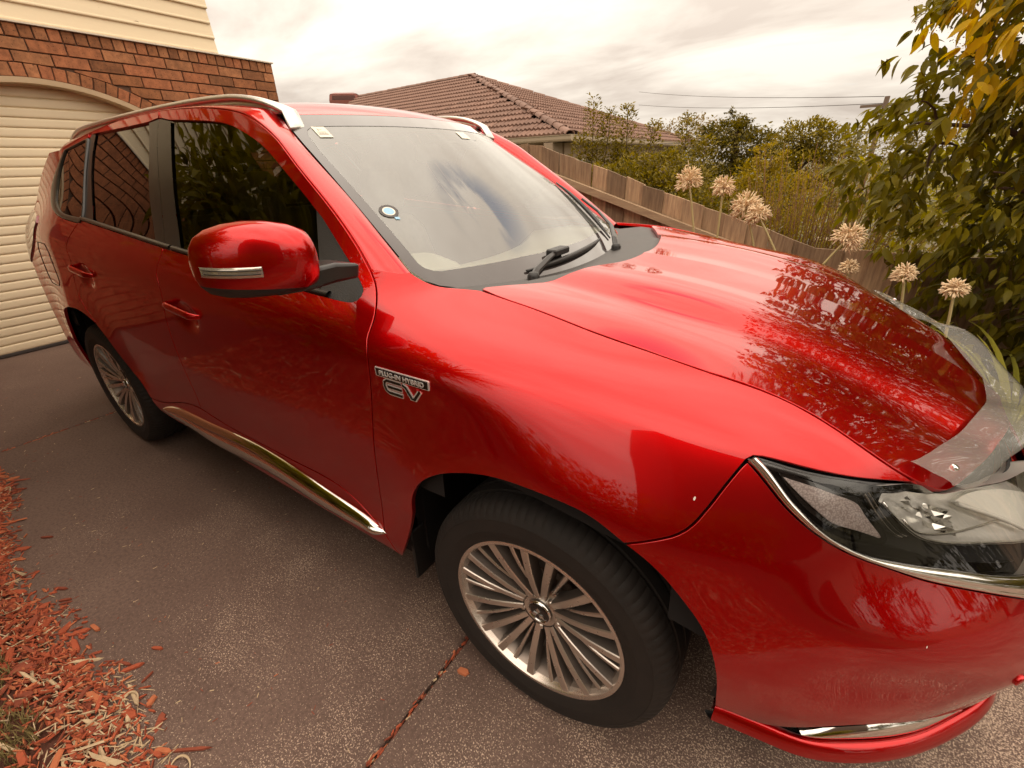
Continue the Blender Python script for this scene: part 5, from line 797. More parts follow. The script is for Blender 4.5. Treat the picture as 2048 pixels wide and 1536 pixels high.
'bumper': [(0.2228, 4.7144), (0.2615, 4.9362), (0.2971, 5.1276), (0.3076, 5.1968), (0.317, 5.274), (0.3243, 5.3488), (0.331, 5.4314), (0.3418, 5.5863), (0.3568, 5.817), (0.3767, 6.1061), (0.3875, 6.0741), (0.3986, 6.0332), (0.4314, 5.8954), (0.4427, 5.8504), (0.454, 5.8108), (0.4756, 5.7465), (0.4877, 5.7157), (0.4994, 5.6898), (0.5244, 5.6439), (0.5489, 5.6093), (0.5616, 5.5957), (0.5876, 5.578), (0.6262, 5.5625), (0.6753, 5.5316), (0.6875, 5.5264), (0.7477, 5.5174), (0.7745, 5.5087), (0.7874, 5.5018), (0.8133, 5.482), (0.8384, 5.4547), (0.8617, 5.4201), (0.8733, 5.3984), (0.8869, 5.3677), (0.8994, 5.3346), (0.9227, 5.2644), (0.9393, 5.2464), (0.9707, 5.2298), (1.0233, 5.2197), (1.2419, 5.218), (1.4, 5.2), (1.4, 1.9), (1.3153, 1.8925), (1.2312, 1.8908), (1.1667, 1.8969), (1.0749, 1.9153), (1.0317, 1.9131), (1.0028, 1.9017), (0.9877, 1.8915), (0.8995, 1.8092), (0.8734, 1.7947), (0.8605, 1.7938), (0.8477, 1.7986), (0.8356, 1.8087), (0.8239, 1.8237), (0.8126, 1.8431), (0.7901, 1.8926), (0.7372, 2.0293), (0.7162, 2.0741), (0.7059, 2.0909), (0.6958, 2.1027), (0.686, 2.1086), (0.6755, 2.107), (0.6642, 2.0943), (0.6534, 2.0701), (0.6428, 2.0345), (0.6325, 1.9876), (0.6223, 1.9295), (0.612, 1.8596), (0.5907, 1.6961), (0.5799, 1.6177), (0.5691, 1.5513), (0.5583, 1.5043), (0.5468, 1.4835), (0.5342, 1.4952), (0.5216, 1.5318), (0.4961, 1.6314), (0.4824, 1.6738), (0.4684, 1.7052), (0.4544, 1.7288), (0.4403, 1.7485), (0.428, 2.3674), (0.423, 2.5837), (0.4168, 2.803), (0.4089, 3.0243), (0.3992, 3.2471), (0.3936, 3.3611), (0.3874, 3.4721), (0.3807, 3.5768), (0.3731, 3.6788), (0.3647, 3.7736), (0.3558, 3.8619), (0.3266, 4.1143), (0.3059, 4.278), (0.295, 4.3559), (0.284, 4.4282), (0.2721, 4.4965), (0.2599, 4.558), (0.2476, 4.6136), (0.2352, 4.665)],
'headlight': [(1.15, 5.55), (1.1154, 5.5246), (1.0913, 5.5106), (1.0533, 5.4989), (1.0024, 5.5013), (0.9342, 5.5187), (0.9235, 5.5467), (0.9116, 5.5734), (0.8973, 5.5974), (0.8842, 5.6131), (0.873, 5.6231), (0.8479, 5.6388), (0.8205, 5.6491), (0.7925, 5.6544), (0.7654, 5.6547), (0.7378, 5.6495), (0.7103, 5.6377), (0.663, 5.6107), (0.6118, 5.5913), (0.5858, 5.5846), (0.5599, 5.5858), (0.5469, 5.5914), (0.5338, 5.6015), (0.5206, 5.617), (0.5079, 5.6375), (0.4964, 5.6627), (0.485, 5.6981), (0.4646, 5.7831), (0.4122, 6.0235), (0.4023, 6.0661), (0.3907, 6.1105), (0.3798, 6.147), (0.387, 6.1751), (0.3999, 6.1862), (0.4403, 6.2065), (0.4545, 6.2178), (0.4822, 6.2509), (0.4962, 6.273), (0.5099, 6.2989), (0.5659, 6.4273), (0.5801, 6.4687), (0.597, 6.5431), (0.6307, 6.7293), (0.6483, 6.8219), (0.6644, 6.8906), (0.6792, 6.9178), (0.707, 6.8318), (0.7181, 6.8287), (0.7312, 6.843), (0.7773, 6.9275), (0.793, 6.9485), (0.8064, 6.9579), (0.8197, 6.9602), (0.833, 6.9566), (0.8594, 6.9366), (0.9129, 6.8808), (0.9836, 6.8313), (1.0097, 6.8047), (1.0248, 6.7819), (1.039, 6.7553), (1.0796, 6.6634), (1.1091, 6.6027), (1.17, 6.5), (1.1525, 5.6688)],
'chrome_up': [(0.3895, 6.1658), (0.4006, 6.1323), (0.4119, 6.0878), (0.4429, 5.9394), (0.4541, 5.8941), (0.4871, 5.7811), (0.4987, 5.7459), (0.5103, 5.7169), (0.5224, 5.6935), (0.5476, 5.6596), (0.5605, 5.6478), (0.5737, 5.6398), (0.5869, 5.6364), (0.6, 5.6375), (0.6514, 5.6588), (0.7252, 5.6993), (0.7551, 5.7039), (0.7819, 5.7003), (0.8248, 5.6847), (0.8523, 5.669), (0.8769, 5.6503), (0.8998, 5.6248), (0.9134, 5.6012), (0.9238, 5.5769)],
'marker': [(0.4386, 6.0903), (0.4439, 6.0862), (0.4483, 6.0866), (0.4969, 6.1071), (0.5254, 6.1091), (0.5433, 6.1171), (0.5551, 6.1143), (0.5606, 6.1057), (0.5651, 6.0915), (0.5769, 6.022), (0.5874, 5.9704), (0.6081, 5.8764), (0.611, 5.8593), (0.6123, 5.8469), (0.61, 5.8379), (0.5905, 5.8427), (0.5794, 5.8423), (0.5389, 5.829), (0.5282, 5.8335), (0.5228, 5.8403), (0.5126, 5.8625), (0.4776, 5.958), (0.4629, 6.0041), (0.4435, 6.0725)],
'marker_frame': [(0.4308, 6.126), (0.459, 6.1477), (0.4765, 6.1564), (0.495, 6.1592), (0.5271, 6.1552), (0.5385, 6.1574), (0.5482, 6.1656), (0.5605, 6.1921), (0.5657, 6.1978), (0.5697, 6.1915), (0.5739, 6.1765), (0.5785, 6.1546), (0.594, 6.072), (0.6089, 5.9976), (0.6221, 5.9239), (0.6282, 5.8789), (0.6301, 5.8543), (0.6299, 5.8123), (0.6264, 5.7874), (0.6212, 5.7741), (0.6142, 5.7675), (0.6047, 5.7652), (0.5405, 5.7831), (0.525, 5.793), (0.5142, 5.8071), (0.5038, 5.8274), (0.4937, 5.8529), (0.4843, 5.8815), (0.4747, 5.9151), (0.4609, 5.973), (0.4352, 6.1031)],
'hood': [(0.6281, 0.9988), (0.6062, 1.0034), (0.5835, 1.0041), (0.4974, 0.9913), (0.4599, 0.9887), (0.283, 1.0033), (0.1587, 0.9932), (0.0208, 0.9939), (-0.0901, 0.9825), (-0.1757, 0.9776), (-0.2152, 0.9713), (-0.2686, 0.9522), (-0.2721, 0.9256), (-0.2347, 0.8282), (-0.2176, 0.7795), (-0.1939, 0.7064), (-0.1794, 0.6577), (-0.1596, 0.5846), (-0.1421, 0.5115), (-0.1318, 0.4628), (-0.1224, 0.4141), (-0.1104, 0.341), (-0.1007, 0.2679), (-0.0955, 0.2192), (-0.0913, 0.1705), (-0.0882, 0.1218), (-0.0855, 0.0487), (-0.085, 0), (0.872, 0), (0.8674, 0.0981), (0.8616, 0.1945), (0.858, 0.2415), (0.8512, 0.3101), (0.8457, 0.3535), (0.8357, 0.4165), (0.8236, 0.4791), (0.8094, 0.5426), (0.7818, 0.651), (0.7524, 0.7555), (0.7227, 0.8522), (0.7011, 0.9148), (0.6846, 0.9547), (0.6763, 0.9696), (0.6603, 0.9861), (0.6394, 0.9954)],
'hood_front': [(0.6281, 0.9988), (0.6503, 0.9914), (0.6684, 0.9795), (0.6763, 0.9696), (0.6846, 0.9547), (0.6963, 0.9275), (0.7171, 0.8694), (0.7464, 0.7759), (0.7761, 0.6719), (0.8042, 0.5643), (0.8191, 0.5), (0.8319, 0.4374), (0.8426, 0.3747), (0.8512, 0.3101), (0.858, 0.2415), (0.8616, 0.1945), (0.8674, 0.0981), (0.872, 0)],
'agap': [(-0.5511, -0.7607, 1.1639), (-0.5714, -0.7533, 1.1804), (-0.5927, -0.7459, 1.1985), (-0.6238, -0.7364, 1.2238), (-0.6575, -0.7276, 1.2496), (-0.7016, -0.7173, 1.282), (-0.7361, -0.71, 1.3063), (-0.7716, -0.7031, 1.3307), (-0.8531, -0.6885, 1.3852), (-0.8885, -0.6818, 1.4091), (-0.924, -0.6741, 1.434), (-0.9688, -0.6638, 1.4652), (-0.9921, -0.6588, 1.4802), (-1.0045, -0.6563, 1.4875), (-1.0286, -0.6521, 1.5005), (-1.053, -0.6484, 1.5124), (-1.0918, -0.6435, 1.5294), (-1.1049, -0.642, 1.5348), (-1.1309, -0.6395, 1.5448), (-1.1572, -0.6375, 1.5538), (-1.1707, -0.6368, 1.5579), (-1.1846, -0.6364, 1.5617), (-1.2112, -0.636, 1.5678), (-1.2384, -0.6363, 1.573), (-1.2671, -0.6369, 1.5777), (-1.3098, -0.6383, 1.5835), (-1.3516, -0.6399, 1.5881), (-1.3944, -0.6416, 1.5919), (-1.4363, -0.6432, 1.5947), (-1.4781, -0.6444, 1.597), (-1.521, -0.6455, 1.5989), (-1.5775, -0.6463, 1.6011), (-1.6625, -0.6465, 1.6034), (-1.7628, -0.6462, 1.6041), (-1.8338, -0.6456, 1.6036), (-1.9579, -0.6439, 1.6023), (-2.0119, -0.6432, 1.6013), (-2.0537, -0.6429, 1.6), (-2.1127, -0.643, 1.5971), (-2.1864, -0.6441, 1.5918), (-2.2755, -0.6463, 1.5838), (-2.3744, -0.6498, 1.5735), (-2.4551, -0.6535, 1.5639), (-2.5236, -0.6573, 1.5548), (-2.6011, -0.6619, 1.5432), (-2.6818, -0.6662, 1.5307), (-2.7416, -0.6686, 1.5218), (-2.7732, -0.6695, 1.5173)],
'wsedge3': [(-1.155, -0.5305, 1.559), (-1.0851, -0.55, 1.5167), (-1.0375, -0.5623, 1.4877), (-0.9901, -0.5728, 1.4589), (-0.9542, -0.5798, 1.4371), (-0.9062, -0.5884, 1.4077), (-0.8464, -0.5985, 1.3708), (-0.7873, -0.6088, 1.3336), (-0.7522, -0.6153, 1.311), (-0.6929, -0.6274, 1.2721), (-0.613, -0.6446, 1.2183), (-0.5773, -0.6519, 1.194), (-0.5095, -0.665, 1.1472)],
'hl_brow': [(0.387, 6.1751), (0.3997, 6.1861), (0.4393, 6.2056), (0.4669, 6.2317), (0.4944, 6.2711), (0.5078, 6.2947), (0.5368, 6.3569), (0.5634, 6.4266), (0.5774, 6.4694), (0.5931, 6.5254), (0.6224, 6.6448), (0.6736, 6.8701), (0.668, 6.7167), (0.6519, 6.6201), (0.636, 6.5307), (0.6205, 6.4553), (0.6048, 6.3981), (0.5887, 6.3578), (0.5754, 6.3176), (0.5633, 6.2405), (0.5513, 6.1955), (0.5227, 6.2193), (0.5088, 6.2038), (0.4948, 6.1785), (0.481, 6.1637), (0.4533, 6.1495), (0.426, 6.1128), (0.413, 6.1125), (0.4001, 6.1337)],
'hl_low': [(0.3803, 6.1369), (0.3915, 6.1039), (0.4033, 6.0623), (0.4134, 6.0202), (0.4565, 5.8257), (0.4767, 5.7395), (0.4874, 5.6997), (0.499, 5.6683), (0.511, 5.6453), (0.524, 5.6271), (0.5375, 5.6139), (0.5505, 5.6058), (0.5636, 5.6016), (0.5766, 5.6007), (0.6028, 5.6057), (0.6672, 5.6304), (0.7299, 5.666), (0.7573, 5.6724), (0.7813, 5.671), (0.8069, 5.6648), (0.8889, 5.6296), (0.9041, 5.7478), (0.8487, 5.7792), (0.8094, 5.7926), (0.7852, 5.7926), (0.7709, 5.7881), (0.7311, 5.7659), (0.719, 5.7619), (0.7064, 5.7629), (0.6682, 5.7827), (0.6555, 5.7828), (0.6425, 5.7757), (0.6294, 5.7632), (0.5896, 5.7172), (0.5764, 5.7064), (0.5632, 5.7014), (0.5496, 5.7039), (0.5368, 5.7127), (0.5246, 5.7263), (0.5121, 5.7454), (0.5, 5.7702), (0.4765, 5.8345), (0.4542, 5.9071), (0.4433, 5.9502), (0.4223, 6.0438), (0.4113, 6.0872), (0.3995, 6.1246), (0.3879, 6.1559)],
'chrome_lo_vis': [(0.3767, 6.1061), (0.3875, 6.0741), (0.3986, 6.0332), (0.4314, 5.8954), (0.4427, 5.8504), (0.454, 5.8108), (0.4756, 5.7465), (0.4877, 5.7157), (0.4994, 5.6898), (0.5244, 5.6439), (0.5489, 5.6093), (0.5616, 5.5957), (0.5876, 5.578), (0.6262, 5.5625), (0.6753, 5.5316), (0.6875, 5.5264), (0.7477, 5.5174), (0.7745, 5.5087), (0.7874, 5.5018), (0.8133, 5.482), (0.8384, 5.4547), (0.8503, 5.4383), (0.8733, 5.3984), (0.8869, 5.3677), (0.8994, 5.3346), (0.9227, 5.2644)],
'lamp_bowl': [(0.5939, 6.2434), (0.5983, 6.3639), (0.6076, 6.435), (0.6207, 6.5009), (0.6373, 6.5658), (0.6563, 6.6267), (0.6746, 6.676), (0.6881, 6.7069), (0.7157, 6.7581), (0.7298, 6.7784), (0.744, 6.7955), (0.7728, 6.8197), (0.8016, 6.8313), (0.816, 6.8325), (0.8302, 6.8308), (0.8574, 6.8197), (0.8844, 6.7999), (0.911, 6.7731), (0.9376, 6.7411), (0.9903, 6.6682), (1.021, 6.4635), (1.0348, 6.364), (1.0467, 6.2678), (1.0562, 6.1762), (1.0627, 6.0903), (1.0656, 6.0038), (1.0638, 5.9175), (1.0581, 5.8385), (1.0497, 5.7643), (1.04, 5.6926), (0.9715, 5.8286), (0.9314, 5.8994), (0.8928, 5.9552), (0.8682, 5.9813), (0.8381, 6), (0.8097, 6.005), (0.7837, 6.0007), (0.7307, 5.9784), (0.7178, 5.9754), (0.7051, 5.9769), (0.6914, 5.986), (0.6788, 6.0047), (0.667, 6.0355), (0.6558, 6.0797), (0.6449, 6.1274), (0.6329, 6.1718), (0.6206, 6.2065), (0.6073, 6.2299)],
'lamp_shelf': [(0.7842, 6.6093), (0.8633, 6.3729), (0.916, 6.2034), (0.9805, 5.9765), (1.0322, 5.7865), (1.0687, 5.7772), (1.0849, 5.7782), (1.0985, 5.7859), (1.1087, 5.8026), (1.1147, 5.8305), (1.1156, 5.87), (1.1126, 5.9125), (1.1064, 5.9627), (1.0974, 6.0194), (1.086, 6.081), (1.0726, 6.146), (1.0576, 6.2132), (1.0413, 6.2809), (1.0241, 6.3478), (0.9886, 6.4733), (0.9711, 6.5289), (0.9542, 6.5782), (0.9379, 6.6213), (0.9222, 6.6583), (0.9072, 6.6893), (0.8929, 6.7143), (0.8793, 6.7334), (0.8666, 6.7467), (0.8546, 6.7541), (0.8436, 6.7557), (0.8334, 6.7517), (0.8232, 6.7407), (0.8084, 6.7075), (0.7957, 6.6616)],
'lamp_rim': [(0.6017, 6.2664), (0.6124, 6.2101), (0.6239, 6.1565), (0.6354, 6.1111), (0.6585, 6.0288), (0.6702, 5.9948), (0.6823, 5.975), (0.6955, 5.9654), (0.7097, 5.9632), (0.7223, 5.966), (0.7757, 5.9922), (0.8151, 6.0005), (0.844, 5.9951), (0.8591, 5.9876), (0.886, 5.9653), (0.9252, 5.9157), (0.9652, 5.8507), (1.0193, 5.7516)],
'lamp_rim2': [(0.648, 6.1408), (0.6585, 6.0845), (0.6699, 6.0426), (0.682, 6.0266), (0.696, 6.0302), (0.7096, 6.0437), (0.7227, 6.0606), (0.7811, 6.1425), (0.8093, 6.175), (0.8232, 6.1881), (0.8504, 6.2063), (0.8643, 6.211), (0.9038, 6.2125)],
'lamp_bar': [(0.7797, 6.5833), (0.859, 6.3538), (0.899, 6.2286), (0.9377, 6.0896), (0.9751, 5.9424)],
'lamp_fins': [(0.5592, 6.2983), (0.5893, 6.1117), (0.6002, 6.0491), (0.6117, 5.9922), (0.6233, 5.9447), (0.6338, 5.9143), (0.6471, 5.9061)],
'bump_low': [(0.4403, 1.7485), (0.4544, 1.7288), (0.4684, 1.7052), (0.4824, 1.6738), (0.4961, 1.6314), (0.5216, 1.5318), (0.5342, 1.4952), (0.5468, 1.4835), (0.5583, 1.5043), (0.5691, 1.5513), (0.5799, 1.6177), (0.5907, 1.6961), (0.612, 1.8596), (0.6223, 1.9295), (0.6325, 1.9876), (0.6428, 2.0345), (0.6534, 2.0701), (0.6642, 2.0943), (0.6755, 2.107), (0.686, 2.1086), (0.6958, 2.1027), (0.7059, 2.0909), (0.7162, 2.0741), (0.7372, 2.0293), (0.7901, 1.8926), (0.8126, 1.8431), (0.8239, 1.8237), (0.8356, 1.8087), (0.8477, 1.7986), (0.8605, 1.7938), (0.8734, 1.7947), (0.8995, 1.8092), (0.9877, 1.8915), (1.0028, 1.9017), (1.0317, 1.9131), (1.0749, 1.9153), (1.1667, 1.8969), (1.2312, 1.8908), (1.3153, 1.8925), (1.4, 1.9)],
}
# ---- smooth spline surfaces -------------------------------------------------
def spline_mat(k):
    k = np.asarray(k, float); n = len(k); A = np.zeros((n, n)); B = np.zeros((n, n))
    A[0, 0] = A[-1, -1] = 1
    for i in range(1, n-1):
        h0 = k[i]-k[i-1]; h1 = k[i+1]-k[i]
        A[i, i-1] = h0/6; A[i, i] = (h0+h1)/3; A[i, i+1] = h1/6
        B[i, i-1] = 1/h0; B[i, i] = -1/h0-1/h1; B[i, i+1] = 1/h1
    return np.linalg.solve(A, B)
def spline_basis(k, D, u):
    u = np.clip(np.atleast_1d(np.asarray(u, float)), k[0], k[-1]); n = len(k)
    i = np.clip(np.searchsorted(k, u, side='right')-1, 0, n-2)
    h = k[i+1]-k[i]; a = (k[i+1]-u)/h; b = 1-a
    W = np.zeros((len(u), n)); r = np.arange(len(u))
    W[r, i] += a; W[r, i+1] += b
    W += ((a**3-a)*h*h/6)[:, None]*D[i]+((b**3-b)*h*h/6)[:, None]*D[i+1]
    return W
class Surf:
    def __init__(s, ku, kv, P, disp=None):
        s.ku = np.asarray(ku, float); s.kv = np.asarray(kv, float); s.P = np.asarray(P, float)
        s.Du = spline_mat(s.ku); s.Dv = spline_mat(s.kv); s.disp = disp
    def ev(s, u, v):
        p = np.einsum('ni,nj,ijk->nk', spline_basis(s.ku, s.Du, u), spline_basis(s.kv, s.Dv, v), s.P)
        return s.disp(p) if s.disp else p
    def nrm(s, u, v, flip=1):
        e = 2e-3; u = np.asarray(u, float); v = np.asarray(v, float)
        du = s.ev(u+e, v)-s.ev(u-e, v); dv = s.ev(u, v+e)-s.ev(u, v-e)
        n = np.cross(du, dv); return flip*n/np.maximum(np.linalg.norm(n, axis=1), 1e-9)[:, None]
# ---- body side and front: rows from sill to roof edge, stations from tail to nose centre
ST = [-3.76-.55, -3.72-.1, -3.58, -3.3, -2.9, -2.4, -1.9, -1.4, -.9, -.52, -.38, -.2, .1, .32, .5, .68, .87, 1.1, 1.4]
KV = [0, .6, 1.4, 2.2, 3.2, 4.4, 5.4, 6.1, 7.0, 8.6, 10.]
def side_grid():
    G = []
    def full(pts): G.append(pts)
    # rear centre, rear mid, rear corner
    zr = [.26, .32, .42, .52, .66, .82, .97, 1.10, 1.22, 1.40, 1.57]
    full([(-3.70, 0, .30), (-3.76, 0, .34), (-3.79, 0, .42), (-3.79, 0, .52), (-3.77, 0, .66), (-3.74, 0, .82), (-3.72, 0, .97), (-3.70, 0, 1.08), (-3.64, 0, 1.20), (-3.50, 0, 1.40), (-3.36, 0, 1.56)])
    full([(-3.66, -.46, .28), (-3.71, -.47, .33), (-3.74, -.48, .42), (-3.74, -.485, .52), (-3.72, -.485, .66), (-3.70, -.485, .82), (-3.68, -.48, .97), (-3.66, -.46, 1.09), (-3.60, -.43, 1.20), (-3.46, -.40, 1.40), (-3.32, -.36, 1.56)])
    full([(-3.50, -.72, .26), (-3.53, -.76, .32), (-3.55, -.785, .42), (-3.55, -.79, .52), (-3.545, -.79, .66), (-3.53, -.785, .82), (-3.51, -.775, .97), (-3.49, -.75, 1.11), (-3.43, -.69, 1.22), (-3.30, -.62, 1.40), (-3.18, -.55, 1.56)])
    def stn(x, y, z):
        G.append([(x, -a, b) for a, b in zip(y, z)])
    stn(-3.30, [.80, .835, .85, .855, .858, .858, .85, .82, .755, .675, .60], [.25, .31, .41, .52, .66, .82, .98, 1.115, 1.235, 1.41, 1.56])
    stn(-2.90, [.81, .855, .875, .882, .886, .887, .884, .868, .81, .72, .632], [.25, .31, .41, .52, .66, .83, .985, 1.125, 1.245, 1.41, 1.565])
    stn(-2.40, [.81, .865, .885, .888, .896, .901, .899, .889, .835, .74, .648], [.25, .31, .41, .52, .66, .83, .985, 1.112, 1.236, 1.41, 1.57])
    stn(-1.90, [.81, .865, .885, .883, .896, .904, .904, .896, .845, .755, .655], [.25, .31, .41, .51, .66, .82, .97, 1.09, 1.205, 1.39, 1.58])
    stn(-1.40, [.81, .865, .885, .880, .894, .904, .905, .898, .846, .750, .645], [.25, .305, .40, .50, .65, .81, .955, 1.066, 1.17, 1.37, 1.585])
    stn(-.90,  [.81, .865, .885, .879, .893, .903, .905, .897, .836, .715, .610], [.24, .30, .395, .50, .65, .81, .95, 1.045, 1.135, 1.34, 1.58])
    stn(-.52,  [.81, .865, .885, .883, .894, .902, .904, .893, .798, .655, .540], [.235, .29, .385, .50, .65, .81, .95, 1.034, 1.118, 1.32, 1.56])
    stn(-.38,  [.81, .865, .885, .885, .895, .902, .904, .889, .752, .650, .520], [.233, .288, .383, .50, .645, .80, .945, 1.030, 1.122, 1.21, 1.32])
    stn(-.20,  [.81, .865, .885, .888, .897, .903, .903, .878, .705, .570, .430], [.23, .285, .38, .50, .64, .79, .935, 1.024, 1.118, 1.155, 1.18])
    stn(.10,   [.81, .865, .886, .893, .900, .905, .900, .842, .700, .550, .400], [.22, .28, .38, .50, .63, .76, .868, .990, 1.071, 1.10, 1.11])
    stn(.32,   [.81, .862, .885, .893, .898, .896, .876, .812, .695, .550, .400], [.21, .27, .375, .48, .60, .73, .845, .955, 1.036, 1.06, 1.07])
    full([(.45, -.77, .22), (.46, -.815, .28), (.478, -.848, .37), (.49, -.866, .46), (.50, -.874, .58), (.50, -.862, .70), (.50, -.825, .805), (.50, -.775, .91), (.50, -.685, .985), (.49, -.56, 1.00), (.48, -.42, 1.01)])
    full([(.59, -.64, .20), (.63, -.715, .275), (.655, -.762, .35), (.675, -.782, .45), (.684, -.78, .56), (.685, -.785, .66), (.67, -.735, .75), (.65, -.69, .84), (.63, -.655, .907), (.60, -.54, .93), (.57, -.40, .95)])
    full([(.75, -.50, .20), (.785, -.575, .265), (.818, -.622, .345), (.866, -.603, .44), (.877, -.625, .53), (.866, -.625, .62), (.835, -.602, .70), (.785, -.555, .79), (.75, -.51, .862), (.70, -.42, .90), (.65, -.32, .93)])
    full([(.86, -.29, .20), (.89, -.33, .25), (.935, -.43, .34), (.957, -.42, .43), (.962, -.425, .53), (.953, -.41, .61), (.925, -.37, .69), (.89, -.33, .77), (.85, -.30, .835), (.79, -.25, .885), (.72, -.20, .93)])
    full([(.90, 0, .20), (.93, 0, .25), (.965, 0, .33), (.98, 0, .43), (.98, 0, .53), (.97, 0, .61), (.95, 0, .69), (.92, 0, .765), (.88, 0, .82), (.82, 0, .875), (.74, 0, .93)])
    G = np.array(G); k = G[:, 0, 0] < -.45; G[k, 10, 2] += .045; G[k, 10, 1] += .022*np.sign(-G[k, 10, 1])
    return G
def side_disp(p):
    q = p.copy(); w = np.zeros(len(p))
    for cx, a in ((0., 1.), (-2.67, 1.)):
        r = np.hypot(p[:, 0]-cx, p[:, 2]-.345)
        up = np.clip((p[:, 2]-.30)/.25, 0, 1)
        w += a*up*.020*np.exp(-((r-.43)/.12)**2)
    for hx, hz in ((-1.375, .968), (-2.305, 1.012)):       # finger recesses behind the door handles
        w -= .020*np.exp(-(((p[:, 0]-hx)/.062)**2+((p[:, 2]-hz+.012)/.042)**2)**1.5)
    k = np.clip((-p[:, 1]-.5)/.2, 0, 1)
    q[:, 1] -= w*k
    return q
SIDE = Surf(ST, KV, side_grid(), side_disp)
# ---- bonnet (right half, mirrored later): u along x, v from centre line out past the gap
HX = [-.46, -.25, .0, .2, .4, .55, .68, .80, .90]
def hood_grid():
    zc = [1.128, 1.128, 1.115, 1.09, 1.045, .995, .94, .878, .815]      # centre line
    ye = [.70, .70, .70, .70, .695, .69, .645, .60, .57]
    ze = [1.145, 1.126, 1.089, 1.056, 1.019, .9535, .878, .815, .76]      # at the gap
    G = []
    for x, c, y, z in zip(HX, zc, ye, ze):
        row = []
        for t, f in ((0, 0), (.30, .06), (.57, .20), (.61, .255), (.65, .33), (.80, .57), (1., 1.), (1.12, 1.32)):
            bump = {0: .005, .30: .006, .57: .0075, .61: .002, .65: -.0042, .80: -.002}.get(t, 0)
            row.append((x, -y*t, c+(z-c)*f+bump*min(1, max(0, (x+.5)/.3))))
        G.append(row)
    return np.array(G)
HOOD = Surf(HX, [0, .30, .57, .61, .65, .80, 1., 1.12], hood_grid())
# ---- windscreen (full width): u across, v up
def screen_grid():
    G = []
    for s in (-1.25, -1., -.8, -.45, 0, .45, .8, 1., 1.25):
        col = []
        for t in (-.15, 0, .33, .66, 1., 1.15):
            ex = -.413+(-1.164+.413)*t; ey = .679+(.526-.679)*t; ez = 1.08+(1.565-1.08)*t
            bow = .012*4*t*(1-t)
            fx = (.16*(1-t)+.12*t)*(1-abs(s)**2.2)+bow*.55
            fz = (-.035*(1-t)+.012*t)*(1-abs(s)**2)+bow*.8
            col.append((ex+fx, s*ey, ez+fz))
        G.append(col)
    return np.array(G)
SCREEN = Surf([-1.25, -1., -.8, -.45, 0, .45, .8, 1., 1.25], [-.15, 0, .33, .66, 1., 1.15], screen_grid())
# ---- roof (full width): u along x, v across
RX = [-3.36, -3.0, -2.5, -2.0, -1.6, -1.3, -1.14, -1.0]
def roof_grid():
    zc = [1.565, 1.610, 1.642, 1.654, 1.650, 1.628, 1.598, 1.55]
    ze = [1.535, 1.565, 1.588, 1.598, 1.600, 1.590, 1.567, 1.52]
    ye = [.50, .545, .565, .570, .565, .550, .530, .50]
    G = []
    for x, c, e, y in zip(RX, zc, ze, ye):
        G.append([(x+.09*(1-abs(s)**2)*min(1, max(0, (x+2.)/.8)), s*y, c+(e-c)*abs(s)**2.4) for s in (-1.15, -1, -.8, -.4, 0, .4, .8, 1, 1.15)])
    return np.array(G)
ROOF = Surf(RX, [-1.15, -1, -.8, -.4, 0, .4, .8, 1, 1.15], roof_grid())
# ---- parked car: skin panels trimmed out of the smooth surfaces -----------------------
def inpoly(P, poly):
    x, y = P[:, 0], P[:, 1]; n = len(poly); r = np.zeros(len(P), bool); j = n-1
    for i in range(n):
        xi, yi = poly[i]; xj, yj = poly[j]
        c = ((yi > y) != (yj > y)) & (x < (xj-xi)*(y-yi)/(yj-yi+1e-12)+xi); r ^= c; j = i
    return r
VS = {id(SIDE): .13, id(HOOD): .7, id(SCREEN): .65, id(ROOF): .55}
US = {id(SCREEN): .6}
FL = {id(SIDE): 1, id(HOOD): -1, id(SCREEN): 1, id(ROOF): 1}
def bound3(s, poly, inset):
    """inset a uv polygon by metres along the surface"""
    poly = np.asarray(poly, float)
    if not inset: return poly
    u, v = poly[:, 0], poly[:, 1]; e = 1e-3
    p = s.ev(u, v); n = s.nrm(u, v, FL[id(s)])
    t = np.roll(p, -1, 0)-np.roll(p, 1, 0); t /= np.maximum(np.linalg.norm(t, axis=1), 1e-9)[:, None]
    d = np.cross(n, t); d /= np.maximum(np.linalg.norm(d, axis=1), 1e-9)[:, None]
    sc = np.array([US.get(id(s), 1.), VS[id(s)]])
    q = poly*sc; A = .5*np.sum(q[:, 0]*np.roll(q[:, 1], -1)-np.roll(q[:, 0], -1)*q[:, 1])
    if A*FL[id(s)] < 0: d = -d
    t1 = p-np.roll(p, 1, 0); t2 = np.roll(p, -1, 0)-p
    t1 /= np.maximum(np.linalg.norm(t1, axis=1), 1e-9)[:, None]; t2 /= np.maximum(np.linalg.norm(t2, axis=1), 1e-9)[:, None]
    k = np.clip(1/np.sqrt(np.maximum(.2, (1+(t1*t2).sum(1))/2)), 1, 1.8)
    du = (s.ev(u+e, v)-s.ev(u-e, v))/(2*e); dv = (s.ev(u, v+e)-s.ev(u, v-e))/(2*e)
    out = poly.copy()
    for i in range(len(poly)):
        if abs(p[i, 1]) < .002: continue          # stay on the centre line
        J = np.stack([du[i], dv[i]], 1); out[i] += np.linalg.lstsq(J, d[i]*inset*k[i], rcond=None)[0]
    return out
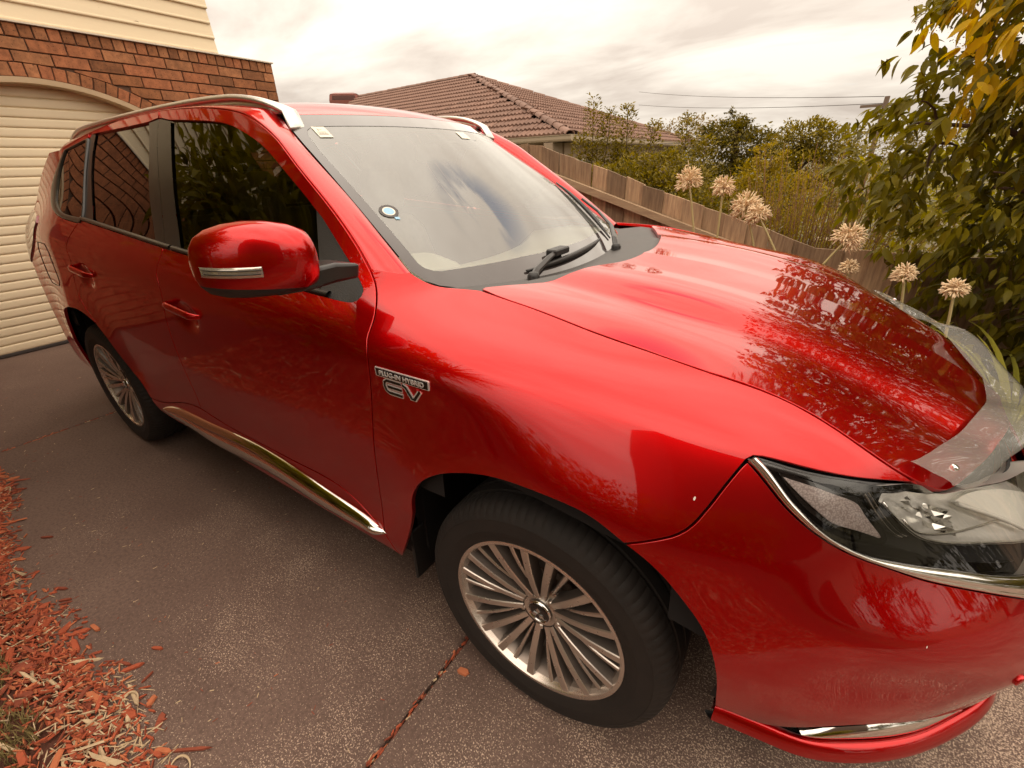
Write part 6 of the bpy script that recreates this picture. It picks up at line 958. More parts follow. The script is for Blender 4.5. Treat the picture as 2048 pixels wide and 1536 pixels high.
def panel_data(s, poly, inset=.0034, step=.022, off=0., flange=.014, holes=()):
    poly = bound3(s, poly, inset); su, sv = US.get(id(s), 1.), VS[id(s)]
    q = poly*[su, sv]
    lo = q.min(0); hi = q.max(0)
    gx = np.arange(lo[0]+step/2, hi[0], step); gy = np.arange(lo[1]+step/2, hi[1], step*.7)
    G = np.array([(x, y) for x in gx for y in gy]) if len(gx) and len(gy) else np.zeros((0, 2))
    if len(G):
        G = G[inpoly(G, q)]
        d = np.min(np.hypot(G[:, None, 0]-q[None, :, 0], G[:, None, 1]-q[None, :, 1]), axis=1) if len(G) else np.zeros(0)
        G = G[d > step*.45]
    nb = len(q); pts = [Vector(p) for p in q]+[Vector(p) for p in G]
    res = delaunay_2d_cdt(pts, [(i, (i+1) % nb) for i in range(nb)], [], 1, 1e-6)
    vv = np.array([tuple(v) for v in res[0]]); tris = [tuple(f) for f in res[2]]
    uv = vv/[su, sv]
    P = s.ev(uv[:, 0], uv[:, 1]); Nn = s.nrm(uv[:, 0], uv[:, 1], FL[id(s)])
    P = P+Nn*off
    T = []
    for f in tris:
        a, b, c = (P[i] for i in f); fn = np.cross(b-a, c-a)
        T.append(f if fn @ Nn[f[0]] > 0 else f[::-1])
    # open boundary edges -> rolled-in flange
    cnt = {}
    for f in T:
        for a, b in zip(f, f[1:]+f[:1]): cnt[(a, b)] = 1
    be = [(a, b) for (a, b) in cnt if (b, a) not in cnt]
    V = list(P); NN = list(Nn); F = list(T)
    if flange:
        bv = sorted({i for e in be for i in e}); acc = {i: np.zeros(3) for i in bv}
        be = [e for e in be if not (abs(P[e[0]][1]) < .004 and abs(P[e[1]][1]) < .004)]
        bv = sorted({i for e in be for i in e})
        for a, b in be:
            t = P[b]-P[a]; t = t/max(1e-9, np.linalg.norm(t)); o = np.cross(t, Nn[a]); acc[a] += o; acc[b] += o
        idx = {}
        for i in bv:
            o = acc[i]/max(1e-6, np.linalg.norm(acc[i])); n = Nn[i]
            idx[i] = len(V); V += [P[i]+o*.0009-n*.0005, P[i]+o*.0013-n*.002, P[i]+o*.0008-n*flange]
            NN += [(n*.75+o*.6)/np.linalg.norm(n*.75+o*.6), (n*.1+o)/np.linalg.norm(n*.1+o), o]
        for a, b in be:
            A, B = idx[a], idx[b]
            F += [(b, a, A, B), (B, A, A+1, B+1), (B+1, A+1, A+2, B+2)]
    return np.array(V), F, np.array(NN)
def mirrored(V, F, Nn):
    return V*[1, -1, 1], [tuple(f)[::-1] for f in F], Nn*[1, -1, 1]
def panel(name, s, poly, m, parent, both=None, **k):
    V, F, Nn = panel_data(s, poly, **k)
    if both == 'join':
        V2, F2, N2 = mirrored(V, F, Nn); n = len(V)
        o = mesh(name, np.r_[V, V2], F+[tuple(i+n for i in f) for f in F2], m, parent, True, np.r_[Nn, N2]); return o
    o = mesh(name, V, F, m, parent, True, Nn)
    if both: 
        V2, F2, N2 = mirrored(V, F, Nn); mesh(name, V2, F2, m, parent if both is True else both, True, N2)
    return o
def dens(P, step=.02, sc=(1., 1.)):
    P = np.asarray(P, float); out = []
    for a, b_ in zip(P[:-1], P[1:]):
        n = max(1, int(math.hypot(*((b_-a)*sc))/step)); out += [a+(b_-a)*k/n for k in range(n)]
    return np.array(out+[P[-1]])
OPEN = ('belt', 'chrome_sill_up', 'chrome_sill_lo', 'chrome_up', 'chrome_lo_vis', 'hood_front', 'bump_low', 'lamp_rim', 'lamp_rim2', 'lamp_bar', 'lamp_fins')
def poly(n):
    P = DATA[n]; return dens(P, .013, (1., .13)) if n in OPEN else dens(list(P)+[P[0]], .013, (1., .13))[:-1]
# paint: metallic red under clear coat, with faint dust and scuffs
paint = mat('red_paint', (.48, .0008, .0018), rough=.33, metal=.86, coat=1., spec=.5)
b = paint.node_tree.nodes['Principled BSDF']; b.inputs['Coat Roughness'].default_value = .015; b.inputs['Coat IOR'].default_value = 1.5
_t = paint.node_tree; _v = _t.nodes.new('ShaderNodeTexVoronoi'); _v.inputs['Scale'].default_value = 1400; _c = _t.nodes.new('ShaderNodeTexCoord'); _t.links.new(_c.outputs['Object'], _v.inputs['Vector'])
_b = _t.nodes.new('ShaderNodeBump'); _b.inputs['Strength'].default_value = .10; _b.inputs['Distance'].default_value = .001; _t.links.new(_v.outputs['Color'], _b.inputs['Height']); _t.links.new(_b.outputs[0], b.inputs['Normal'])
_n = _t.nodes.new('ShaderNodeTexNoise'); _n.inputs['Scale'].default_value = 7; _n.inputs['Detail'].default_value = 8; _t.links.new(_c.outputs['Object'], _n.inputs['Vector'])
_m = _t.nodes.new('ShaderNodeMapRange'); _m.inputs[1].default_value = .35; _m.inputs[2].default_value = .75; _m.inputs[3].default_value = .012; _m.inputs[4].default_value = .06; _t.links.new(_n.outputs[0], _m.inputs[0]); _t.links.new(_m.outputs[0], b.inputs['Coat Roughness'])
b.inputs['Specular Tint'].default_value = (1, .02, .03, 1)
black = mat('black_plastic', (.018, .016, .015), rough=.45, bump=.15, bscale=400)
satin = mat('satin_black_trim', (.022, .019, .017), rough=.28)
gloss = mat('gloss_black', (.008, .007, .007), rough=.08, coat=.5)
chrome = mat('chrome', (.80, .78, .74), rough=.07, metal=1.)
badge_m = mat('badge_chrome', (.82, .80, .77), rough=.25, metal=.55)
wheel_grey = mat('wheel_grey_paint', (.17, .14, .12), rough=.4, metal=.6, var=.5, vscale=10)
silver = mat('silver_rail', (.72, .70, .66), rough=.32, metal=.85)
alloy = mat('machined_alloy', (.66, .58, .51), rough=.27, metal=.85, var=.18, vscale=5, col2=(.40, .33, .28), rvar=.05)
alloy_in = mat('alloy_barrel', (.42, .35, .30), rough=.42, metal=.75, var=.7, vscale=7, col2=(.13, .09, .07))
rubber = mat('tyre_rubber', (.012, .009, .007), rough=.8, var=.6, vscale=16, col2=(.024, .016, .012), bump=.1, bscale=150)
dark = mat('dark_void', (.006, .005, .005), rough=.9)
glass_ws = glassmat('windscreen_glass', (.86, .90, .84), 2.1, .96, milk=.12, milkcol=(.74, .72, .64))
glass_dk = glassmat('tinted_glass', (.30, .28, .24), 1.52, .32)
lensm = glassmat('lens_clear', (.97, .97, .96), 1.45, .97)
acry = glassmat('clear_acrylic', (.93, .92, .90), 1.5, .95, rough=.03, milk=.16)
frit = mat('frit_band', (.045, .036, .034), rough=.06, coat=1., spec=.4); frit.node_tree.nodes['Principled BSDF'].inputs['Coat IOR'].default_value = 1.45
CAR = tag(empty('parked_car', (0, 0, 0)), 'glossy metallic red SUV parked nose out on the driveway', 'car')
panel('front_fender', SIDE, poly('fender'), paint, CAR)
fp = poly('fender'); fp[:, 1] = np.where((fp[:, 0] > -.56) & (fp[:, 0] < -.2), np.minimum(fp[:, 1], 7.06), fp[:, 1]); _f = panel_data(SIDE, fp); mesh('front_fender', *mirrored(*_f)[:2], paint, CAR, True, _f[2]*[1, -1, 1])
fd = panel('front_door', SIDE, poly('front_door'), paint, CAR)
V, F, Nn = panel_data(SIDE, poly('front_door')); fd2 = mesh('front_door', *mirrored(V, F, Nn)[:2], paint, CAR, True, Nn*[1, -1, 1])
rd = panel('rear_door', SIDE, poly('rear_door'), paint, CAR)
V, F, Nn = panel_data(SIDE, poly('rear_door')); rd2 = mesh('rear_door', *mirrored(V, F, Nn)[:2], paint, CAR, True, Nn*[1, -1, 1])
panel('window_frame', SIDE, poly('rear_frame'), paint, rd, both=rd2)
qp = panel('quarter_panel', SIDE, poly('quarter'), paint, CAR, both=True)
panel('rocker_sill', SIDE, poly('sill'), paint, CAR, both=True)
bmp = panel('front_bumper', SIDE, poly('bumper'), paint, CAR, both='join')
hd = panel('bonnet', HOOD, poly('hood'), paint, CAR, both='join', step=.024, inset=.0042)
# greenhouse: black backing pillars, then the panes
def uvbox(u0, u1, v0, v1, n=24):
    a = [(u, v0) for u in np.linspace(u0, u1, n)]; b_ = [(u1, v) for v in np.linspace(v0, v1, n)]
    return np.array(a[:-1]+b_[:-1]+[(u, v1) for u in np.linspace(u1, u0, n)][:-1]+[(u0, v) for v in np.linspace(v1, v0, n)][:-1])
def dens3(P): P = np.asarray(P, float); L_ = np.r_[0, np.cumsum(np.linalg.norm(np.diff(P, axis=0), axis=1))]; t = np.linspace(0, L_[-1], 90); return np.stack([np.interp(t, L_, P[:, k]) for k in range(3)], 1)
panel('pillar_trim', SIDE, poly('pillar_front'), satin, fd, both=fd2, off=-.003, inset=.001, flange=0)
panel('pillar_trim', SIDE, poly('pillar_rear'), satin, rd, both=rd2, off=-.003, inset=.001, flange=0)
panel('pillar_trim', SIDE, poly('pillar_c'), satin, rd, both=rd2, off=-.004, inset=.001, flange=0)
panel('door_window', SIDE, poly('glass_front'), glass_dk, fd, both=fd2, off=-.009, inset=-.010, flange=0)
panel('door_window', SIDE, poly('glass_rear'), glass_dk, rd, both=rd2, off=-.009, inset=-.006, flange=0)
panel('mirror_sail', SIDE, poly('sail'), black, fd, both=fd2, off=-.004, inset=.0)
# rubber surround framing the rear quarter pane: outer outline minus the pane
def ring(name, s, outer, inner, m, parent, both=None, off=0., bulge=.004, n=160):
    def rs(p, n):
        p = np.asarray(p, float); q = np.r_[p, p[:1]]*[1, VS[id(s)]]; Lg = np.r_[0, np.cumsum(np.hypot(*np.diff(q, axis=0).T))]; t = np.linspace(0, Lg[-1], n, endpoint=False)
        return np.c_[np.interp(t, Lg, q[:, 0]), np.interp(t, Lg, q[:, 1])/VS[id(s)]]
    a = rs(outer, n); b_ = rs(inner, n); sc = np.array([1, VS[id(s)]])
    b_ = np.array([b_[np.argmin(np.hypot(*((b_-p)*sc).T))] for p in a])
    rows = []
    for t, h in ((0, -.004), (0.04, bulge*.6), (.3, bulge), (.7, bulge), (.95, bulge*.5), (1, -.006)):
        q = a+(b_-a)*t; rows.append(s.ev(q[:, 0], q[:, 1])+s.nrm(q[:, 0], q[:, 1], FL[id(s)])*(off+h))
    V = np.concatenate(rows); F = [(i*n+k, i*n+(k+1) % n, (i+1)*n+(k+1) % n, (i+1)*n+k) for i in range(len(rows)-1) for k in range(n)]
    o = fixn(mesh(name, V, F, m, parent))
    if both: fixn(mesh(name, V*[1, -1, 1], [f[::-1] for f in F], m, both))
    return o
qp2 = [o for o in CAR.children if o.name.startswith('quarter_panel')]
ring('window_surround', SIDE, poly('window_rear_quarter'), poly('glass_quarter'), satin, qp2[0], both=qp2[1])
panel('quarter_window', SIDE, poly('glass_quarter'), glass_dk, qp2[0], both=qp2[1], off=-.002, inset=-.004, flange=0)
def resamp(P, n):
    P = np.asarray(P, float); Lg = np.r_[0, np.cumsum(np.linalg.norm(np.diff(P, axis=0), axis=1))]; t = np.linspace(0, Lg[-1], n)
    return np.stack([np.interp(t, Lg, P[:, k]) for k in range(P.shape[1])], 1)
def strip(name, rows, m, parent, both=None, smooth=True):
    n = len(rows[0]); V = np.concatenate([np.asarray(r, float) for r in rows])
    F = [(i*n+k, i*n+k+1, (i+1)*n+k+1, (i+1)*n+k) for i in range(len(rows)-1) for k in range(n-1)]
    o = fixn(mesh(name, V, F, m, parent, smooth))
    if both == 'join':
        W2 = V*[1, -1, 1]; k = len(V); me = o.data; bpy.data.objects.remove(o)
        o = fixn(mesh(name, np.r_[V, W2], F+[tuple(i+k for i in f)[::-1] for f in F], m, parent, smooth))
    elif both: fixn(mesh(name, V*[1, -1, 1], [f[::-1] for f in F], m, both if both is not True else parent, smooth))
    return o
def onS(s, uv, off=0.): 
    uv = np.asarray(uv, float); return s.ev(uv[:, 0], uv[:, 1])+s.nrm(uv[:, 0], uv[:, 1], FL[id(s)])*np.reshape(off, (-1, 1))
# belt mouldings, split at the door gap
bl = poly('belt'); cut = int(np.argmin(abs(bl[:, 0]+1.47)))
for seg, d1, d2 in ((bl[:cut], fd, fd2), (bl[cut:], rd, rd2)):
    seg = resamp(seg, 40); up = seg+[0, .13]
    strip('belt_moulding', [onS(SIDE, seg, -.004), onS(SIDE, seg, .004), onS(SIDE, seg+[0, .02], .0065), onS(SIDE, up-[0, .05], .006), onS(SIDE, up, .001), onS(SIDE, up, -.010)], satin, d1, both=d2)
# raised lip along the front edge of the mirror sail
# side frame between door gap and windscreen / roof ditch
ag = dens3(DATA['agap']); wsl = dens3(DATA['wsedge3'])[::-1]; vw = np.linspace(-1.14, -3.1, 60)
rf = ROOF.ev(vw, np.full(60, -1.0)); B3 = np.r_[wsl, rf[1:]]
agx = ag[:, 0]; o_ = np.argsort(-agx, kind='stable'); ag = ag[np.maximum.accumulate(-agx) == -agx]
endx = -3.06; last = ag[-1]
tail = np.array([[x, last[1]+.05*((x-last[0])/(endx-last[0]))**2, last[2]-.06*((x-last[0])/(endx-last[0]))**1.6] for x in np.linspace(last[0], endx, 16)[1:]])
ag = np.r_[ag, tail]
n_ = 150; tA = np.linspace(0, 1, n_)
xs = -.515+(endx+.515)*tA
def atx(P, x):
    o = np.argsort(P[:, 0]); return np.stack([np.interp(x, P[o, 0], P[o, k]) for k in range(3)], 1)
A_ = atx(ag, np.minimum(xs, ag[0, 0])); B_ = atx(B3, xs); A_[:, 0] = np.minimum(xs, ag[0, 0])
ex_ = 10
A_ = np.r_[[A_[0]+(A_[0]-A_[3])/np.linalg.norm(A_[0]-A_[3])*.008*k for k in range(ex_, 0, -1)], A_]; B_ = np.r_[[B_[0]+(B_[0]-B_[3])/np.linalg.norm(B_[0]-B_[3])*.006*k for k in range(ex_, 0, -1)], B_]
dirn = B_-A_; wd = np.linalg.norm(dirn, axis=1)[:, None]
tg = np.gradient((A_+B_)/2, axis=0); nn = np.cross(tg, dirn); nn /= np.linalg.norm(nn, axis=1)[:, None]; nn *= np.sign(nn[:, 2:3])
nn[nn[:, 1] > 0] *= 1
rows = []
for t in (0, .0, .03, .12, .25, .4, .55, .7, .85, .97, 1., 1.):
    rows.append(A_+dirn*t+nn*wd*.10*(4*t*(1-t))**.8)
sd_ = dirn/wd
rows[0] = rows[1]-nn*.012; rows[1] = rows[1]+sd_*.0028; rows[-1] = rows[-2]-nn*.008
strip('side_frame', rows, paint, CAR, both=True)
# roof
un = np.linspace(-1, 1, 41); RU = np.linspace(-3.30, -1.06, 60)
RV = []; RF = []
ws_top = SCREEN.ev(un, np.full(41, .992))
for i, u in enumerate(RU):
    f = max(0, (u+1.5)/(.44)); ue = u
    p = ROOF.ev(np.full(41, ue), un)
    if f > 0:
        w_ = f*f*(3-2*f); xb = ws_top[:, 0]; r0_ = ROOF.ev(np.full(41, -1.5), un)
        tt = f; h00 = 2*tt**3-3*tt**2+1; h10 = tt**3-2*tt**2+tt; h01 = -2*tt**3+3*tt**2; h11 = tt**3-tt**2
        Ln = (ws_top[:, 0]-r0_[:, 0])[:, None]
        m0 = np.stack([np.ones(41), np.zeros(41), np.full(41, -.06)], 1)*Ln; m1 = np.stack([np.ones(41), -.05*un, np.full(41, -.34)], 1)*Ln
        p = r0_*h00+m0*h10+ws_top*h01+m1*h11
    RV += list(p+np.array([0, 0, .001]))
RF = [(i*41+k, (i+1)*41+k, (i+1)*41+k+1, i*41+k+1) for i in range(59) for k in range(40)]
mesh('roof', RV, RF, paint, CAR)
# windscreen, its printed black band, cowl
e_ = .045
def wout(n=24):
    L_ = [(-.0, .034), (-.52, .036), (-.80, .031), (-.851, .043), (-.939, .062), (-.98, .086), (-1.003, .128), (-1.007, .3), (-1.010, .55), (-1.012, .80), (-1.008, .90), (-1.0, .955), (-.985, .982), (-.96, .99), (-.5, .99), (0, .99)]
    return np.array(L_)
ol = dens(wout()); full = np.r_[ol, (ol*[-1, 1])[::-1][1:-1]]
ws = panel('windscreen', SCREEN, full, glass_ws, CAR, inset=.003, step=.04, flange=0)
inn = dens([(0, .150), (-.43, .147), (-.747, .131), (-.886, .122), (-.919, .125), (-.944, .139), (-.955, .161), (-.955, .231), (-.959, .393), (-.963, .547), (-.968, .742), (-.955, .85), (-.935, .885), (-.905, .903), (-.879, .910), (-.75, .912), (-.4, .915), (0, .915)])
panel('windscreen_band', SCREEN, np.r_[ol, inn[::-1]], frit, ws, both='join', off=.0010, inset=.0, step=.03, flange=0)
cow = []
ys = np.linspace(-.70, .70, 33)
for k, (dx, dz) in enumerate(((0, 0), (.05, -.012), (.10, -.02), (.16, -.03))): pass
wsb = SCREEN.ev(ys/.69, np.full(33, .06)); hrx = -.085-.20*(np.abs(ys)/.67)**2
hz = HOOD.ev(np.clip(hrx, -.45, .9), np.clip(np.abs(ys)/.70, 0, 1.1)); hz[:, 1] = ys
strip('cowl_panel', [wsb+[0, 0, -.004], wsb*[1, 1, 0]+[.03, 0, 0]+np.c_[np.zeros(33), np.zeros(33), wsb[:, 2]-.006], hz+[-.035, 0, -.014], hz+[.01, 0, -.016], hz+[.05, 0, -.06]], mat('cowl_plastic', (.05, .044, .04), rough=.5, bump=.1, bscale=300), CAR)
# dark inner body shell so that the gaps read black
us = np.linspace(-4.2, 1.38, 90); shv = [0.9, 1.4, 2.2, 3.2, 4.4, 5.4, 6.1, 6.7]
rows = []
for v in shv:
    p = SIDE.ev(us, np.full(90, v)); n = SIDE.nrm(us, np.full(90, v)); rows.append(p-n*.03)
SV = np.concatenate(rows); SF = [(i*90+k, i*90+k+1, (i+1)*90+k+1, (i+1)*90+k) for i in range(len(shv)-1) for k in range(89)]
def okf(f):
    c = np.mean([SV[i] for i in f], 0)
    return min(np.hypot(c[0]-0, c[2]-.345), np.hypot(c[0]+2.67, c[2]-.345)) > .45
SF = [f for f in SF if okf(f)]; k = len(SV)
mesh('inner_shell', np.r_[SV, SV*[1, -1, 1]], SF+[tuple(i+k for i in f)[::-1] for f in SF], dark, CAR)
fl = MB(); fl.box((-3.45, -.74, .20), (-3.08, .74, .34)); fl.box((-2.24, -.79, .22), (-.44, .79, .30)); fl.box((.36, -.55, .2), (.80, .55, .3)); fl.box((-3.3, -.5, .30), (.7, .5, .36)); fl.box((.40, -.60, .34), (.50, .60, .86)); fl.box((-.47, -.80, .30), (-.43, .80, .98)); fl.box((-2.24, -.80, .30), (-2.2, .80, .85)); fl.box((-3.14, -.8, .30), (-3.1, .8, .85))
fl.obj('underbody', dark, CAR)
# wheel-arch liners
for cx in (0, -2.67):
    for sy in (-1, 1):
        rows = []
        th = np.linspace(R(7), R(192), 40)
        for y, r in ((-.872, .455), (-.86, .452), (-.80, .44), (-.55, .43), (-.50, .40), (-.50, .05)):
            rows.append(np.c_[cx+r*np.cos(th), np.full(40, y*-sy*-1 if sy < 0 else -y), .345+r*np.sin(th)])
        strip('arch_liner', rows, black, CAR)
# tailgate: the skin behind the quarter panels
us = np.linspace(-4.31, -3.405, 40); vs_ = np.linspace(.7, 7.3, 40)
TV = np.concatenate([onS(SIDE, np.c_[us, np.full(40, v)]) for v in vs_]); TF = [(i*40+k, i*40+k+1, (i+1)*40+k+1, (i+1)*40+k) for i in range(39) for k in range(39)]; k = len(TV)
mesh('tailgate', np.r_[TV, TV*[1, -1, 1]], TF+[tuple(i+k for i in f)[::-1] for f in TF], paint, CAR)
tb = onS(SIDE, np.c_[us, np.full(40, 7.3)]); tr_ = np.linspace(0, 1, 40); rr_ = ROOF.ev(np.full(40, -3.26), -.0-1.0*tr_*0-np.linspace(0, 1, 40)); strip('rear_window', [tb+[0, 0, -.01], tb*.5+rr_*.5+[-.02, 0, 0], rr_], gloss, CAR, both='join')
# tail lamps
lamp_red = mat('tail_lamp_red', (.25, .01, .012), rough=.08, coat=1.)
tl = uvbox(-3.42, -3.02, 5.95, 7.0, 10); tl[:, 1] += -(tl[:, 0]+3.42)*.0; tlq = np.array([(-3.42, 5.3), (-3.12, 6.0), (-3.0, 6.5), (-3.02, 6.75), (-3.2, 6.95), (-3.42, 7.0)])
panel('tail_lamp', SIDE, dens(np.r_[tlq, tlq[:1]], .02)[:-1], lamp_red, CAR, both=True, off=.006, inset=0, flange=.012)
# fuel door seam
fdp = np.array([(-2.99, 5.95), (-2.80, 5.98), (-2.765, 5.8), (-2.765, 5.0), (-2.80, 4.86), (-2.97, 4.83), (-3.0, 4.95), (-3.02, 5.8)])
fdp = dens(np.r_[fdp, fdp[:1]], .02)
MB().tube([tuple(p) for p in onS(SIDE, fdp, .0004)], .0017, 6, cap=False).obj('fuel_door_seam', dark, qp2[0], True)
# bright strip along the sills
cu = resamp(poly('chrome_sill_up'), 80); cl = resamp(poly('chrome_sill_lo'), 80)
cu[-1] = cl[-1]; cu[0] = cl[0]
bul = .012*np.minimum(1, np.minimum(np.arange(80)/4., (79-np.arange(80))/6.))
rows = [onS(SIDE, cu, .000)]+[onS(SIDE, cu+(cl-cu)*t, bul*h) for t, h in ((.02, .5), (.12, 1.15), (.3, 1.75), (.5, 2.0), (.7, 1.9), (.88, 1.4), (.97, .7))]+[onS(SIDE, cl, .000)]
strip('sill_moulding', rows, chrome, CAR, both=True)
# mud flap behind the front wheel
MB().bbox((-.452, -.855, .205), (-.441, -.62, .40), .004).obj('mud_flap', black, CAR)
MB().bbox((-.458, .62, .17), (-.445, .862, .40), .004).obj('mud_flap', black, CAR)
# ---- roof rails
def rail(sy):
    P = []; n = 60
    xs = np.linspace(-1.075, -3.05, n)
    e = ROOF.ev(np.clip(xs, -3.3, -1.1), np.full(n, -1.02))
    e[xs > -1.1] = atx(B3, xs[xs > -1.1]) + [0, .012, .0]
    mb = MB(); rings = []; low = []
    for i, x in enumerate(xs):
        t = (x+1.075)/(-1.975)                      # 0 front .. 1 rear
        a = min(1, t/.16); b2 = min(1, (1-t)/.14); lift = .025*math.sin(min(a, 1)*math.pi/2)*math.sin(b2*math.pi/2)
        wdt = .054-.031*min(1, t/.20); hgt = .009+.002*a; y0 = e[i, 1]+.012; z0 = e[i, 2]+.008+lift
        ring_ = []
        for cy, cz in ((-.5, -.5), (-.58, 0), (-.45, .42), (-.15, .56), (.15, .56), (.45, .42), (.55, 0), (.5, -.5)):
            ring_.append((x, (y0+cy*wdt)*(1 if sy < 0 else -1), z0+cz*hgt*1.6))
        rings.append(ring_)
    mb.loft(rings)
    ra = fixn(mb.obj('roof_rail', silver, CAR, True))
    mb = MB(); rows = []
    for i, x in enumerate(xs[2:-2]):
        r = rings[i+2]; rows.append([(x, r[0][1]*.992, e[i+2, 2]-.004), (x, r[0][1]*.992, r[0][2]+.002), (x, r[7][1]*1.006, r[0][2]+.002), (x, r[7][1]*1.006, e[i+2, 2]-.004)])
    mb.loft(rows); fixn(mb.obj('rail_base', silver, ra, True))
rail(-1); rail(1)
# ---- door mirror ------------------------------------------------------------------
def superring(c, ax, bz, n=40, e=2.6, fwd=1.):
    out = []
    for k in range(n):
        th = 2*math.pi*k/n; cs, sn = math.cos(th), math.sin(th)
        x = math.copysign(abs(cs)**(2/e), cs)*ax; z = math.copysign(abs(sn)**(2/e), sn)*bz
        if cs < 0: x *= .45
        out.append((c[0]+x, c[1], c[2]+z))
    return out
def mirror(sy, door):
    mb = MB(); rings = []
    # (t, y, x, z, half depth, half height)
    secs = [(-0.918, -0.57, 1.22, 0.03, 0.0304), (-0.922, -0.57, 1.223, 0.05, 0.0491), (-0.935, -0.575, 1.226, 0.072, 0.0643), (-0.96, -0.585, 1.228, 0.085, 0.0732), (-0.99, -0.6, 1.23, 0.09, 0.0776), (-1.02, -0.617, 1.23, 0.09, 0.0786), (-1.05, -0.638, 1.228, 0.086, 0.076), (-1.075, -0.658, 1.225, 0.076, 0.0697), (-1.092, -0.673, 1.222, 0.06, 0.0589), (-1.102, -0.683, 1.22, 0.04, 0.0419), (-1.107, -0.689, 1.219, 0.016, 0.0196)]
    for y, x, z, a, b_ in secs: rings.append([(p[0], p[1]*(1 if sy < 0 else -1), p[2]) for p in superring((x, y, z), a, b_)])
    mb.loft(rings); o = mesh('door_mirror', mb.V, mb.F, [paint, black], door); fixn(o)
    bm = bmesh.new(); bm.from_mesh(o.data)
    for co, no in (((-.6, -1.0, 1.172), (0, .10, 1)), ((-.685, -1.0, 1.2), (1, -.28, 0))): bmesh.ops.bisect_plane(bm, geom=bm.verts[:]+bm.edges[:]+bm.faces[:], plane_co=co, plane_no=Vector(no).normalized())
    bm.to_mesh(o.data); bm.free(); o.data.polygons.foreach_set('use_smooth', [True]*len(o.data.polygons))
    # lower housing is black: faces under the parting line
    for pl in o.data.polygons:
        c = pl.center; pl.material_index = 1 if (c.z-1.172)+(c.y+1.0)*.10 < 0 or (c.x+.685)-(c.y+1)*.28 < 0 else 0
    # indicator lens wrapped round the outer front edge
    ind = mat('mirror_indicator', (.62, .56, .50), rough=.12, metal=.75, coat=1.) if sy < 0 else MATS['mirror_indicator']
    rws = []
    for zz_ in (1.203, 1.2035, 1.209, 1.214, 1.219, 1.2245, 1.225):
        row = []
        for y in np.linspace(-1.040, -1.1055, 24):
            yy_ = [s[0] for s in secs][::-1]
            ip = lambda k: np.interp(y, yy_, [s[k] for s in secs][::-1])
            x, z, a, b_ = ip(1), ip(2), ip(3), ip(4); s_ = np.clip((zz_-z)/b_, -.98, .98)
            sn = abs(s_)**(2.6/2); cs = math.sqrt(max(0, 1-sn*sn)); px = x+cs**(2/2.6)*a
            edge = zz_ in (1.203, 1.225)
            row.append((px+(-.003 if edge else .0035), y*(1 if sy < 0 else -1), zz_))
        rws.append(row)
    strip('indicator', rws, ind, o)
    for zz_ in (1.2105, 1.2185):
        P = []
        for y in np.linspace(-1.043, -1.104, 22):
            yy_ = [s[0] for s in secs][::-1]; ip = lambda k: np.interp(y, yy_, [s[k] for s in secs][::-1])
            x, z, a, b_ = ip(1), ip(2), ip(3), ip(4); s_ = (zz_-z)/b_; cs = math.sqrt(max(0, 1-abs(s_)**2.6)); P.append((x+cs**(2/2.6)*a+.0042, y*(1 if sy < 0 else -1), zz_))
        MB().tube(P, .0009, 5).obj('indicator_rib', satin, o, True)
    # stalk from the door sail
    mb = MB(); s_ = 1 if sy < 0 else -1
    st = [[(-.60, -.835*s_, 1.165), (-.50, -.835*s_, 1.165), (-.49, -.835*s_, 1.20), (-.60, -.835*s_, 1.20)],
          [(-.60, -.89*s_, 1.160), (-.515, -.89*s_, 1.163), (-.51, -.885*s_, 1.208), (-.60, -.885*s_, 1.208)],
          [(-.62, -.96*s_, 1.150), (-.53, -.94*s_, 1.156), (-.53, -.925*s_, 1.203), (-.61, -.93*s_, 1.20)],
          [(-.64, -1.02*s_, 1.150), (-.56, -1.01*s_, 1.154), (-.57, -1.0*s_, 1.17), (-.64, -1.0*s_, 1.17)]]
    mb.loft(st); ob = fixn(mb.obj('mirror_stalk', satin, o)); 
    bv = ob.modifiers.new('b', 'BEVEL'); bv.width = .008; bv.segments = 3; sharp(ob, 60)
mirror(-1, fd)
# ---- door handles
def handle(x0, z0, x1, z1, y, door, s_=1):
    mb = MB(); rings = []
    n = 22
    for i in range(n):
        t = i/(n-1); x = x0+(x1-x0)*t; z = z0+(z1-z0)*t
        lift = .025*min(1, math.sin(math.pi*t)*2.2)**.6
        a = .0095*min(1, .35+3*min(t, 1-t)); bz = .0145*min(1, .45+3*min(t, 1-t))
        rings.append([(x, (y-lift+a*math.cos(2*math.pi*k/14))*s_, z+bz*math.sin(2*math.pi*k/14)) for k in range(14)])
    mb.loft(rings); fixn(mb.obj('door_handle', paint, door, True))
handle(-1.50, .988, -1.262, .968, -.898, fd); handle(-1.50, .988, -1.262, .968, -.898, fd2, -1)
handle(-2.43, 1.030, -2.185, 1.010, -.893, rd); handle(-2.43, 1.030, -2.185, 1.010, -.893, rd2, -1)
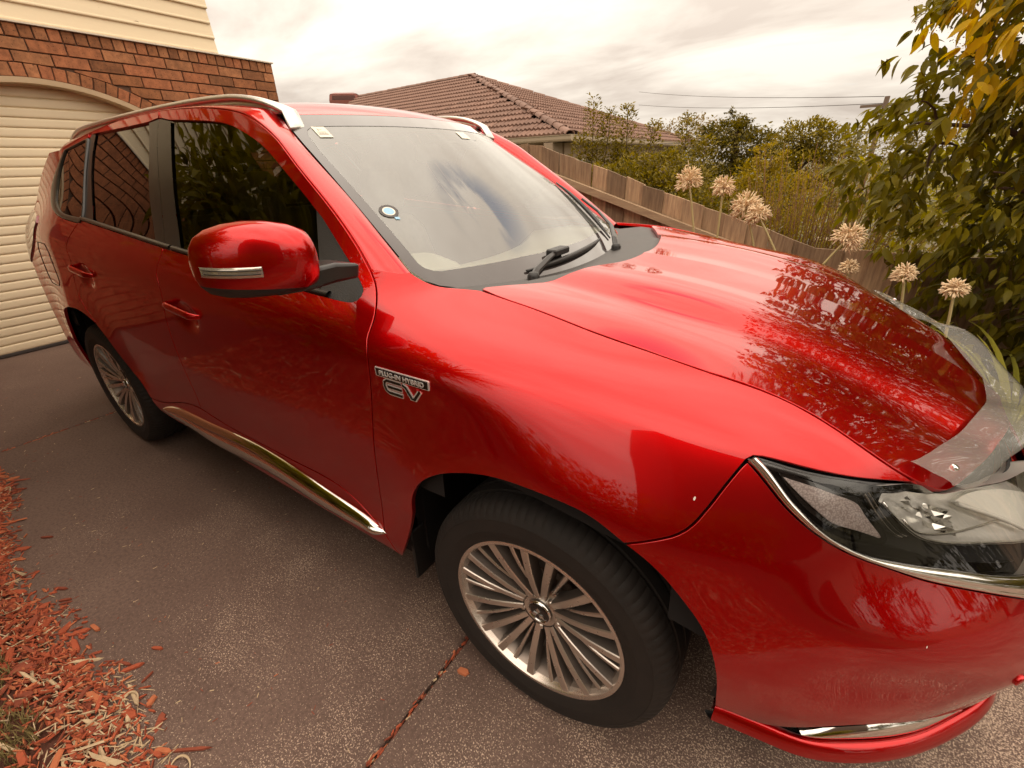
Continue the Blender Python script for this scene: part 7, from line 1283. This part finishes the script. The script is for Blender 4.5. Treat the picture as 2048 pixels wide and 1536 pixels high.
# ---- wheels ---------------------------------------------------------------------------
def build_wheel(parent, loc, s_):
    w = empty('wheel', loc, parent, 0 if s_ > 0 else math.pi)
    # tyre with shoulder blocks
    n = 368; prof = [(.243, -.094), (.246, -.104), (.252, -.107), (.262, -.109), (.275, -.1125), (.278, -.1135), (.281, -.1130), (.296, -.114), (.312, -.1125), (.314, -.1137), (.317, -.1120), (.328, -.106), (.338, -.097), (.3455, -.084), (.349, -.070), (.3505, -.050), (.3445, -.048), (.3445, -.040), (.351, -.038), (.3515, -.006), (.345, -.004), (.345, .004), (.3515, .006), (.351, .038), (.3445, .04), (.3445, .048), (.3505, .050), (.349, .07), (.343, .088), (.328, .106), (.30, .113), (.27, .11), (.245, .10)]
    V = []; m = len(prof)
    for k in range(n):
        th = 2*math.pi*k/n; g = k % 4 == 0
        for i, (r, h) in enumerate(prof):
            if g and 11 <= i <= 15: r -= .0024; h += .0012
            V.append((r*math.cos(th), h, r*math.sin(th)))
    F = [(k*m+i, ((k+1) % n)*m+i, ((k+1) % n)*m+i+1, k*m+i+1) for k in range(n) for i in range(m-1)]
    ty = fixn(mesh('tyre', V, F, rubber, w)); sharp(ty, 28)
    rim = MB().lathe([(.2435, -.092), (.2455, -.100), (.2445, -.1045), (.240, -.1055), (.2345, -.1045), (.2325, -.1010), (.2315, -.095), (.226, -.088), (.219, -.05), (.208, .02), (.205, .09), (.20, .10)], 120).obj('rim', [alloy, alloy_in], w, True)
    for p_ in rim.data.polygons: p_.material_index = 0 if p_.center.y < -.089 else 1
    fixn(rim); sharp(rim, 40)
    # spokes: 15 broad machined faces, 10 slim fins between them
    def spoke(name, aw0, aw1, r0, r1, y0, y1, dep, m1, face):
        mb = MB(); rings = []
        for t in (0, .12, .3, .55, .8, 1):
            r = r0+(r1-r0)*t; wd = aw0+(aw1-aw0)*t; y = y0+(y1-y0)*t-.006*math.sin(math.pi*t); bw = wd*face
            d = dep*(1-.35*t)
            rings.append([(r, y, -wd/2), (r, y, wd/2), (r, y+.0025, wd/2+.0022), (r, y+d, bw/2), (r, y+d, -bw/2), (r, y+.0025, -wd/2-.0022)])
        mb.loft(rings); me = mb.obj(name, [m1, wheel_grey], w); me.data.polygons.foreach_set('material_index', [0 if i < 30 and i % 6 in (0, 1, 5) else 1 for i in range(len(me.data.polygons))]); fixn(me); sharp(me, 25); return me
    base = [None, None, None]
    sp = None; fin = None
    for k in range(5):
        for a, kind_ in ((6.9, 0), (24.9, 0), (50.8, 0), (36.8, 1), (67., 1)):
            th = -R(a+72*k)
            if kind_ == 0:
                if sp is None: sp = spoke('spoke', .0125, .0185, .050, .2335, -.070, -.1005, .040, alloy, 1.75); sp.rotation_euler = (0, th, 0)
                else: dup(sp, w, rot=(0, th, 0))
            else:
                if fin is None: fin = spoke('spoke_fin', .0035, .009, .075, .229, -.060, -.092, .030, alloy, 2.2); fin.rotation_euler = (0, th, 0)
                else: dup(fin, w, rot=(0, th, 0))
    hub = MB().lathe([(.001, -.064), (.034, -.064), (.040, -.067), (.047, -.068), (.053, -.062), (.078, -.052), (.082, -.040), (.082, .0), (.001, .0)], 60).obj('hub', alloy, w, True); fixn(hub); sharp(hub, 35)
    cap = MB().lathe([(.001, -.0765), (.020, -.076), (.0285, -.0735), (.0305, -.070), (.0305, -.060)], 48).obj('centre_cap', gloss, w, True); fixn(cap)
    ringc = MB().lathe([(.0300, -.068), (.0312, -.0745), (.0332, -.0745), (.0345, -.068)], 48).obj('cap_ring', chrome, w, True); fixn(ringc)
    em = MB()
    for k in range(3):       # three-diamond emblem
        a = R(90+120*k); c, d = math.cos(a), math.sin(a); e1 = Vector((c, 0, d)); e2 = Vector((-d, 0, c))
        L_ = .0215; hw = .0066
        P = [e1*.0012, e1*(L_/2+.0006)+e2*hw, e1*L_, e1*(L_/2+.0006)-e2*hw]
        em.prism([p+Vector((0, -.0782, 0)) for p in P], (0, .003, 0))
    fixn(em.obj('emblem', chrome, w))
    nut = None
    for k in range(5):
        a = R(57+72*k); p = (.057*math.cos(a), 0, .057*math.sin(a))
        if nut is None:
            mb = MB().lathe([(.001, -.072), (.006, -.0715), (.0085, -.069), (.0092, -.064), (.0092, -.050), (.0145, -.049), (.0155, -.052), (.0165, -.050)], 18); nut = fixn(mb.obj('lug_nut', alloy, w, True, loc=p))
        else: dup(nut, w, loc=p)
    disc = MB().lathe([(.001, .01), (.145, .01), (.155, .015), (.155, .03), (.001, .03)], 48).obj('brake_disc', alloy_in, w, True); fixn(disc); sharp(disc)
    cal = MB(); cal.bbox((.09, -.01, -.07), (.165, .06, .07), .01, Matrix.Rotation(R(35), 4, 'Y')); fixn(cal.obj('brake_caliper', black, w))
    st = MB().lathe([(.199, .02), (.20, .10), (.03, .101)], 48).obj('wheel_back', dark, w, True)
    return w
w0 = build_wheel(CAR, (0, -.77, .345), 1)
for loc, rz in (((-2.67, -.77, .345), 0), ((0, .77, .345), math.pi), ((-2.67, .77, .345), math.pi)):
    c = dup(w0, CAR, loc, (0, 0, rz))
    for ch in list(w0.children): dup(ch, c)
for o in list(CAR.children):
    if o.name.startswith('wheel') and o is not w0 and o.location.x < -1: o.location.z = .345
# ---- headlight
hl = poly('headlight')
def headlight(s_):
    Mx = lambda V: np.asarray(V)*[1, s_, 1]
    def pan(name, p, m, parent, **k):
        V, F, Nn = panel_data(SIDE, p, **k)
        if s_ < 0: F = [f[::-1] for f in F]
        return mesh(name, Mx(V), F, m, parent, True, Mx(Nn))
    lens = pan('headlight', hl, lensm, CAR, inset=.0035, off=.002, flange=0)
    pan('headlight_housing', hl, bez, lens, inset=.004, off=-.042, flange=0)
    # side wall joining lens edge and housing
    q = bound3(SIDE, hl, .0035); a = onS(SIDE, q, .0015); b_ = onS(SIDE, q, -.045)
    n = len(q); V = np.r_[a, b_]; F = [(k, (k+1) % n, n+(k+1) % n, n+k) for k in range(n)]
    mesh('headlight_wall', Mx(V), F, bez, lens)
    mk = poly('marker'); mf = poly('marker_frame')
    pan('marker_frame', mf, gloss, lens, inset=0, off=-.017, flange=.02)
    pan('side_marker', mk, marker, lens, inset=0, off=-.0115, flange=.004)
    # black upper brow and dark lower band
    hu = poly('hl_brow'); pan('headlight_brow', hu, gloss, lens, inset=0, off=-.008, flange=.0)
    lo = poly('hl_low'); pan('headlight_band', lo, gloss, lens, inset=0, off=-.012, flange=.03)
    # reflector bowl, facets, shelf coloured as mirrored sky, rims and fins set behind the lens
    def on(uv, off): return Mx(onS(SIDE, uv, off))
    q = poly('lamp_bowl'); V, F, Nn = panel_data(SIDE, q, inset=0, step=.012, off=0., flange=0); c = V.mean(0); d = np.linalg.norm(V-c, axis=1)/np.linalg.norm(V-c, axis=1).max()
    V = V-Nn*(.008+.014*(1-d**1.5))[:, None]; mesh('reflector_bowl', Mx(V), F if s_ > 0 else [f[::-1] for f in F], refl, lens)
    pan('sky_white_shelf', poly('lamp_shelf'), MATS['light_bar'], lens, inset=0, off=-.011, flange=.01)  # white colour stands for sky reflected on the flat shelf
    for nm, off, r, m in (('lamp_rim', -.008, .0030, chrome), ('lamp_rim2', -.009, .0022, chrome), ('lamp_bar', -.006, .0042, MATS['light_bar'])): MB().tube([tuple(v) for v in on(poly(nm), off)], r, 8).obj({'lamp_rim': 'bowl_rim', 'lamp_rim2': 'inner_rim', 'lamp_bar': 'light_bar'}[nm], m, lens, True)
    fin = resamp(poly('lamp_fins'), 24)
    for k in range(5): MB().tube([tuple(v) for v in on(fin+[.007*k, .012*k], -.012-.002*k)], .0016, 6).obj('bezel_fin', chrome if k % 2 else gloss, lens, True)
    r5 = np.random.default_rng(5); base = poly('lamp_rim2')[0]; e1 = np.array([.030, -.03]); e2 = np.array([-.004, .125])
    for a in range(5):
        for b_ in range(4):
            c0 = base+[.002, .05]+e1*a*.85+e2*b_*.8; cn = [c0, c0+e1*.8, c0+e1*.8+e2*.72, c0+e2*.72]; P = onS(SIDE, np.array(cn), -.014)+SIDE.nrm([c0[0]], [c0[1]])*r5.normal(0, .0035, 4)[:, None]
            mesh('facet', Mx(P), [(0, 1, 2), (0, 2, 3)] if s_ > 0 else [(2, 1, 0), (3, 2, 0)], chrome, lens, False)
    # bright trim under the lamp
    a = resamp(poly('chrome_up'), 70); b_ = resamp(poly('chrome_lo_vis'), 70)
    rows = [onS(SIDE, a, -.003)]+[onS(SIDE, a+(b_-a)*t, h) for t, h in ((.02, .003), (.10, .0075), (.3, .0105), (.55, .0115), (.66, .0095), (.70, .0075), (.76, .0085), (.92, .006), (.99, .002))]+[onS(SIDE, b_, -.003)]
    strip('headlight_trim', [Mx(r) for r in rows], chrome, CAR)
refl = mat('lamp_reflector', (.90, .88, .84), rough=.16, metal=.6)
bez = mat('lamp_bezel', (.66, .63, .58), rough=.32, metal=.35)
mat('lens_bulb', (.5, .55, .6), rough=.03, metal=.4, coat=1.); mat('light_bar', (.80, .78, .72), rough=.25)
marker = mat('side_marker_mesh', (.62, .50, .47), rough=.35, metal=.2, coat=.6)
nt_ = marker.node_tree; b_n = nt_.nodes['Principled BSDF']; vo = nt_.nodes.new('ShaderNodeTexVoronoi'); vo.inputs['Scale'].default_value = 330; tcv = nt_.nodes.new('ShaderNodeTexCoord'); nt_.links.new(tcv.outputs['Object'], vo.inputs['Vector'])
rpv = nt_.nodes.new('ShaderNodeValToRGB'); rpv.color_ramp.elements[0].color = (.70, .60, .57, 1); rpv.color_ramp.elements[1].color = (.42, .33, .31, 1); rpv.color_ramp.elements[0].position = .25; rpv.color_ramp.elements[1].position = .7
nt_.links.new(vo.outputs['Distance'], rpv.inputs[0]); nt_.links.new(rpv.outputs[0], b_n.inputs['Base Color'])
headlight(1); headlight(-1)
# grille across the nose and emblem bar (out of the picture, kept simple)
gv = np.array([(1.14, 5.4), (1.4, 5.3), (1.4, 6.7), (1.16, 6.6)])
panel('grille', SIDE, dens(np.r_[gv, gv[:1]], .03)[:-1], gloss, CAR, both='join', off=-.006, inset=0, flange=0)
# ---- bumper lip, slot and its bright edge
topz = [(.436, -.789), (.541, -.770), (.592, -.766), (.677, -.726), (.755, -.672), (.818, -.614), (.880, -.538), (.955, -.43), (1.0, -.22), (1.012, 0)]
botz = [(.434, -.802), (.539, -.786), (.600, -.776), (.690, -.737), (.768, -.682), (.832, -.622), (.895, -.548), (.968, -.435), (1.012, -.22), (1.024, 0)]
def crv(P, z, n=60):
    P = np.array(P); Lg = np.r_[0, np.cumsum(np.hypot(*np.diff(P, axis=0).T))]; W_ = spline_basis(Lg, spline_mat(Lg), np.linspace(0, Lg[-1], n)); Q = W_ @ P; return np.c_[Q, np.broadcast_to(z, n)]
ct = crv(topz, .277); cbm = crv(botz, .256)
inr = ct.copy(); inr[:, 1] += .012*np.linspace(1, .1, 60); inr[:, 0] -= .006; inr2 = inr.copy(); inr2[:, 2] -= .05; inr2[:, 1] += .01
und = cbm.copy(); und[:, 2] -= .016; und2 = und.copy(); und2[:, 1] += .03*np.linspace(1, .1, 60); und2[:, 0] -= .015; und2[:, 2] -= .02; q_ = np.clip(np.linspace(-.05, 4, 60), 0, 1); und3 = und2.copy(); und3[:, 0] -= .2*q_; und3[:, 1] *= 1-.2*q_
mid = ct*.5+cbm*.5; mid[:, 2] += .003
strip('bumper_lip', [inr2, inr, ct+[0, 0, .002], mid, cbm, und], paint, bmp, both='join')
strip('lip_underside', [und, und2+[0, 0, -.01], und3], black, bmp, both='join')
# dark slot between bumper skin and lip, with a bright blade in its rear part
bl3 = resamp(onS(SIDE, poly('bump_low'), -.004), 60); s1 = bl3.copy(); s1[:, 1] += .035*np.linspace(1, .1, 60); s1[:, 0] -= .03; s2 = inr.copy(); s2[:, 1] += .03*np.linspace(1, .1, 60); s2[:, 0] -= .03*q_; s2[:, 2] -= .01; s1[:, 0] += .03*(1-q_)
strip('lower_slot', [bl3, s1, s2, inr+[0, 0, -.008]], gloss, bmp, both='join')
tt_ = np.linspace(0, 1, 30); ia = .16+.36*tt_; pick = lambda Q: np.stack([np.interp(ia, np.linspace(0, 1, 60), Q[:, k]) for k in range(3)], 1)
b0 = pick(inr); b1 = pick(bl3); hh = (.95*np.sin(np.pi*np.clip(tt_*.93+.05, 0, 1)))[:, None]
strip('slot_blade', [b0+[0, 0, .001], b0+(b1-b0)*.16*hh+[.002, -.003, 0], b0+(b1-b0)*.34*hh+[0, -.001, 0], b0+(b1-b0)*.42*hh+[-.008, .012, 0]], chrome, bmp, both=True)
# ---- smaller fittings on the car ---------------------------------------------------------
# clear bonnet protector: follows the bonnet's front edge, standing off it
hf_ = poly('hood_front'); nP = 70
hfx = resamp(hf_, nP)
E_ = HOOD.ev(hfx[:, 0], hfx[:, 1]); back = HOOD.ev(np.maximum(hfx[:, 0]-.050-.028*np.clip(hfx[:, 1], 0, 1), .4), np.minimum(hfx[:, 1], .985))
t_ = np.linspace(0, 1, nP)[:, None]
nb = HOOD.nrm(np.maximum(hfx[:, 0]-.10, .4), np.minimum(hfx[:, 1], .985), -1)
keep = slice(4, nP); rise = (.010+.020*np.clip(t_*2.2, 0, 1))
rows = [back+nb*.010, back*.72+E_*.28+nb*(.014+rise*.25), back*.45+E_*.55+nb*(.014+rise*.55), back*.2+E_*.8+nb*(.014+rise*.85)+[.004, 0, 0], E_+nb*(.010+rise)+[.009, 0, .002], E_+nb*(.007+rise)+[.013, 0, .0]]
idx_ = np.arange(nP); rows = [np.stack([np.interp(np.linspace(t0, nP-1, nP), idx_, r[:, k]) for k in range(3)], 1) for r, t0 in zip(rows, (4.4, 3.4, 2.6, 1.9, 1.3, 1.3))]
pro = strip('bonnet_protector', rows, acry, CAR, both='join')
for sy in (1, -1):
    c = rows[2][5]; c = np.array([c[0], c[1]*sy, c[2]]); n_ = nb[10]*[1, sy, 1]; mb = MB(); mb.tube([tuple(c-n_*.002), tuple(c+n_*.004), tuple(c+n_*.0055)], [.0062, .0062, .004], 14); mb.obj('screw', chrome, pro, True)
# wipers
def sp(s, t, off=.0): return SCREEN.ev([s], [t])[0]+SCREEN.nrm([s], [t])[0]*off
def wiper(piv, path, name):
    r_ = empty(name, (0, 0, 0), CAR)
    P = [Vector(p) for p in path]
    mb = MB(); rings = []
    for i, p in enumerate(P):
        t = (P[min(i+1, len(P)-1)]-P[max(0, i-1)]).normalized(); up = Vector((.55, 0, .83)); sd = t.cross(up).normalized(); w = .013-.006*i/(len(P)-1); h = .006
        rings.append([tuple(p+sd*w*a+up*h*b_) for a, b_ in ((-1, -.6), (1, -.6), (1, .3), (.6, 1), (-.6, 1), (-1, .3))])
    mb.loft(rings); fixn(mb.obj('wiper_arm', satin, r_))
    mb = MB().lathe([(.001, .018), (.014, .016), (.019, .006), (.020, -.03)], 20, 'Z'); o = mb.obj('pivot_cap', black, r_, True, loc=P[0]); fixn(o)
    return r_
w1 = wiper(None, [sp(-.52, .035, .018), sp(-.47, .060, .022), sp(-.33, .098, .026), sp(-.20, .124, .026)], 'wiper')
def blade(r_, s0, t0, s1, t1, bow=.012):
    mb = MB(); rings = []; 
    for k in range(22):
        f = k/21; p = Vector(sp(s0+(s1-s0)*f, t0+(t1-t0)*f, .004)); n_ = Vector(SCREEN.nrm([s0+(s1-s0)*f], [t0+(t1-t0)*f])[0]); d = (Vector(sp(s1, t1))-Vector(sp(s0, t0))).normalized(); sd = d.cross(n_).normalized(); w = .011*math.sin(math.pi*min(.97, max(.03, f)))**.4; h = .016*math.sin(math.pi*min(.96, max(.04, f)))**.5
        rings.append([tuple(p+sd*w*a+n_*h*b_) for a, b_ in ((-.25, 0), (.25, 0), (.35, .3), (1, .35), (.7, .8), (.0, 1.1), (-.7, .8), (-1, .35), (-.35, .3))])
    mb.loft(rings); fixn(mb.obj('wiper_blade', black, r_, True))
blade(w1, -.50, .078, .40, .115)
mb = MB(); c = sp(-.20, .124, .020); mb.bbox(tuple(c+np.array([-.02, -.05, -.012])), tuple(c+np.array([.02, .05, .010])), .004); mb.obj('blade_clip', black, w1)
w2 = wiper(None, [sp(.40, .035, .02), sp(.46, .07, .035), sp(.60, .115, .042), sp(.74, .20, .035), sp(.82, .30, .026)], 'wiper'); blade(w2, .55, .085, .93, .46)
# interior: dash, wheel, seats, mirror, sensor pod
dash_m = mat('dash_plastic', (.74, .71, .60), rough=.6); seat_m = mat('seat_cloth', (.58, .54, .46), rough=.8, var=.4, vscale=20); pale = mat('grey_headlining', (.80, .76, .66), rough=.9)
ys = np.linspace(-.68, .68, 25)
lo = SCREEN.ev(np.clip(ys/.68*.96, -1, 1), np.full(25, .10))-[0, 0, .02]
strip('dashboard', [lo, lo-np.array([.20, 0, -.01]), lo-np.array([.42, 0, .03]), lo-np.array([.50, 0, .10]), lo-np.array([.50, 0, .45])], dash_m, CAR)
hood_c = MB(); rings = []
for x, z, w in ((-.62, 1.06, .02), (-.70, 1.105, .14), (-.82, 1.12, .17), (-.90, 1.10, .16), (-.90, 1.02, .17)): rings.append([(x, -.36+w*math.cos(a), z-.05+.05*math.sin(a)*1.0) for a in np.linspace(0, math.pi, 12)])
hood_c.loft(rings, closed=False); hood_c.obj('instrument_hood', dash_m, CAR, True)
SW = empty('steering_wheel', (-1.00, -.36, 1.0), CAR); ang = R(25)
P = [(.185*math.cos(a)*math.sin(ang)*-1, .185*math.sin(a), .185*math.cos(a)*math.cos(ang)) for a in np.linspace(0, 2*math.pi, 49)]
wheel_m = mat('steering_leather', (.035, .03, .027), rough=.5); MB().tube(P, .015, 10, False).obj('rim', wheel_m, SW, True); MB().bbox((-.02, -.06, -.06), (.02, .06, .05), .015).tube([(0, -.17, .01), (0, .17, .01)], .014).tube([(0, 0, 0), (.05, 0, -.16)], .014).obj('hub', wheel_m, SW, True)
for sy in (-.37, .37):
    S_ = empty('front_seat', (-1.55, sy, .40), CAR); mb = MB(); mb.loft([[(x+dx, y_, z) for dx, y_ in ((-.06, -w), (.06, -w*.9), (.085, 0), (.06, w*.9), (-.06, w), (-.085, 0))] for x, z, w in ((0, .18, .24), (-.06, .45, .25), (-.14, .68, .22), (-.16, .75, .14))]); mb.obj('backrest', seat_m, S_, True)
    mb = MB(); mb.loft([[(x+dx, y_, z) for dx, y_ in ((-.04, -w), (.045, -w*.8), (.06, 0), (.045, w*.8), (-.04, w))] for x, z, w in ((-.15, .80, .10), (-.16, .86, .13), (-.175, .97, .12), (-.18, 1.0, .08))]); mb.obj('headrest', seat_m, S_, True); MB().bbox((-.05, -.25, .08), (.50, .25, .24), .06).obj('cushion', seat_m, S_, True)
MB().box((-2.65, -.60, .55), (-2.5, .60, 1.18)).obj('rear_bench', seat_m, CAR)
for k in (-.4, 0, .4): MB().bbox((-2.64, k-.11, 1.2), (-2.54, k+.11, 1.38), .03).obj('rear_headrest', seat_m, CAR)
hl_ = ROOF.ev(np.repeat(np.linspace(-3.2, -1.2, 12), 9), np.tile(np.linspace(-.93, .93, 9), 12))-[0, 0, .035]; mesh('headlining', hl_, [(i*9+k, i*9+k+1, (i+1)*9+k+1, (i+1)*9+k) for i in range(11) for k in range(8)], pale, CAR)
mc = sp(.03, .86, -.07); mo = MB().bbox(tuple(mc+np.array([-.03, -.12, -.035])), tuple(mc+np.array([.0, .12, .035])), .012).obj('rear_view_mirror', black, CAR, True)
MB().bbox(tuple(sp(.22, .90, -.05)+np.array([-.06, -.10, -.02])), tuple(sp(.22, .90, -.05)+np.array([.08, .10, .012])), .012).obj('sensor_pod', satin, CAR, True)
# printed sensor window patch beside the pod and the registration labels inside the glass
paper = mat('label_paper', (.78, .72, .60), rough=.6)
def patch(name, s0, s1, t0, t1, m, off=.0022, skew=0., rnd=None):
    n = 6; V = []; 
    for i in range(n):
        for j in range(n): s = s0+(s1-s0)*i/5+skew*j/5; t = t0+(t1-t0)*j/5; V.append(tuple(sp(s, t, off)))
    return mesh(name, V, [(i*n+j, (i+1)*n+j, (i+1)*n+j+1, i*n+j+1) for i in range(5) for j in range(5)], m, ws, True)
def disc(name, s, t, r0, r1, m, off):
    V = []; F = []; k = 40; p0 = Vector(sp(s, t, off)); n_ = Vector(SCREEN.nrm([s], [t])[0]); a = n_.cross(Vector((0, 0, 1))).normalized(); b_ = n_.cross(a)
    for i in range(k):
        th = 2*math.pi*i/k; d = a*math.cos(th)+b_*math.sin(th); V += [p0+d*r0, p0+d*r1]
    F = [(2*i, 2*((i+1) % k), 2*((i+1) % k)+1, 2*i+1) for i in range(k)]; o = mesh(name, V, F, m, ws)
    # drape on the glass
    for v in o.data.vertices: pass
    return o
patch('registration_label', -.905, -.835, .835, .905, paper); 
ink = mat('label_ink', (.10, .09, .085), rough=.6)
for k, (a, b_, c, d) in enumerate(((-.897, -.845, .852, .857), (-.897, -.845, .860, .864), (-.897, -.850, .868, .871), (-.880, -.862, .882, .885), (-.884, -.880, .878, .892))): patch('label_print', a, b_, c, d, ink, .0022)
blue = mat('blue_sticker', (.30, .52, .70), rough=.5)
disc('club_sticker_ring', -.897, .408, .019, .0285, mat('sticker_ring', (.055, .045, .042), rough=.5), .0020); disc('club_sticker', -.897, .408, .0005, .0155, blue, .0021); disc('club_sticker_edge', -.897, .408, .0155, .019, paper, .0019)
p0 = Vector(sp(-.886, .372, .002)); patch('sticker_tab', -.896, -.876, .366, .378, blue, .0021)
patch('sensor_label', .20, .31, .845, .895, paper, .0022, .02)
# badge on the wing: bar with lettering over the large monogram
BD = empty('wing_badge', tuple(SIDE.ev([-.325], [5.6])[0]), CAR); bo = Vector(BD.location); nB = Vector(SIDE.nrm([-.325], [5.6])[0])
xB = Vector((1, 0, .0)); xB = (xB-nB*xB.dot(nB)).normalized(); zB = xB.cross(-nB).normalized()
if zB.z < 0: zB = -zB
MBd = Matrix(((xB.x, zB.x, nB.x, 0), (xB.y, zB.y, nB.y, 0), (xB.z, zB.z, nB.z, 0), (0, 0, 0, 1)))
def text(body, size, pos, m, name, ext=.0012, offs=0., sx=1., shear=.0, zoff=0.):
    cu = bpy.data.curves.new(name, 'FONT'); cu.body = body; cu.size = size; cu.extrude = ext; cu.offset = offs; cu.align_x = 'CENTER'; cu.shear = shear; cu.resolution_u = 4
    to = bpy.data.objects.new('tmp', cu); COL.objects.link(to); dg = bpy.context.evaluated_depsgraph_get(); me = bpy.data.meshes.new_from_object(to.evaluated_get(dg)); bpy.data.objects.remove(to)
    me.materials.clear(); me.materials.append(m)
    M = MBd @ Matrix.Translation((pos[0], pos[1], zoff)) @ Matrix.Diagonal((sx, 1, 1, 1)); me.transform(M); o = bpy.data.objects.new(name, me); COL.objects.link(o); o.parent = BD; return o
def plate(P, z0, z1, m, name):
    mb = MB().prism([MBd @ Vector((x, y, z0)) for x, y in P], nB*(z1-z0)); return fixn(mb.obj(name, m, BD))
plate([(-.083, .013), (.083, .013), (.0845, .011), (.0845, -.008), (.083, -.010), (-.083, -.010), (-.0845, -.008), (-.0845, .011)], -.002, .0022, badge_m, 'badge_rim')
plate([(-.081, .011), (.081, .011), (.081, -.0078), (-.081, -.0078)], .0015, .0030, gloss, 'badge_bar')
text('PLUG-IN HYBRID', .0165, (0, -.0045), badge_m, 'badge_lettering', .0012, .0004, 1.14, 0, .0030)
# monogram: E of three bars and a V, black with a bright outline
def stroke(P, w, z0, z1, m, name): 
    L_ = []; Rr = []; P = [Vector((x, y, 0)) for x, y in P]
    for i, p in enumerate(P):
        d = (P[min(i+1, len(P)-1)]-P[max(i-1, 0)]).normalized(); n = Vector((-d.y, d.x, 0))
        a = (P[i]-P[i-1]).normalized() if i else d; b_ = (P[i+1]-P[i]).normalized() if i < len(P)-1 else d; k = 1/max(.45, math.sqrt((1+a.dot(b_))/2)); L_.append(p+n*w*k); Rr.append(p-n*w*k)
    V = []; F = []
    for z in (z0, z1): V += [MBd @ Vector((q.x, q.y, z)) for q in L_]+[MBd @ Vector((q.x, q.y, z)) for q in Rr]
    n = len(P)
    for i in range(n-1): F += [(2*n+i, 2*n+i+1, 3*n+i+1, 3*n+i), (i, i+1, 2*n+i+1, 2*n+i), (n+i, n+i+1, 3*n+i+1, 3*n+i)]
    F += [(0, n, 3*n, 2*n), (n-1, 2*n-1, 4*n-1, 3*n-1)]; return fixn(mesh(name, V, F, m, BD, False))
E1_ = [(-.004, -.016), (-.050, -.016), (-.058, -.021), (-.060, -.031), (-.056, -.042), (-.046, -.047), (-.004, -.047)]; E2_ = [(-.050, -.0315), (-.004, -.0315)]; V_ = [(.000, -.0155), (.010, -.020), (.026, -.045), (.034, -.045), (.054, -.020)]
for Pq in (E1_, E2_, V_): stroke(Pq, .0060, -.002, .0020, badge_m, 'monogram_outline')
for Pq in (E1_, E2_, V_): stroke([(x*1., y) for x, y in Pq], .0031, .0015, .0030, gloss, 'monogram')
stroke([(.045, -.0155), (.054, -.0155)], .002, .002, .0032, mat('badge_red', (.5, .02, .02), rough=.3), 'monogram_accent')
# parking sensor and tow-eye cover in the bumper
def onbump(u, v, r, name, m, h=.003):
    p = Vector(SIDE.ev([u], [v])[0]); n_ = Vector(SIDE.nrm([u], [v])[0]); mb = MB(); mb.tube([p-n_*.004, p+n_*h, p+n_*(h+.0012)], [r, r, r*.8], 22); return fixn(mb.obj(name, m, bmp, True))
onbump(.872, 3.35, .0125, 'parking_sensor', paint); onbump(.90, 4.75, .016, 'tow_eye_cover', paint, .002)
# stone chips and scuffs
chip = mat('paint_chip', (.75, .66, .58), rough=.7)
for u, v, s_ in ((.318, 5.62, .0025), (.69, 4.6, .0014)):
    p = Vector(SIDE.ev([u], [v])[0]); n_ = Vector(SIDE.nrm([u], [v])[0]); t1 = n_.cross(Vector((1, 0, 0))).normalized(); t2 = n_.cross(t1); mesh('stone_chip', [p+n_*.0007+t1*s_*math.cos(a)*1.5+t2*s_*math.sin(a)*rng.uniform(.5, 1) for a in np.linspace(0, 6.28, 8)[:-1]], [tuple(range(7))], chip, bmp if u > .33 else CAR)
